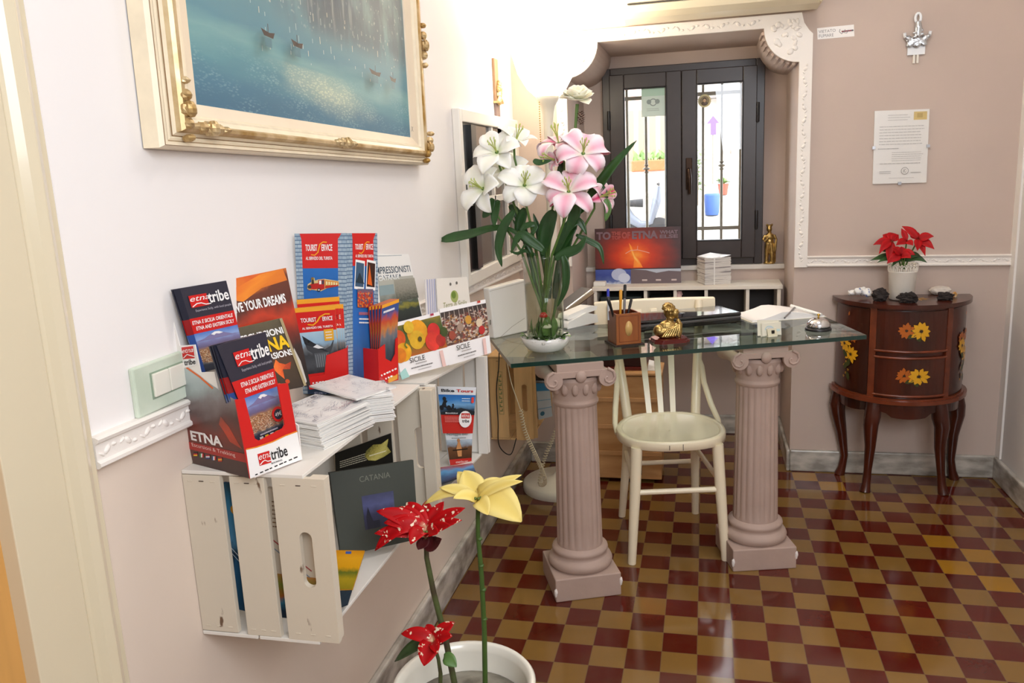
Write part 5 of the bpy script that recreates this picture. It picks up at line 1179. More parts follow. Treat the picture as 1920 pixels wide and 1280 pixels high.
pen('pencil', (1163, 596), (1164, 543), (.625, .62), .0046, (og_, og_), 'orange pencil standing upright in the wooden pen box')
pen('pen', (1170, 598), (1172, 533), (.645, .66), .0046, (mat('steel', '#9a9aa0', .25, metal=.9), bk_), 'tall black capped pen in the wooden pen box')
pen('pen', (1175, 600), (1184, 560), (.65, .665), .0042, (bk_, bk_), 'short black pen leaning right in the wooden pen box')
# laptop
M_lap = mat('black_piano_lacquer', '#0d0d10', .06, spec=.7, coat=.6); M_alu = mat('aluminium', '#a9aaae', .3, metal=.9)
lp = thing('laptop', (-.072, .965, GZ), 'closed glossy black laptop lying on the glass desk', 'laptop', None, math.radians(27))
f = MB(); f.bb((-.205, -.085, .003), (.205, .085, .024), M_lap); f.build('base', lp, local=True, bevel=.005)
f = MB(); f.bb((-.205, -.085, .0265), (.205, .085, .041), M_lap); f.build('lid', lp, local=True, bevel=.005)
f = MB(); f.bb((-.203, -.0855, .0238), (.203, -.07, .0267), M_alu); f.build('seam_strip', lp, local=True)
f = MB(); f.lathe([(.0001, 0), (.020, 0), (.020, .0006), (.0001, .0006)], (0, .0, .041), mat('lid_badge', '#5a5c62', .2, metal=.6), 24); f.build('lid_badge', lp, local=True)
for x in (-.18, .18): MB().lathe([(.012, 0), (.012, .003)], (x, -.07, 0), bk_, 10).build('foot', lp, local=True)
# gilt bust on its base
b0 = V((-.098, .665, GZ)); bu = thing('gilt_bust', b0, 'small gilt bust of a classical figure on a dark red wooden base', 'bust', None, math.radians(24))
M_gilt = mat('bright_gilt', '#b3965c', .30, metal=.95, var=.35, scale=60, bump=.25, bscale=160); M_redw = mat('dark_red_wood', '#5f1a14', .25, coat=.4)
f = MB()
def oct_(w_, d_, z, c=.02): return [(-w_+c, -d_, z), (w_-c, -d_, z), (w_, -d_+c, z), (w_, d_-c, z), (w_-c, d_, z), (-w_+c, d_, z), (-w_, d_-c, z), (-w_, -d_+c, z)]
f.poly(oct_(.062, .050, 0), (0, 0, .007), M_redw); f.poly(oct_(.056, .044, .007), (0, 0, .006), M_redw); f.build('base', bu, local=True, bevel=.002)
f = MB(); E = lambda c, r, M=None: f.ell(c, r, M_gilt, 16, 12, M)
E((-.008, 0, .034), (.042, .026, .020)); E((-.004, 0, .050), (.032, .022, .022)); E((-.036, .0, .038), (.018, .020, .020)); E((.022, -.004, .040), (.016, .018, .024))
f.tube([(0, 0, .050), (.003, 0, .070), (.006, -.002, .082)], [.019, .013, .014], M_gilt, 14)
E((.004, .002, .100), (.021, .021, .025)); E((.018, -.006, .094), (.012, .014, .016)); E((.029, -.009, .096), (.005, .004, .005)); E((.024, -.008, .083), (.007, .008, .007)); E((.026, -.009, .089), (.004, .006, .003)); E((.024, -.008, .104), (.006, .012, .005)); E((-.002, -.020, .096), (.004, .003, .007))
rn = random.Random(5)
for i in range(46):
    a, t = rn.uniform(0, 6.28), rn.uniform(.1, 1.5); E((-.001+.020*math.sin(t)*math.cos(a), .002+.022*math.sin(t)*math.sin(a), .104+.022*math.cos(t)), .0055)
for i in range(7): f.tube([(.030-.004*i, -.020, .060-.002*i), (.028-.007*i, -.026, .044), (.020-.009*i, -.027, .020)], .0035, M_gilt, 8)
f.tube([(.026, -.01, .074), (.034, -.012, .056), (.032, -.014, .030), (.030, -.012, .014)], [.006, .009, .009, .007], M_gilt, 10)
f.ell((-.004, 0, .018), (.034, .024, .008), M_gilt); f.build('figure', bu, local=True, remesh=.0013)
# card holder
c0 = at_z(1444, 629, GZ); cdh = thing('card_holder', c0, 'cream card holder with business cards at the front of the glass desk', 'card holder', None, math.radians(26))
M_cardc = mat('cream_card', '#e6e0cc', .5)
f = MB(); f.poly([(-.036, -.004, 0), (.040, -.004, 0), (.040, .002, .044), (-.036, .002, .044)], (0, .003, 0), M_cardc); f.build('back_plate', cdh, local=True)
f = MB(); f.poly([(-.018, -.020, .0), (.016, -.020, .0), (.016, -.010, .026), (-.018, -.010, .026)], (0, .002, 0), mat('card_front', '#d6cdb0', .5)); f.bb((-.018, -.02, 0), (.016, .0, .002), M_cardc); f.bb((-.004, -.0178, .010), (.006, -.0145, .021), flat('#1d1a18')); f.build('front_lip', cdh, local=True)
for i, (dx, dz, lab) in enumerate(((0, .040, 'business card with a pale blue arc in the cream card holder'), (-.012, .050, 'plain cream business card sticking up behind in the card holder'))):
    R = Matrix.Rotation(math.radians(26), 3, 'Z'); q = lambda x, y, z: c0+R @ V((x, y, z))
    s = Sheet(q(-.034+dx, -.003+.008*i, dz+.006), q(.036+dx*.2, -.003+.008*i, dz), q(.036+dx*.2, -.008+.008*i, .003), q(-.034+dx, -.008+.008*i, .003), .0006, M_cardc)
    if i == 0:
        s.line([(.40+.22*math.cos(k*.35), .45+.30*math.sin(k*.35)) for k in range(10)], .02, flat('#a8c8d4')); s.line([(.42+.13*math.cos(k*.35), .45+.18*math.sin(k*.35)) for k in range(10)], .015, flat('#b8c4dc')); s.rect(.72, .3, .95, .5, flat('#c8dcd8'))
    s.build('business_card', label=lab, cat='card')
# reception bell
e0 = at_z(1534, 618, GZ); bl_ = thing('reception_bell', e0, 'chrome reception bell at the right end of the glass desk', 'bell')
f = MB(); f.lathe([(.043, 0), (.044, .004), (.040, .010), (.036, .011)], e0, bk_, 36); f.build('base', bl_)
f = MB(); f.lathe([(.039, .013), (.0395, .016), (.037, .024), (.030, .034), (.020, .040), (.010, .043), (.004, .0435)], e0, M_chr, 36); f.build('dome', bl_)
f = MB(); f.lathe([(.003, .042), (.003, .050), (.0055, .051), (.0055, .054), (.003, .056)], e0, mat('brass', '#c9a24a', .25, metal=.9), 14); f.build('button', bl_)
# open diary with two pens
nb_ = thing('open_notebook', V((.29, 1.125, GZ)), 'open white notebook lying at the right back of the glass desk', 'notebook', None, math.radians(22))
f = MB(); prof = [(-.145, 0), (.135, 0), (.140, .006), (.10, .012), (.05, .022), (.0, .030), (-.03, .030), (-.06, .020), (-.10, .010), (-.145, .007)]
f.poly([(x, -.085, z) for x, z in prof], (0, .17, 0), mat('page_white', '#f2eeea', .6), True); f.build('pages', nb_, local=True)
f = MB(); f.bb((-.150, -.088, -.0002), (.145, .088, .0012), M_cardc); f.build('cover', nb_, local=True)
q0, q1 = at_z(1483, 573, GZ+.035), at_z(1540, 590, GZ+.016)
f = MB(); f.tube([q0, q1], [.006, .006], mat('white_plastic_gloss', '#f4f2ec', .2), 10); f.build('pen', label='white pen lying across the open notebook', cat='pen')
q0, q1 = at_z(1490, 577, GZ+.032), at_z(1471, 596, GZ+.020)
f = MB(); f.tube([q0, q1], [.0045, .003], M_alu, 10); f.build('pen', label='thin grey pen lying on the page of the open notebook', cat='pen')
# ---------------------------------------------------------------- vase, bowl and lilies on the desk
vb = at_z(1026, 655, GZ); vb = V((-.490, .520, GZ))
bw = thing('pebble_bowl', vb, 'white rounded bowl of pebbles that the tall glass vase stands in', 'bowl')
M_cer = mat('white_ceramic', '#f1eee8', .15, coat=.5)
f = MB(); f.lathe([(.045, 0), (.060, .006), (.074, .024), (.082, .048), (.0805, .0485), (.072, .030), (.056, .012), (.0001, .008)], vb, M_cer, 40); f.build('bowl', bw)
f = MB(); M_peb = mat('white_pebble', '#e9e5dc', .6, var=.06, scale=80); rn = random.Random(2)
for i in range(150):
    a, r = rn.uniform(0, 6.28), .076*rn.uniform(.05, 1)**.5; f.ell(vb+V((r*math.cos(a), r*math.sin(a), .040+rn.uniform(-.004, .006))), rn.uniform(.005, .008), M_peb, 7, 5, jit=.3, seed=i)
o = f.build('pebbles', bw, kind='stuff')
vz = thing('glass_vase', vb+V((0, 0, .012)), 'tall clear glass vase with water holding the lilies', 'vase')
M_vg = clear_glass('vase_glass', '#fbfdfc')
f = MB(); f.lathe([(.0001, .015), (.052, .016), (.060, .022), (.0615, .03), (.062, .15), (.066, .305), (.068, .312), (.0665, .312), (.0645, .305), (.0605, .15), (.059, .03), (.0001, .024)], vb, M_vg, 48); f.build('glass', vz)
M_wat = clear_glass('vase_water', '#f4f7ea'); f = MB(); f.lathe([(.0001, .026), (.0585, .031), (.0603, .15), (.0610, .222), (.0001, .222)], vb, M_wat, 40); f.build('water', vz)
M_lf = mat('lily_leaf', '#1f4218', .38, h2='#2d5724', scale=14); M_lfl = mat('light_leaf', '#587d40', .4, var=.1, scale=10); M_stem = mat('lily_stem', '#54752f', .45)
wc = thing('water_plants', vb+V((0, 0, .03)), 'green moss and leaves with a red toadstool at the foot of the vase', 'plant')
f = MB(); rn = random.Random(8); M_moss = mat('moss_green', '#648546', .7, var=.35, scale=60)
for i in range(60):
    a = rn.uniform(0, 6.28); r = rn.uniform(.0, .040); f.petal(vb+V((r*math.cos(a), r*math.sin(a), .036)), (math.cos(a)*.35, math.sin(a)*.35, 1), (math.cos(a), math.sin(a), .1), rn.uniform(.03, .085), rn.uniform(.006, .013), rn.choice([M_moss, M_lfl, M_moss]), .5, peak=.6)
f.build('moss', wc, kind='stuff')
f = MB()
for i in range(26):
    a = rn.uniform(-2.9, -.2); f.petal(vb+V((.062*math.cos(a), .062*math.sin(a), .046)), (math.cos(a)*.5, math.sin(a)*.5, rn.uniform(.2, .8)), (0, 0, 1), rn.uniform(.02, .035), .011, rn.choice([M_lf, M_moss, M_lfl]), 1.0, peak=.6)
f.build('creeping_leaf', wc, kind='stuff')
tq = vb+V((.004, -.044, .118))
f = MB(); f.lathe([(.005, -.05), (.004, 0)], tq, mat('toadstool_stalk', '#e9e0cc', .6), 10); f.build('toadstool_stalk', wc)
f = MB(); f.lathe([(.0001, .016), (.008, .014), (.013, .006), (.0135, 0), (.0001, -.002)], tq, mat('toadstool_red', '#c8201c', .3), 18)
for i in range(7): a = i*.9; f.ell(tq+V((.010*math.cos(a), .010*math.sin(a), .009)), .0016, mat('white_dot', '#f4f0ea', .5), 6, 4)
f.build('toadstool_cap', wc)
f = MB(); f.lathe([(.0001, 0), (.016, 0), (.017, .004), (.012, .010), (.0001, .012)], vb+V((.012, -.040, .082)), mat('shell_white', '#efe9dd', .4), 16); f.build('white_cap', wc)

M_wl = petal_mat('white_lily_petal', '#fbfaf5', '#f4f3e6', '#c9d69a', .45, .28)
M_pl = petal_mat('pink_lily_petal', '#fbeaef', '#f0aec2', '#f6f1dc', .45, .30)
M_back = petal_mat('pink_lily_back', '#f0a8be', '#d23c6c', '#e8d8b0', .45, .2)
M_pl2 = petal_mat('pink_lily_petal_dark', '#f3c3d2', '#d2406f', '#f0e4c8', .45, .12)
M_sta = mat('stamen_green', '#b9c46a', .5)
def bloom(f, c, fa, L, wd, m, open_=1.0, curl=1.5, roll=0, seed=0, npet=6, m2=None):
    rn = random.Random(seed); fa = V(fa).normalized(); u = fa.cross(V((0, 0, 1)));  u = u.normalized() if u.length > .1 else V((1, 0, 0)); w_ = fa.cross(u)
    for i in range(npet):
        a = roll+2*PI*i/npet+rn.uniform(-.14, .14); rad = u*math.cos(a)+w_*math.sin(a); al = open_*rn.uniform(.85, 1.15)*(1.0 if i % 2 else 1.08)
        d = fa*math.cos(al)+rad*math.sin(al); nrm = fa-d*fa.dot(d)
        f.petal(V(c)-fa*.012, d, nrm, L*rn.uniform(.9, 1.1), wd*(1.0 if i % 2 else .78)*rn.uniform(.92, 1.08), m2 if (m2 and i % 3 == 0) else m, curl*rn.uniform(.7, 1.4), 2.6, .26, 12, .50)
    return u, w_
def stamens(f, c, fa, u, w_, L=.045):
    fa = V(fa).normalized()
    for i in range(6):
        a = 2*PI*i/6; d = fa+(u*math.cos(a)+w_*math.sin(a))*.28; e = V(c)+d*L; f.tube([V(c)-fa*.01, V(c)+fa*L*.5+(u*math.cos(a)+w_*math.sin(a))*L*.1, e], .0012, M_sta, 5); f.ell(e, (.002, .002, .005), M_sta, 6, 4)
    f.tube([V(c)-fa*.01, V(c)+fa*L*1.25], .0018, M_sta, 6)
def lily(name, lab, cat, heads, m, group=None, m2=None, leaves=()):
    base = vb+V((random.uniform(-.02, .02), random.uniform(-.02, .02), .06))
    t = thing(name, base, lab, cat, group); st = MB(); top = heads[0]
    for k, (u, v, y, fa, L, wd, op, cu, ro) in enumerate(heads):
        c = at_y(u, v, y); fn = V(fa).normalized(); e = c-fn*.030
        st.tube([base, base+(e-base)*.45+V((0, 0, .06)), e-V((0, 0, .03)), e, c-fn*.008], [.0042, .0040, .0034, .004, .007], M_stem, 7)
    st.build('stem', t)
    for k, (u, v, y, fa, L, wd, op, cu, ro) in enumerate(heads):
        c = at_y(u, v, y); f = MB(); uu, ww = bloom(f, c, fa, L, wd, m, op, cu, ro, k+len(name)+int(u), m2=m2); o = f.build('flower', t, solid=.0006, two_sided=M_back if m is M_pl else None)
        g = MB(); stamens(g, c, fa, uu, ww); g.build('stamens', o) if False else g.build('stamens', t)
    for lf in leaves: leaf(t, *lf)
    return t
def leaf(parent, px, wmax, m, y, nrm=(0, -1, .35), dy=0.0, cup=.25, blunt=False):
    n = len(px); pts = [at_y(u, v, y+dy*i/(n-1)) for i, (u, v) in enumerate(px)]
    # smooth path
    q = []
    for i in range(n-1):
        for k in range(4):
            t = k/4; p0, p1, p2, p3 = pts[max(0, i-1)], pts[i], pts[i+1], pts[min(n-1, i+2)]
            q.append(.5*((2*p1)+(p2-p0)*t+(2*p0-5*p1+4*p2-p3)*t*t+(-p0+3*p1-3*p2+p3)*t**3))
    q.append(pts[-1]); k = len(q); ws = [wmax*max(.05, math.sin(PI*min(1, (.06+.94*i/(k-1))**.85))**.8) for i in range(k)]
    if blunt: ws = [wmax*(.18+.82*min(1, i/(k-1)*1.15)**1.2)*(1 if i < k-3 else (.95, .75, .40)[i-(k-3)]) for i in range(k)]
    f = MB(); f.ribbon(q, ws, nrm, m, cup); return f.build('leaf', parent, solid=.0007)
toc = (-.05, -1, .12)
lily('white_lily', 'white lily with the topmost bloom at the left of the vase bouquet', 'lily', [(930, 282, .50, (-.10, -.75, .62), .100, .036, 1.10, 1.5, .2), (968, 262, .56, (.35, -.35, .85), .078, .026, .8, 1.0, .5)], M_wl, leaves=[((985, 420), (950, 440), (938, 470), (941, 500), .015, M_lf, .46) if False else (((965, 395), (945, 425), (935, 465), (941, 500)), .016, M_lf, .47)])
lily('white_lily', 'white lily with the lower left bloom of the vase bouquet', 'lily', [(902, 352, .47, (-.40, -.80, .38), .098, .036, 1.12, 1.6, .0)], M_wl, leaves=[(((925, 372), (915, 395), (905, 408)), .016, M_lf, .48), (((935, 375), (928, 400), (927, 425)), .014, M_lf, .48)])
lily('white_lily', 'white lily with the bloom in the middle of the vase bouquet, nearest the pink ones', 'lily', [(984, 344, .47, (.25, -.75, .58), .098, .036, 1.1, 1.7, .5)], M_wl, leaves=[(((1000, 300), (1012, 305), (1035, 300)), .010, M_lf, .47), (((985, 390), (975, 420), (972, 455)), .018, M_lf, .52)])
lily('white_lily', 'white lily half hidden behind the other white blooms', 'lily', [(945, 318, .56, (0, -.7, .5), .090, .034, 1.2, 1.0, .3)], M_wl, leaves=[(((955, 385), (970, 400), (985, 440), (995, 470)), .014, M_lf, .55)])
lily('pink_lily', 'pink and white lily with the large upper right bloom', 'lily', [(1094, 284, .47, (.20, -.72, .62), .118, .036, 1.05, 3.3, .15)], M_pl, leaves=[(((1085, 400), (1110, 365), (1150, 310), (1194, 263)), .017, M_lf, .52), (((1080, 420), (1060, 445), (1045, 480)), .020, M_lf, .54)])
lily('pink_lily', 'pink and white lily with the lower front bloom', 'lily', [(1066, 356, .42, (.02, -.75, .60), .114, .034, 1.0, 3.3, .4)], M_pl, leaves=[(((1040, 395), (1028, 420), (1020, 455), (1018, 480)), .026, M_lf, .50), (((1075, 385), (1078, 400), (1060, 440)), .020, M_lf, .50)])
lily('pink_lily', 'pink lily at the top rear of the bouquet with back-curled petals', 'lily', [(1046, 262, .54, (-.15, -.25, .95), .106, .026, 1.2, 3.0, .3), (1042, 300, .50, (-.7, -.5, .2), .050, .018, .6, 2.0, .6)], M_pl, m2=M_pl2, leaves=[(((1055, 300), (1050, 330), (1045, 360)), .012, M_lf, .53)])
lily('pink_lily', 'small pink lily bloom low on the right of the bouquet', 'lily', [(1128, 368, .52, (.85, -.5, .25), .072, .022, .8, 2.4, .2)], M_pl, m2=M_pl2, leaves=[(((1110, 345), (1128, 355), (1140, 372)), .014, M_lf, .53), (((1136, 372), (1140, 392), (1135, 415)), .012, M_lfl, .50)])
lv = thing('lily_foliage', vb+V((0, 0, .08)), 'broad dark green leaves spreading from the mouth of the vase', 'foliage')
for a in ((((985, 455), (960, 432), (925, 428), (880, 440), (828, 450)), .021, M_lf, .48, (0, -.75, .65), 0, .25, True), (((1020, 470), (1000, 455), (975, 440), (958, 475)), .016, M_lf, .45), (((1000, 480), (980, 430), (1005, 425), (970, 480)), .010, M_lf, .46), (((1040, 480), (1062, 430), (1085, 415), (1100, 440)), .016, M_lf, .50), (((1040, 485), (1060, 475), (1085, 465), (1100, 442)), .017, M_lf, .48),
          (((1080, 440), (1105, 452), (1125, 465), (1132, 496)), .010, M_lf, .52), (((1010, 560), (1000, 500), (985, 450), (960, 410)), .012, M_lf, .53), (((1030, 560), (1026, 500), (1012, 440), (1000, 400)), .015, M_lf, .54), (((1040, 560), (1052, 500), (1068, 440), (1090, 395)), .018, M_lf, .55), (((1055, 478), (1061, 500), (1060, 540), (1045, 575)), .013, M_lf, .46), (((1005, 478), (985, 470), (970, 475), (955, 470)), .006, M_lf, .47)):
    leaf(lv, *a)
rs = thing('white_flower', vb+V((.02, .03, .08)), 'single creamy white ruffled flower rising above the lilies before the window', 'flower')
c = at_y(1082, 188, .60); f = MB(); f.tube([vb+V((.02, .03, .08)), at_y(1060, 380, .57), at_y(1078, 250, .59), c-V((0, 0, .012))], [.0035, .0035, .004, .006], M_stem, 8); f.build('stem', rs)
M_rose = petal_mat('cream_ruffled_petal', '#f9f6e4', '#f4efd2', '#dfe6b0', .5, .3)
f = MB()
for k, (nn, al, L, wd) in enumerate(((8, 1.35, .060, .024), (8, 1.0, .056, .024), (7, .65, .048, .021), (5, .3, .034, .016))):
    for i in range(nn):
        a = 2*PI*(i+.5*k)/nn; fa = V((.1, -.35, .95)).normalized(); u = fa.cross(V((1, 0, 0))).normalized(); w_ = fa.cross(u); rad = u*math.cos(a)+w_*math.sin(a); d = fa*math.cos(al)+rad*math.sin(al)
        f.petal(c, d, fa, L, wd, M_rose, random.uniform(-.7, .5), 1.4, random.uniform(-.1, .4), 6, .7, .6)
f.build('flower', rs, solid=.0005)
f = MB(); cc = at_y(1089, 222, .60)
for i in range(40):
    a = i*2.4; z = -.02+.04*i/40; r = .010*math.sin(PI*(i+3)/46)+.002; f.petal(cc+V((r*math.cos(a)*.6, r*math.sin(a)*.6, z)), (math.cos(a), math.sin(a), .5), (0, 0, 1), .010, .004, mat('dry_bract', '#5a3a28', .7), .4)
f.build('dry_seed_head', rs)

# ---------------------------------------------------------------- floor lamp, cords
lb = V((-.600, 1.30, 0)); fl = thing('floor_lamp', lb, 'white floor lamp with round base and glowing bowl shade in the corner', 'lamp')
M_lw = mat('cream_lamp_enamel', '#ece4d2', .3, coat=.2)
f = MB(); f.lathe([(.165, 0), (.168, .012), (.166, .035), (.158, .042), (.06, .050), (.034, .060), (.024, .075), (.018, .080)], lb, M_lw, 44); f.build('base', fl)
f = MB(); f.lathe([(.014, .07), (.014, 1.0), (.020, 1.0), (.020, 1.02), (.019, 1.55), (.024, 1.60), (.030, 1.63), (.046, 1.655), (.048, 1.668)], lb, M_lw, 20); f.build('pole', fl)
m = bpy.data.materials.new('lit_shade_glass'); m.use_nodes = True; b = m.node_tree.nodes['Principled BSDF']; b.inputs['Base Color'].default_value = (1, .95, .85, 1); b.inputs['Emission Color'].default_value = (1, .88, .66, 1); b.inputs['Emission Strength'].default_value = 12
f = MB(); f.lathe([(.046, 1.668), (.080, 1.700), (.115, 1.76), (.140, 1.85), (.138, 1.85), (.112, 1.765), (.078, 1.708), (.0001, 1.68)], lb, m, 40, cap=False); f.build('bowl_shade', fl)
f = MB(); q = lb+V((-.028, -.03, 0))
for i in range(26): f.ell(q+V((0, 0, 1.655-.009*i)), .0028, mat('brass', '#c9a24a', .25, metal=.9), 6, 4)
f.build('pull_chain', fl)
l = bpy.data.lights.new('lamp_bulb', 'POINT'); l.energy = 30; l.color = (1, .87, .70); l.shadow_soft_size = .07; lo = bpy.data.objects.new('lamp_bulb', l); COL.objects.link(lo); lo.location = lb+V((0, 0, 1.80))
def smooth(px, k=6):
    n = len(px); q = []
    for i in range(n-1):
        for j in range(k):
            t = j/k; p0, p1, p2, p3 = px[max(0, i-1)], px[i], px[i+1], px[min(n-1, i+2)]
            q.append(.5*((2*p1)+(p2-p0)*t+(2*p0-5*p1+4*p2-p3)*t*t+(-p0+3*p1-3*p2+p3)*t**3))
    return q+[px[-1]]
f = MB(); f.tube(smooth([at_y(936, 652, .94), at_y(935, 690, .94), at_y(931, 730, .94), at_y(934, 790, .94), at_y(936, 835, .96), at_y(957, 852, 1.0), at_y(968, 822, .96)]), .0022, mat('black_cable', '#1c1a1a', .5), 6)
f.build('black_cable', label='thin black cable hanging in a loop over the raw pine crate', cat='cable')
cpts = smooth([at_y(976, 768, .90), at_y(985, 810, .90), at_y(1005, 855, .94), at_y(1018, 885, .98), at_y(1022, 905, 1.02), at_y(1012, 905, 1.05), at_y(1020, 862, 1.08), at_y(1035, 825, 1.1), at_y(1046, 795, 1.12)], 10)
f = MB(); L = 0; cum = [0]
for a, b in zip(cpts, cpts[1:]): L += (b-a).length; cum.append(L)
hx = []; NH = int(L/.011); stp = NH*9
for i in range(stp+1):
    sdist = L*i/stp; j = max(k for k in range(len(cum)) if cum[k] <= sdist+1e-9); j = min(j, len(cpts)-2); p = cpts[j]+(cpts[j+1]-cpts[j])*((sdist-cum[j])/max(1e-6, cum[j+1]-cum[j])); t = (cpts[j+1]-cpts[j]).normalized(); s1 = t.cross(V((0, 1, 0))).normalized(); s2 = t.cross(s1)
    a = 2*PI*i/9; hx.append(p+(s1*math.cos(a)+s2*math.sin(a))*.0072)
f.tube(hx, .0020, mat('cream_cord', '#dccfb2', .5), 5); o = f.build('coiled_cord', label='cream coiled telephone cord dangling behind the left column', cat='cord')
f = MB(); f.tube(smooth([at_y(951, 680, .93), at_y(958, 715, .93), at_y(968, 745, .91), at_y(976, 768, .90)]), .002, MC['cream_cord'], 6); f.build('phone_lead', label='straight cream lead running down over the slats of the raw pine crate', cat='cord')

# ---------------------------------------------------------------- chest behind the chair
x0, x1, y0, y1 = -.56, -.165, 1.40, 1.60
cs = thing('wooden_chest', ((x0+x1)/2, (y0+y1)/2, 0), 'pale wooden slatted chest standing on the floor behind the chair', 'chest')
f = MB(); zs = (.012, .135, .258, .381, .49)
M_ch = mat('amber_pine', '#d6a570', .55, h2='#c08d57', scale=5, stretch=(1, 5, 5), bump=.08, bscale=30)
for a, b in zip(zs, zs[1:]): f.bb((x0, y0, a+.004), (x1, y1, b-.004), M_ch)
f.bb((x0+.006, y0+.006, .012), (x1-.006, y1-.006, .485), mat('dark_gap', '#5a351e', .7)); f.build('body', cs, bevel=.003)
for z in zs[1:-1]: MB().bb((x0-.002, y0-.006, z-.010), (x1+.002, y0, z+.010), mat('amber_pine_batten', '#d2a06c', .55, var=.12, scale=8)).build('batten', cs, bevel=.002)
MB().bb((x0-.006, y0-.008, .490), (x1+.006, y1, .504), M_ch).build('lid', cs, bevel=.004)
f = MB(); f.bb((-.262, y0-.010, .04), (-.252, y0-.002, .135), mat('steel', '#9a9aa0', .25, metal=.9)); f.build('latch', cs)
rb = thing('red_box', (-.335, 1.51, .504), 'dark red lacquered box on top of the pale wooden chest', 'box')
MB().bb((-.44, 1.43, .504), (-.23, 1.59, .520), M_redw).build('base', rb, bevel=.003); MB().bb((-.43, 1.44, .520), (-.24, 1.58, .570), mat('near_black_red', '#32120f', .3)).build('body', rb, bevel=.003)
f = MB(); f.hexa([V(p)-V((0, .1, 0)) for p in ((-.225, 1.53, .504), (-.175, 1.53, .504), (-.175, 1.62, .504), (-.225, 1.62, .504), (-.222, 1.535, .530), (-.185, 1.54, .524), (-.185, 1.6, .53), (-.222, 1.6, .54))], mat('white_paper_wad', '#e9e5df', .7)); f.build('paper_pad', label='white paper pad beside the dark red box on the wooden chest', cat='paper', bevel=.003)

# ---------------------------------------------------------------- pigeonhole shelf in the alcove and what stands on it
SX0, SX1, SY0, SY1 = -.510, .363, 1.87, 2.072
sf = thing('pigeonhole_shelf', (-.07, SY1, .60), 'white pigeonhole shelf under the window in the alcove', 'shelf')
M_shelf = mat('white_shelf_paint', '#ece4d6', .45, h2='#b98f76', thr=.72, scale=10)
f = MB(); f.bb((SX0-.006, SY0-.006, .792), (SX1+.006, SY1, .810), M_shelf); f.build('top', sf, bevel=.002)
for x in (SX0, -.268, -.128, .016, .205, SX1-.018): MB().bb((x, SY0, .60), (x+.016, SY1, .792), M_shelf).build('divider', sf, bevel=.0015)
MB().bb((SX0, SY0, .585), (SX1, SY1, .60), M_shelf).build('bottom', sf)
MB().bb((SX0, SY1-.004, .60), (SX1, SY1, .792), mat('shelf_back_dark', '#3c3836', .7)).build('back_panel', sf)
def inpig(name, c, d, m, lab, cat, jit=0, seed=1):
    f = MB()
    if jit: f.ell(c, d, m, 14, 9, jit=jit, seed=seed)
    else: f.box(c, d, m)
    return f.build(name, label=lab, cat=cat, bevel=0 if jit else .004)
inpig('dark_folder', (-.381, 1.97, .680), (.20, .15, .158), mat('dark_teal', '#26312f', .6), 'dark folders filling the leftmost pigeonhole', 'folder')
inpig('dark_folder', (-.190, 1.965, .678), (.10, .14, .150), mat('dark_teal', '#26312f', .6), 'dark folders in the pigeonhole second from the left', 'folder')
inpig('pink_cloth', (-.105, 1.90, .762), (.018, .02, .022), mat('pale_pink_cloth', '#d9b4ae', .8), 'small crumpled pink cloth in the middle pigeonhole', 'cloth', .4, 3)
inpig('dark_box', (-.040, 1.98, .665), (.09, .14, .12), mat('brown_black', '#3a2522', .6), 'dark red-brown box in the middle pigeonhole', 'box')
f = MB()
for i in range(14): a = i*.9; f.tube([(.10+.02*math.cos(a), 1.90, .62), (.12+.05*math.cos(a*1.3), 1.90+.02*math.sin(a), .66), (.11+.06*math.sin(a), 1.91, .64)], .003, mat('grey_wire', '#8f8a86', .4), 5)
f.build('cable_tangle', label='tangle of grey cables in the wide right pigeonhole', cat='cable', kind='stuff')
inpig('blue_packet', (.285, 1.95, .628), (.07, .10, .05), mat('blue_packet', '#3f4f86', .5), 'blue packet in the rightmost pigeonhole', 'box')
pe = thing('picture_board', (-.305, 2.0, .81), 'printed board with a red eruption headed TO THE TOP OF ETNA in the alcove', 'poster')
nE = V((0, -1, .09)).normalized(); p0 = V((-.3, 1.985, .81))
s = Sheet(*pq((1115, 429), (1276, 424), (1277, 532), (1117, 534), p0=p0, n=nE), .006, flat('#2c2628'))
s.rect(0, 0, 1, 1, flat('#5a4a48')).rect(0, .28, 1, 1, pic('night_eruption', [(0, '#2a2020'), (.3, '#3c2a2a'), (.6, '#4c3030'), (1, '#5a3a3a')], 3, .3))
M_erup = radial('eruption_glow', [(0, '#ffb040'), (.12, '#f26a1e'), (.30, '#cc3a18'), (.52, '#8a2c20'), (.78, '#4c2c2c'), (1, '#3a2628')], .47, .33, 1.5, .95, 5, .22)
s.rect(0, .28, 1, 1, M_erup)
s.poly([(.45, .30), (.56, .30), (.52, .42), (.47, .52), (.43, .68), (.40, .74), (.42, .60), (.46, .44)], radial('lava_jet', [(0, '#ffd070'), (.5, '#ff9a34'), (1, '#ee6a1e')], .5, .5, 1.4, 1.4, 8, .4))
s.line([(.36, .55), (.42, .60), (.50, .61), (.58, .58), (.64, .55)], .004, flat('#e8a898')); s.line([(.5, .61), (.505, .68)], .003, flat('#e8a898'))
s.rect(0, .27, 1, .285, flat('#161214')).rect(0, 0, .42, .27, pic('blue_smoke', [(0, '#dfe4ee'), (.2, '#5a6aa0'), (.6, '#3a4a94'), (1, '#4a5aa8')], 7, .5)).rect(.42, 0, 1, .27, flat('#6a5c60')); s.poly([(.42, .27), (1, .27), (1, .22), (.86, .235), (.72, .20), (.60, .25)], flat('#b4bac8')); s.disc(.28, .18, .09, flat('#b4bcd8'), .8); s.disc(.34, .12, .07, flat('#c9d0e4'), .8)
for x in (.58, .74, .92): s.rect(x-.03, .06, x+.03, .09, flat('#c9b8b4'))
gt = flat('#7c626a')
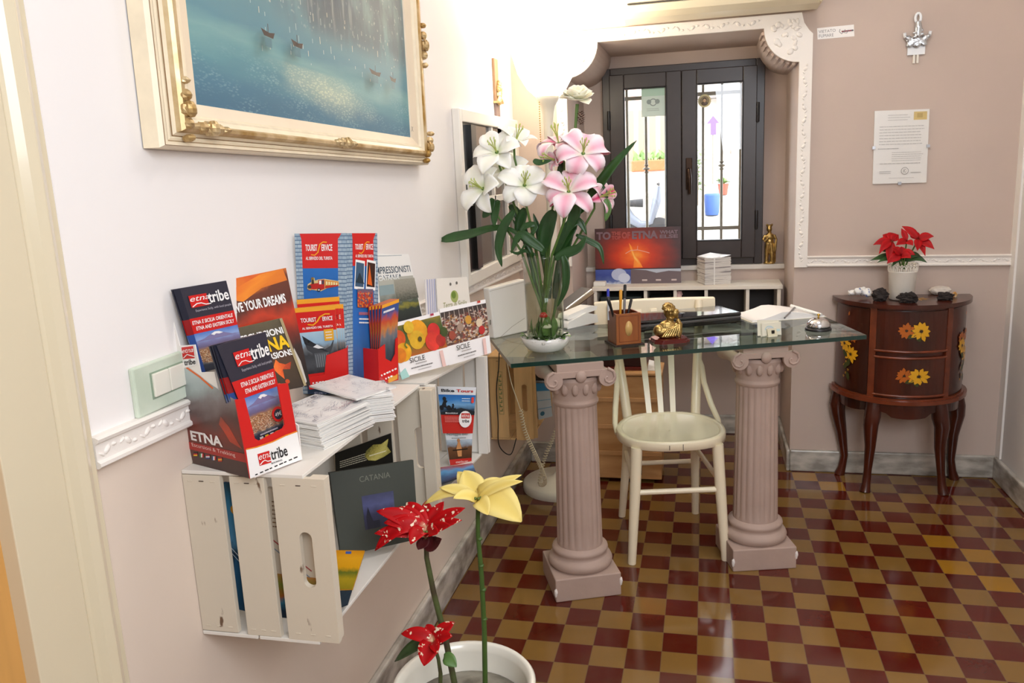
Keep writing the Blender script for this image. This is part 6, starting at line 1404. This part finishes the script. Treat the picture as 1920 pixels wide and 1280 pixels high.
for t, a, b, c, d in (('TO', .02, .80, .19, .94), ('THE', .20, .875, .31, .94), ('TOP', .20, .80, .31, .865), ('OF', .32, .81, .42, .93), ('ETNA', .44, .80, .74, .94), ('WHAT', .76, .875, .97, .94), ('ELSE', .76, .80, .97, .865)): s.text(t, a, b, c, d, gt if t not in ('THE', 'TOP', 'OF') else flat('#a85048'), .045)
s.build('board', pe)
f = MB(); f.bb((-.515, 1.90, .81), (-.455, 1.95, .832), mat('white_block', '#ece8e0', .5)); f.build('eraser_block', label='small white block on the left end of the alcove shelf', cat='block', bevel=.004)
lf = thing('leaflet_bundle', (.06, 1.96, .81), 'cube shaped bundle of leaflets tied with bands on the alcove shelf', 'leaflets')
f = MB(); c = V((.060, 1.965, .81)); M_lb = mat('leaflet_paper_side', '#ddd8d2', .6, h2='#8f8686', thr=.56, scale=5, stretch=(1, 1, 30)); rn = random.Random(6)
for i in range(26):
    f.box(c+V((rn.uniform(-.002, .002), rn.uniform(-.002, .002), .0025+.0049*i)), (.128, .105, .0046), M_lb, rz=.35+rn.uniform(-.02, .02))
f.build('leaflets', lf, kind='stuff')
f = MB(); R = Matrix.Rotation(.35, 3, 'Z')
tp = [(-.064, -.052, .130), (0, -.052, .124), (.064, -.052, .137), (.064, .052, .130), (0, .052, .142), (-.064, .052, .128)]
f.add([c+R @ V(p) for p in tp], [(0, 1, 4, 5), (1, 2, 3, 4)], mat('white_sheet', '#f2f0ee', .6)); f.build('top_sheet', lf, solid=.001)
f = MB(); wb_ = mat('white_band', '#f0eeea', .5)
for x in (-.018,): f.box(c+R @ V((x, -.0545, .064)), (.006, .001, .130), wb_, rz=.35)
f.box(c+R @ V((.0665, .0, .064)), (.001, .006, .130), wb_, rz=.35); f.build('band', lf)
# gilt statuette on the sill
sb = V((.322, 2.085, .884)); st = thing('gilt_statuette', sb, 'small standing gilt statuette at the right end of the window sill', 'statuette')
f = MB(); E = lambda c, r: f.ell(sb+V(c), r, M_gilt, 14, 10)
E((0, 0, .004), (.028, .016, .007)); f.tube([sb+V(p) for p in ((-.012, 0, .006), (-.013, 0, .035), (-.010, 0, .075), (-.006, 0, .098))], [.010, .0095, .012, .014], M_gilt, 10)
f.tube([sb+V(p) for p in ((.012, -.004, .006), (.012, -.006, .035), (.010, -.002, .075), (.006, 0, .098))], [.010, .0095, .012, .014], M_gilt, 10)
E((0, 0, .108), (.020, .014, .022)); E((0, 0, .130), (.022, .014, .020)); f.tube([sb+V((0, 0, .14)), sb+V((0, 0, .158))], [.010, .008], M_gilt, 10); E((-.002, -.002, .168), (.013, .014, .016)); E((-.002, .0, .183), (.014, .013, .007)); E((-.013, 0, .188), (.005, .005, .006)); E((.010, 0, .188), (.005, .005, .006)); E((-.003, -.015, .164), (.004, .005, .004))
f.tube([sb+V(p) for p in ((-.020, 0, .140), (-.030, -.006, .120), (-.024, -.016, .110), (-.008, -.020, .126))], [.007, .006, .0055, .005], M_gilt, 8); f.tube([sb+V(p) for p in ((.020, 0, .140), (.030, -.002, .118), (.028, -.008, .090), (.026, -.010, .06))], [.007, .0065, .006, .005], M_gilt, 8)
f.tube([sb+V(p) for p in ((.018, .008, .10), (.022, .010, .06), (.020, .010, .008))], [.008, .010, .012], M_gilt, 8)
f.build('figure', st, remesh=.0022)

# ---------------------------------------------------------------- on the back wall
ac = thing('air_conditioner', (.08, BY, 1.96), 'cream wall air conditioner above the alcove', 'air conditioner')
M_ac = mat('cream_plastic', '#e6dabd', .35); ax0, ax1 = -.305, .462
f = MB(); prof = [(BY, 1.968), (BY-.06, 1.955), (BY-.135, 1.966), (BY-.172, 1.985), (BY-.188, 2.02), (BY-.186, 2.20), (BY-.16, 2.235), (BY, 2.24)]
f.poly([(ax0, y, z) for y, z in prof], (ax1-ax0-.012, 0, 0), M_ac, False); f.build('housing', ac, bevel=.008, seg=3)
MB().bb((ax0+.018, BY-.190, 2.012), (ax1-.13, BY-.184, 2.016), mat('dark_slit', '#3a342c', .6)).build('louvre_gap', ac)
MB().poly([(ax0+.02, y, z) for y, z in ((BY-.185, 2.010), (BY-.190, 2.008), (BY-.176, 1.982), (BY-.14, 1.966), (BY-.138, 1.972), (BY-.172, 1.988))], (ax1-ax0-.16, 0, 0), M_ac).build('louvre', ac)
f = MB(); f.bb((ax1-.058, BY-.1895, 1.998), (ax1-.030, BY-.184, 2.010), flat('#1c1a18')); 
for i in range(2): f.bb((ax1-.094, BY-.189, 1.999+.012*i), (ax1-.080, BY-.184, 2.001+.012*i), flat('#6a6252'))
f.build('display', ac)
MB().bb((ax1-.013, BY-.168, 1.968), (ax1, BY, 2.235), M_ac).build('end_cap', ac, bevel=.01, seg=3)
s = Sheet(*[at_y(u, v, BY-.001) for u, v in ((1532, 53), (1601, 46), (1602, 68), (1533, 74))], .0008, flat('#f1ece6'))
s.rect(0, 0, 1, 1, flat('#f3eee9')).text('VIETATO', .04, .54, .50, .80, flat('#8a8480'), 0).text('FUMARE', .04, .14, .44, .42, flat('#8a8480'), 0)
s.line([(.66, .50), (.96, .52)], .018, flat('#8a2a34')).line([(.62, .72), (.60, .50), (.66, .30), (.72, .5)], .008, flat('#6a6462')).line([(.76, .66), (.72, .40), (.80, .34), (.84, .6)], .008, flat('#6a6462')).rect(.93, .46, .98, .58, flat('#4a4446'))
s.build('no_smoking_sticker', label='white VIETATO FUMARE sticker on the wall right of the air conditioner', cat='sticker')
oc = at_y(1718, 75, BY); so = thing('silver_wall_ornament', V((oc.x, BY, 1.72)), 'silver ornament with a white card and two prongs high on the right wall', 'wall ornament')
M_sil = mat('wrinkled_silver', '#c9ced4', .25, metal=.9, var=.2, scale=60, bump=.4, bscale=120); X = oc.x
f = MB(); f.tube([(X+.010*math.cos(a), BY-.012, 1.897+.018*math.sin(a)) for a in [k*.45 for k in range(15)]], .0055, mat('white_enamel', '#eef0f2', .3), 8); f.build('hook_ring', so)
f = MB(); f.tube([(X, BY-.014, 1.885), (X+.002, BY-.016, 1.86), (X, BY-.016, 1.825)], [.010, .015, .011], M_sil, 12)
for dx, dz, r in ((-.030, 1.822, .012), (.030, 1.822, .012), (-.042, 1.828, .008), (.042, 1.828, .008), (-.016, 1.808, .016), (.016, 1.808, .016), (0, 1.815, .018), (-.026, 1.798, .012), (.026, 1.800, .012), (0, 1.797, .014)): f.ell((X+dx, BY-.012, dz), (r*1.1, .010, r), M_sil, 12, 8, jit=.3, seed=dx*50)
f.tube([(X-.02, BY-.02, 1.84), (X+.02, BY-.024, 1.85)], .004, M_sil, 8); f.tube([(X-.018, BY-.022, 1.825), (X+.022, BY-.024, 1.837)], .004, M_sil, 8); f.build('silver_body', so, remesh=.003)
for sx in (-1, 1): MB().tube([(X+sx*.044, BY-.012, 1.826), (X+sx*.047, BY-.014, 1.845)], .006, mat('white_enamel', '#eef0f2', .3), 8).build('tip', so)
MB().bb((X-.032, BY-.010, 1.760), (X+.032, BY-.002, 1.792), mat('white_enamel', '#eef0f2', .3)).build('white_card', so)
for sx in (-1, 1): MB().bb((X+sx*.0065-.004, BY-.009, 1.728), (X+sx*.0065+.004, BY-.003, 1.762), mat('ivory_prong', '#e9e2d4', .4)).build('prong', so)
dc = thing('framed_certificate', at_y(1690, 345, BY), 'glazed clip frame with a printed certificate on the right wall', 'certificate')
s = Sheet(*[at_y(u, v, BY-.006) for u, v in ((1640, 208), (1743, 204), (1737, 342), (1636, 345))], .005, flat('#d9d2c6'))
gp = flat('#b9b4ae'); s.rect(0, 0, 1, 1, flat('#f0ece6')).rect(.72, .86, .96, .97, flat('#d8bc6c')).rect(.78, .89, .88, .95, flat('#bfa050'))
s.scribble(.25, .85, .68, .95, 3, gp, .2, 1, .8); s.scribble(.10, .52, .92, .80, 7, gp, .2, 2); s.scribble(.08, .46, .5, .5, 1, gp, .25, 3); s.scribble(.34, .30, .92, .44, 5, gp, .2, 4); s.scribble(.12, .26, .9, .29, 1, gp, .3, 5); s.scribble(.12, .13, .34, .18, 2, gp, .3, 6); s.scribble(.70, .13, .9, .16, 1, gp, .4, 7); s.scribble(.3, .07, .8, .08, 1, gp, .5, 8)
for r, c in ((.070, '#8f8a86'), (.060, '#f0ece6'), (.038, '#a8a29c'), (.030, '#f0ece6')): s.disc(.59, .17, r, flat(c))
s.text('K', .57, .15, .61, .19, flat('#8f8a86')); s.build('print', dc)
a, b, c_, d_ = [p+V((0, -.0015, 0)) for p in s.c]; k = V((0, -.002, 0)); f = MB(); f.hexa([d_, c_, c_+k, d_+k, a, b, b+k, a+k], clear_glass('frame_glass', '#ffffff')); f.build('glass', dc)
for t in ((.5, 0), (1, .5), (0, .5)):
    q = s.P(t[0], t[1], .004); MB().box(q, (.012, .006, .012), M_alu).build('clip', dc)
# ---------------------------------------------------------------- half-round painted cabinet in the right corner
kx, ky = .817, BY-.012
kb = thing('half_round_cabinet', (kx, ky, 0), 'dark brown half-round cabinet with painted yellow daisies against the right wall', 'cabinet')
M_mah = mat('dark_mahogany', '#521d0d', .28, h2='#331108', scale=4, stretch=(2, 2, .6), coat=.35); M_mahl = mat('worn_mahogany_edge', '#6e3018', .25, var=.25, scale=20, coat=.4)
HA, HB = .247, .262
def arcpt(t, k=1.0, dz=0, ea=0): a = math.radians(t); return V((kx+(HA*k+ea)*math.cos(a), ky-(HB*k+ea)*math.sin(a), dz))
def halfslab(f, ea, z0, z1, m, n=40):
    f.poly([arcpt(180*i/n, 1, z0, ea) for i in range(n+1)], (0, 0, z1-z0), m, True)
f = MB(); halfslab(f, .020, .783, .800, M_mah); f.build('top', kb, bevel=.005, seg=3)
f = MB(); halfslab(f, -.004, .415, .783, M_mah); f.build('carcass', kb)
f = MB(); halfslab(f, .022, .395, .410, M_mahl); halfslab(f, .012, .410, .418, M_mahl); f.build('lower_moulding', kb, bevel=.004, seg=3)
f = MB(); n = 36
pts = []
for i in range(n+1):
    t = 180*i/n; z = .365-.022*abs(math.sin(math.radians(t*3)))**.7-(.012 if 70 < t < 110 else 0); pts.append((t, z))
vs = []
for t, z in pts: vs += [arcpt(t, .985, z), arcpt(t, .985, .396)]
f.add(vs, [(2*i, 2*i+2, 2*i+3, 2*i+1) for i in range(n)], M_mah, False)
vs2 = []
for t, z in pts: vs2 += [arcpt(t, .93, z), arcpt(t, .93, .396)]
f.add(vs2, [(2*i, 2*i+1, 2*i+3, 2*i+2) for i in range(n)], M_mah, False)
f.add([p for t, z in pts for p in (arcpt(t, .985, z), arcpt(t, .93, z))], [(2*i, 2*i+1, 2*i+3, 2*i+2) for i in range(n)], M_mah)
f.build('apron', kb)
def curved(f, t0, t1, z0, z1, ea, m, th=.010, n=16):
    a = [(t0+(t1-t0)*i/n) for i in range(n+1)]; vs = []
    for t in a: vs += [arcpt(t, 1, z0, ea-th), arcpt(t, 1, z0, ea), arcpt(t, 1, z1, ea), arcpt(t, 1, z1, ea-th)]
    f.add(vs, [(4*i+j, 4*i+(j+1) % 4, 4*i+4+(j+1) % 4, 4*i+4+j) for i in range(n) for j in range(4)]+[(3, 2, 1, 0), (4*n, 4*n+1, 4*n+2, 4*n+3)], m, False)
def cmould(f, t0, t1, z, r, m, n=20): f.tube([arcpt(t0+(t1-t0)*i/n, 1, z, .004) for i in range(n+1)], r, m, 8)
def daisy(f, t0, z0, r, m, mc, npet=10, ea=.0075, seed=0):
    rn = random.Random(seed); vs = []; fs = []
    sc = 180/PI/HA
    pt = lambda x, z, e: arcpt(t0-x*sc, 1, z0+z, ea+e)
    for i in range(npet):
        a = 2*PI*i/npet+rn.uniform(-.12, .12); l = r*rn.uniform(.8, 1.1); w_ = r*.20; c, s_ = math.cos(a), math.sin(a); k = len(vs)
        for q, h in ((.12, 0), (.40, w_*.75), (.72, w_), (1, w_*.12), (1, -w_*.12), (.72, -w_), (.40, -w_*.75)): vs.append(pt(c*l*q-s_*h, s_*l*q+c*h, .0004*(1+i % 2)))
        fs.append(tuple(range(k, k+7)))
    f.add(vs, fs, m)
    vs = [pt(math.cos(i*.63)*r*.17, math.sin(i*.63)*r*.15, .0014) for i in range(10)]; f.add(vs, [tuple(range(10))], mc)
def dleaf(f, t0, z0, a, l, w_, m, ea=.007):
    sc = 180/PI/HA; c, s_ = math.cos(a), math.sin(a); vs = []
    for q, h in ((0, 0), (.35, w_), (.7, w_*.8), (1, 0), (.7, -w_*.8), (.35, -w_)): vs.append(arcpt(t0-(c*l*q-s_*h)*sc, 1, z0+s_*l*q+c*h, ea+.0002))
    f.add(vs, [tuple(range(6))], m)
YD, OD, CD_, LD = mat('paint_yellow', '#e0a51e', .35), mat('paint_orange', '#b8601a', .35), mat('paint_brown', '#3a2410', .4), mat('paint_green', '#3c4218', .4)
T0, T1 = 56, 124
for z0, z1, k in ((.606, .772, 0), (.424, .588, 1)):
    f = MB(); curved(f, T0+2, T1-2, z0, z1, .004, M_mah)
    for z in (z0+.004, z1-.004) if k else (z0+.004,): cmould(f, T0+2, T1-2, z, .0055, M_mahl)
    d = f.build('drawer', kb)
    f = MB(); zc = (z0+z1)/2+.006
    for a in (.3, 2.2, 3.6, 5.2): dleaf(f, 88, zc-.012, a, .035, .010, LD)
    daisy(f, 96, zc+.002, .032, OD, CD_, 12, .0065, 3+k); daisy(f, 84, zc, .040, YD, CD_, 10, .0070, 7+k); f.build('painted_daisies', d)
for t in (T0, T1):
    f = MB(); curved(f, t-3, t+3, .418, .783, .006, M_mahl); f.build('stile', kb)
for tc, t0, t1 in ((150, T1+4, 176), (30, 4, T0-4)):
    f = MB(); curved(f, t0, t1, .424, .775, .002, M_mah); d = f.build('side_panel', kb)
    f = MB()
    for a, z in ((1.2, .52), (4.2, .54), (5.0, .50), (2.4, .56)): dleaf(f, tc, z, a, .04, .010, LD)
    daisy(f, tc+7, .645, .030, OD, CD_, 11, .005, 21); daisy(f, tc-5, .655, .032, OD, CD_, 11, .0052, 22); daisy(f, tc+5, .615, .037, YD, CD_, 10, .0056, 23); daisy(f, tc-4, .575, .036, YD, CD_, 10, .006, 24)
    for i in range(5): daisy(f, tc+5-3*(i % 3), .475+.016*i, .006, YD, CD_, 5, .005, i)
    dleaf(f, tc, .735, 1.4, .02, .004, OD); f.build('painted_daisies', d)
for t, q in ((172, (.607, 1.598)), (122, (.676, 1.405)), (58, (.972, 1.412)), (8, (1.058, 1.59))):
    top = arcpt(t, .93, .39); ft = V((q[0], q[1], 0)); o = V((ft.x-kx, ft.y-ky, 0)).normalized()
    f = MB(); f.tube([top, top+o*.010-V((0, 0, .06)), top*.75+ft*.25+o*.010-V((0, 0, 0)), V((top.x*.5+ft.x*.5, top.y*.5+ft.y*.5, .20))-o*.004, V((ft.x, ft.y, .09))-o*.012, V((ft.x, ft.y, .035))-o*.004, V((ft.x, ft.y, .0))+o*.006], [.030, .033, .030, .022, .016, .017, .022], M_mah, 12); f.build('leg', kb)
# flower painted on the top
f = MB(); c = V((kx+.04, ky-.12, .8006))
for i in range(9): a = i*.7; f.add([c, c+V((.03*math.cos(a-.15), .03*math.sin(a-.15), 0)), c+V((.045*math.cos(a), .045*math.sin(a), 0)), c+V((.03*math.cos(a+.15), .03*math.sin(a+.15), 0))], [(0, 1, 2, 3)], YD)
f.build('top_daisy', kb)
# things on the cabinet
pb_ = at_z(1690, 561, .80); pt = thing('lace_rim_pot', pb_, 'white pot with a lace rim on the half-round cabinet', 'pot')
M_pot = mat('white_enamel_pot', '#f0e9dd', .4)
f = MB(); f.lathe([(.0, .002), (.044, .002), (.046, .004), (.053, .112), (.0545, .114), (.0545, .117), (.053, .119)], pb_, M_pot, 40); f.lathe([(.049, .112), (.0001, .112)], pb_, mat('potting_soil', '#2c1d14', .9, var=.3, scale=80), 24, cap=False); f.build('pot_body', pt)
f = MB(); n = 22
for i in range(n):                                   # openwork: arches and beads
    a0 = 2*PI*i/n; R_ = .0535
    q = lambda a, z, r=R_: pb_+V((r*math.cos(a), r*math.sin(a), z))
    da = PI/n
    f.tube([q(a0-da, .119), q(a0-da*.8, .134, .0542), q(a0, .141, .0548), q(a0+da*.8, .134, .0542), q(a0+da, .119)], .0024, M_pot, 6)
    f.tube([q(a0, .119), q(a0, .130, .054)], .003, M_pot, 6); f.ell(q(a0+da, .142, .0552), .0042, M_pot, 7, 5)
f.build('lace_rim', pt)
M_bract = petal_mat('red_bract', '#b0050e', '#98040c', '#78060b', .5, .2); M_leafd = mat('poinsettia_leaf', '#27401f', .45, h2='#345a2a', scale=18)
po = thing('red_poinsettia', pb_+V((0, 0, .11)), 'small bright red poinsettia growing in the lace rim pot', 'plant')
f = MB(); base = pb_+V((0, 0, .108)); tops = [(1672, 452, 1.46), (1700, 452, 1.45), (1722, 448, 1.47), (1690, 478, 1.42)]
tp = [at_y(*q) for q in tops]
for t in tp: f.tube([base, (base+t)/2+V((0, 0, .01)), t], [.0035, .003, .003], M_stem, 7)
f.build('stem', po)
def bract_to(f, c, px, y, w_, m, droop=.006, cup=.2):
    e = at_y(px[0], px[1], y); d = e-c; L = d.length; pts = [c+d*t+V((0, 0, 1))*droop*math.sin(PI*t) for t in [i/8 for i in range(9)]]
    ws = [w_*v for v in (.25, .62, .92, 1, .96, .80, .55, .28, .03)]
    nrm = V((0, -1, .55)); f.ribbon(pts, ws, nrm, m, cup)
for k, (c, lst) in enumerate(((tp[0], [((1637, 459), 1.45, .016), ((1655, 440), 1.50, .018), ((1672, 436), 1.50, .020), ((1648, 476), 1.42, .017), ((1665, 492), 1.41, .018), ((1685, 440), 1.48, .017)]), (tp[2], [((1691, 424), 1.50, .016), ((1751, 443), 1.45, .018), ((1752, 467), 1.43, .018), ((1735, 480), 1.42, .013), ((1706, 436), 1.50, .018), ((1720, 470), 1.42, .016)]), (tp[3], [((1663, 494), 1.40, .018), ((1708, 484), 1.39, .019), ((1716, 478), 1.40, .016), ((1690, 462), 1.42, .017), ((1672, 466), 1.41, .016)]), (tp[1], [((1690, 428), 1.47, .012), ((1680, 460), 1.42, .015), ((1712, 460), 1.42, .014)]))):
    f = MB()
    for p, y, w_ in lst: bract_to(f, c, p, y, w_, M_bract, random.uniform(.002, .012))
    f.build('bracts', po, solid=.0006)
f = MB()
for p, y, w_ in (((1632, 488), 1.43, .017), ((1645, 492), 1.41, .014), ((1738, 492), 1.43, .017), ((1728, 482), 1.45, .016), ((1672, 500), 1.40, .013), ((1650, 470), 1.47, .016)): bract_to(f, base+V((0, 0, .05)), p, y, w_, M_leafd, .015)
f.build('leaves', po, solid=.0006)
f = MB(); q = at_z(1614, 559, .80); M_delft = mat('blue_white_glaze', '#f0efec', .2, h2='#6c7fb8', thr=.60, scale=55); rn = random.Random(3)
for i in range(9): f.ell(q+V((rn.uniform(-.035, .035), rn.uniform(-.018, .018), .018+rn.uniform(0, .016))), (rn.uniform(.014, .022), rn.uniform(.012, .018), rn.uniform(.010, .016)), M_delft, 12, 8, jit=.4, seed=i)
f.build('ceramic_lump', label='crumpled white and blue glazed ornament at the left end of the half-round cabinet', cat='ornament', remesh=.003)
M_lavaR = mat('lava_rock', '#2a2220', .85, var=.3, scale=60, bump=.6, bscale=140)
for (u, v), r, sd, lab in (((1651, 565), (.030, .022, .028), 4, 'brown black lava stone left of the lace rim pot'), ((1702, 568), (.034, .022, .022), 8, 'jagged black lava stone in front of the lace rim pot'), ((1773, 563), (.030, .020, .016), 12, 'flat dark lava stone near the right end of the half-round cabinet')):
    q = at_z(u, v, .80); f = MB(); f.ell(q+V((0, .01, r[2]*.8)), r, M_lavaR, 22, 16, jit=.55, seed=sd); f.build('lava_stone', label=lab, cat='stone', group='lava stones on the cabinet')
q = at_z(1764, 553, .80); f = MB(); f.ell(q+V((0, .01, .018)), (.042, .030, .018), mat('pale_stone', '#d9cfc4', .7, var=.06, scale=30), 24, 14, jit=.12, seed=5); f.build('pale_stone', label='smooth pale flat stone at the back right of the half-round cabinet', cat='stone')
q = at_z(1790, 557, .80); f = MB(); f.ell(q+V((0, .0, .010)), (.010, .010, .012), mat('amber_chip', '#b8823c', .6, h2='#d8cbb0', scale=60), 10, 7, jit=.3, seed=5); f.build('small_stone', label='small amber stone beside the flat dark lava stone', cat='stone')

# ---------------------------------------------------------------- planter with poinsettias in the foreground
pc_ = V((-.432, -.722, 0)); ZR = .42
pl = thing('white_planter', pc_, 'large white glazed planter in the foreground under the poinsettias', 'planter')
M_glz = mat('cream_glaze', '#e9e5d8', .22, coat=.4)
f = MB(); f.lathe([(.085, 0), (.095, .01), (.115, .18), (.128, .36), (.131, .395), (.137, .405), (.139, .418), (.134, .424), (.126, .420), (.122, .405), (.118, .36), (.108, .33), (.0001, .33)], pc_, M_glz, 56); f.build('pot', pl)
f = MB(); f.lathe([(.118, .365), (.08, .372), (.0001, .368)], pc_, mat('wet_grey_soil', '#8f897a', .45, h2='#4f473c', scale=16, bump=.4, bscale=50), 36, cap=False); f.build('soil', pl)
M_specR = petal_mat('speckled_red_bract', '#b8040d', '#a2040c', '#f0dcb0', .5, .14, (85, .615, '#f2dcc0'))
M_yelB = petal_mat('yellow_bract', '#e9d483', '#e2c96e', '#cfb355', .5, .3); M_darkB = mat('dark_red_leaf', '#4c1416', .5)
M_wst = mat('woody_stem', '#3e3320', .6, h2='#4c5a2c', scale=30); M_gst = mat('green_stem', '#3f5a22', .5, var=.15, scale=30)
def bract(f, c, px, y, w_, m, arch=.008, cup=.22, n=10):
    e = at_y(px[0], px[1], y); d = e-c; pts = [c+d*(i/n)+V((0, 0, 1))*arch*math.sin(PI*(i/n)**.8) for i in range(n+1)]
    ws = [w_*max(.04, math.sin(PI*min(1, (.08+.92*i/n)**.85))**.75) for i in range(n+1)]
    f.ribbon(pts, ws, V((0, -.75, .75)), m, cup)
rp = thing('red_poinsettia', pc_+V((.02, -.05, .37)), 'red poinsettia flecked with white on a woody stem in the foreground planter', 'plant')
YF = -.735
c = at_y(798, 1000, YF)
f = MB(); r0 = V((pc_.x-.005, pc_.y-.02, .37)); f.tube([r0, at_y(836, 1200, -.735), at_y(813, 1110, -.735), at_y(800, 1045, -.735), c], [.0062, .0058, .0054, .0048, .004], M_wst, 9)
for t in (.35, .6, .8): f.ell(r0+(c-r0)*t+V((.0, 0, 0)), .0001, M_wst, 6, 4)
f.build('stem', rp)
f = MB()
for p, dy, w_, ar in (((706, 958), -.01, .016, .012), ((702, 1000), -.03, .015, .006), ((703, 1032), -.04, .017, .030), ((762, 942), .03, .018, .010), ((748, 950), .02, .015, .008), ((800, 938), .05, .016, .004), ((832, 940), .03, .015, .004), ((872, 952), .0, .013, .008), ((866, 975), -.02, .011, .006), ((845, 985), -.03, .012, .004), ((720, 980), -.02, .016, .012), ((770, 1020), -.05, .017, .012), ((822, 1000), -.03, .013, .004), ((780, 955), .04, .015, .006), ((812, 962), .02, .013, .004)): bract(f, c, p, YF+dy, w_, M_specR, ar)
f.build('bracts', rp, solid=.0006)
f = MB(); bract(f, c-V((0, 0, .006)), (828, 1010), YF-.03, .016, M_darkB, -.014); bract(f, c-V((0, 0, .006)), (784, 1030), YF-.03, .012, M_darkB, -.004); f.build('withered_leaf', rp, solid=.0006)
f = MB()
for i in range(7): a = i*.9; f.ell(c+V((.007*math.cos(a), .007*math.sin(a), .006)), .0032, mat('cyathia', '#5a6a2a', .5), 7, 5)
f.build('flower_buds', rp)
yp = thing('yellow_poinsettia', pc_+V((.06, -.03, .37)), 'pale yellow poinsettia on a tall green stem in the foreground planter', 'plant')
YY = -.705; c = at_y(896, 938, YY)
f = MB(); r0 = V((pc_.x+.035, pc_.y+.02, .37)); f.tube([r0, at_y(908, 1180, YY), at_y(903, 1080, YY), at_y(896, 1000, YY), c], [.0052, .0050, .0047, .0043, .004], M_gst, 9)
for u, v in ((908, 1160), (906, 1105), (902, 1060), (899, 1010)): f.ell(at_y(u, v, YY), (.0062, .0062, .004), M_gst, 8, 5)
f.build('stem', yp)
f = MB()
for p, dy, w_, ar in (((870, 882), .03, .024, .004), ((858, 884), .04, .018, .004), ((890, 886), .05, .018, .004), ((824, 914), -.0, .012, .008), ((795, 945), .0, .012, .022), ((850, 934), -.04, .012, .008), ((938, 896), .03, .016, .006), ((978, 890), .02, .010, .008), ((980, 902), -.01, .010, .010), ((978, 978), -.03, .034, .020), ((915, 965), -.05, .016, .006), ((945, 925), .0, .014, .006)): bract(f, c, p, YY+dy, w_, M_yelB, ar)
f.build('bracts', yp, solid=.0006)
f = MB()
for i in range(6): a = i*1.05; f.ell(c+V((.006*math.cos(a), .006*math.sin(a), .006)), .0030, MC['cyathia'], 7, 5)
f.build('flower_buds', yp)
lp_ = thing('red_poinsettia', pc_+V((-.03, -.03, .37)), 'small low red poinsettia shoot at the left rim of the foreground planter', 'plant')
YL = -.80; c = at_y(812, 1202, YL)
f = MB(); f.tube([V((pc_.x-.035, pc_.y-.055, .37)), at_y(826, 1262, YL), at_y(822, 1235, YL), c], [.004, .004, .0036, .003], M_wst, 8); f.build('stem', lp_)
f = MB()
for p, dy, w_, ar in (((752, 1188), .0, .013, .008), ((800, 1170), .02, .012, .004), ((852, 1166), .01, .013, .004), ((848, 1192), -.01, .012, .004), ((795, 1248), -.04, .020, .006), ((820, 1225), -.04, .010, .004), ((775, 1190), .02, .010, .006), ((832, 1178), .02, .010, .004)): bract(f, c, p, YL+dy, w_, M_specR, ar)
f.build('bracts', lp_, solid=.0006)
f = MB(); bract(f, c, (740, 1240), YL+.03, .012, M_leafd, .01); f.build('dark_leaf', lp_, solid=.0006)
f = MB(); bract(f, at_y(832, 1232, YL), (856, 1250), YL-.01, .012, M_lfl, .004); f.build('green_leaf', lp_, solid=.0006)
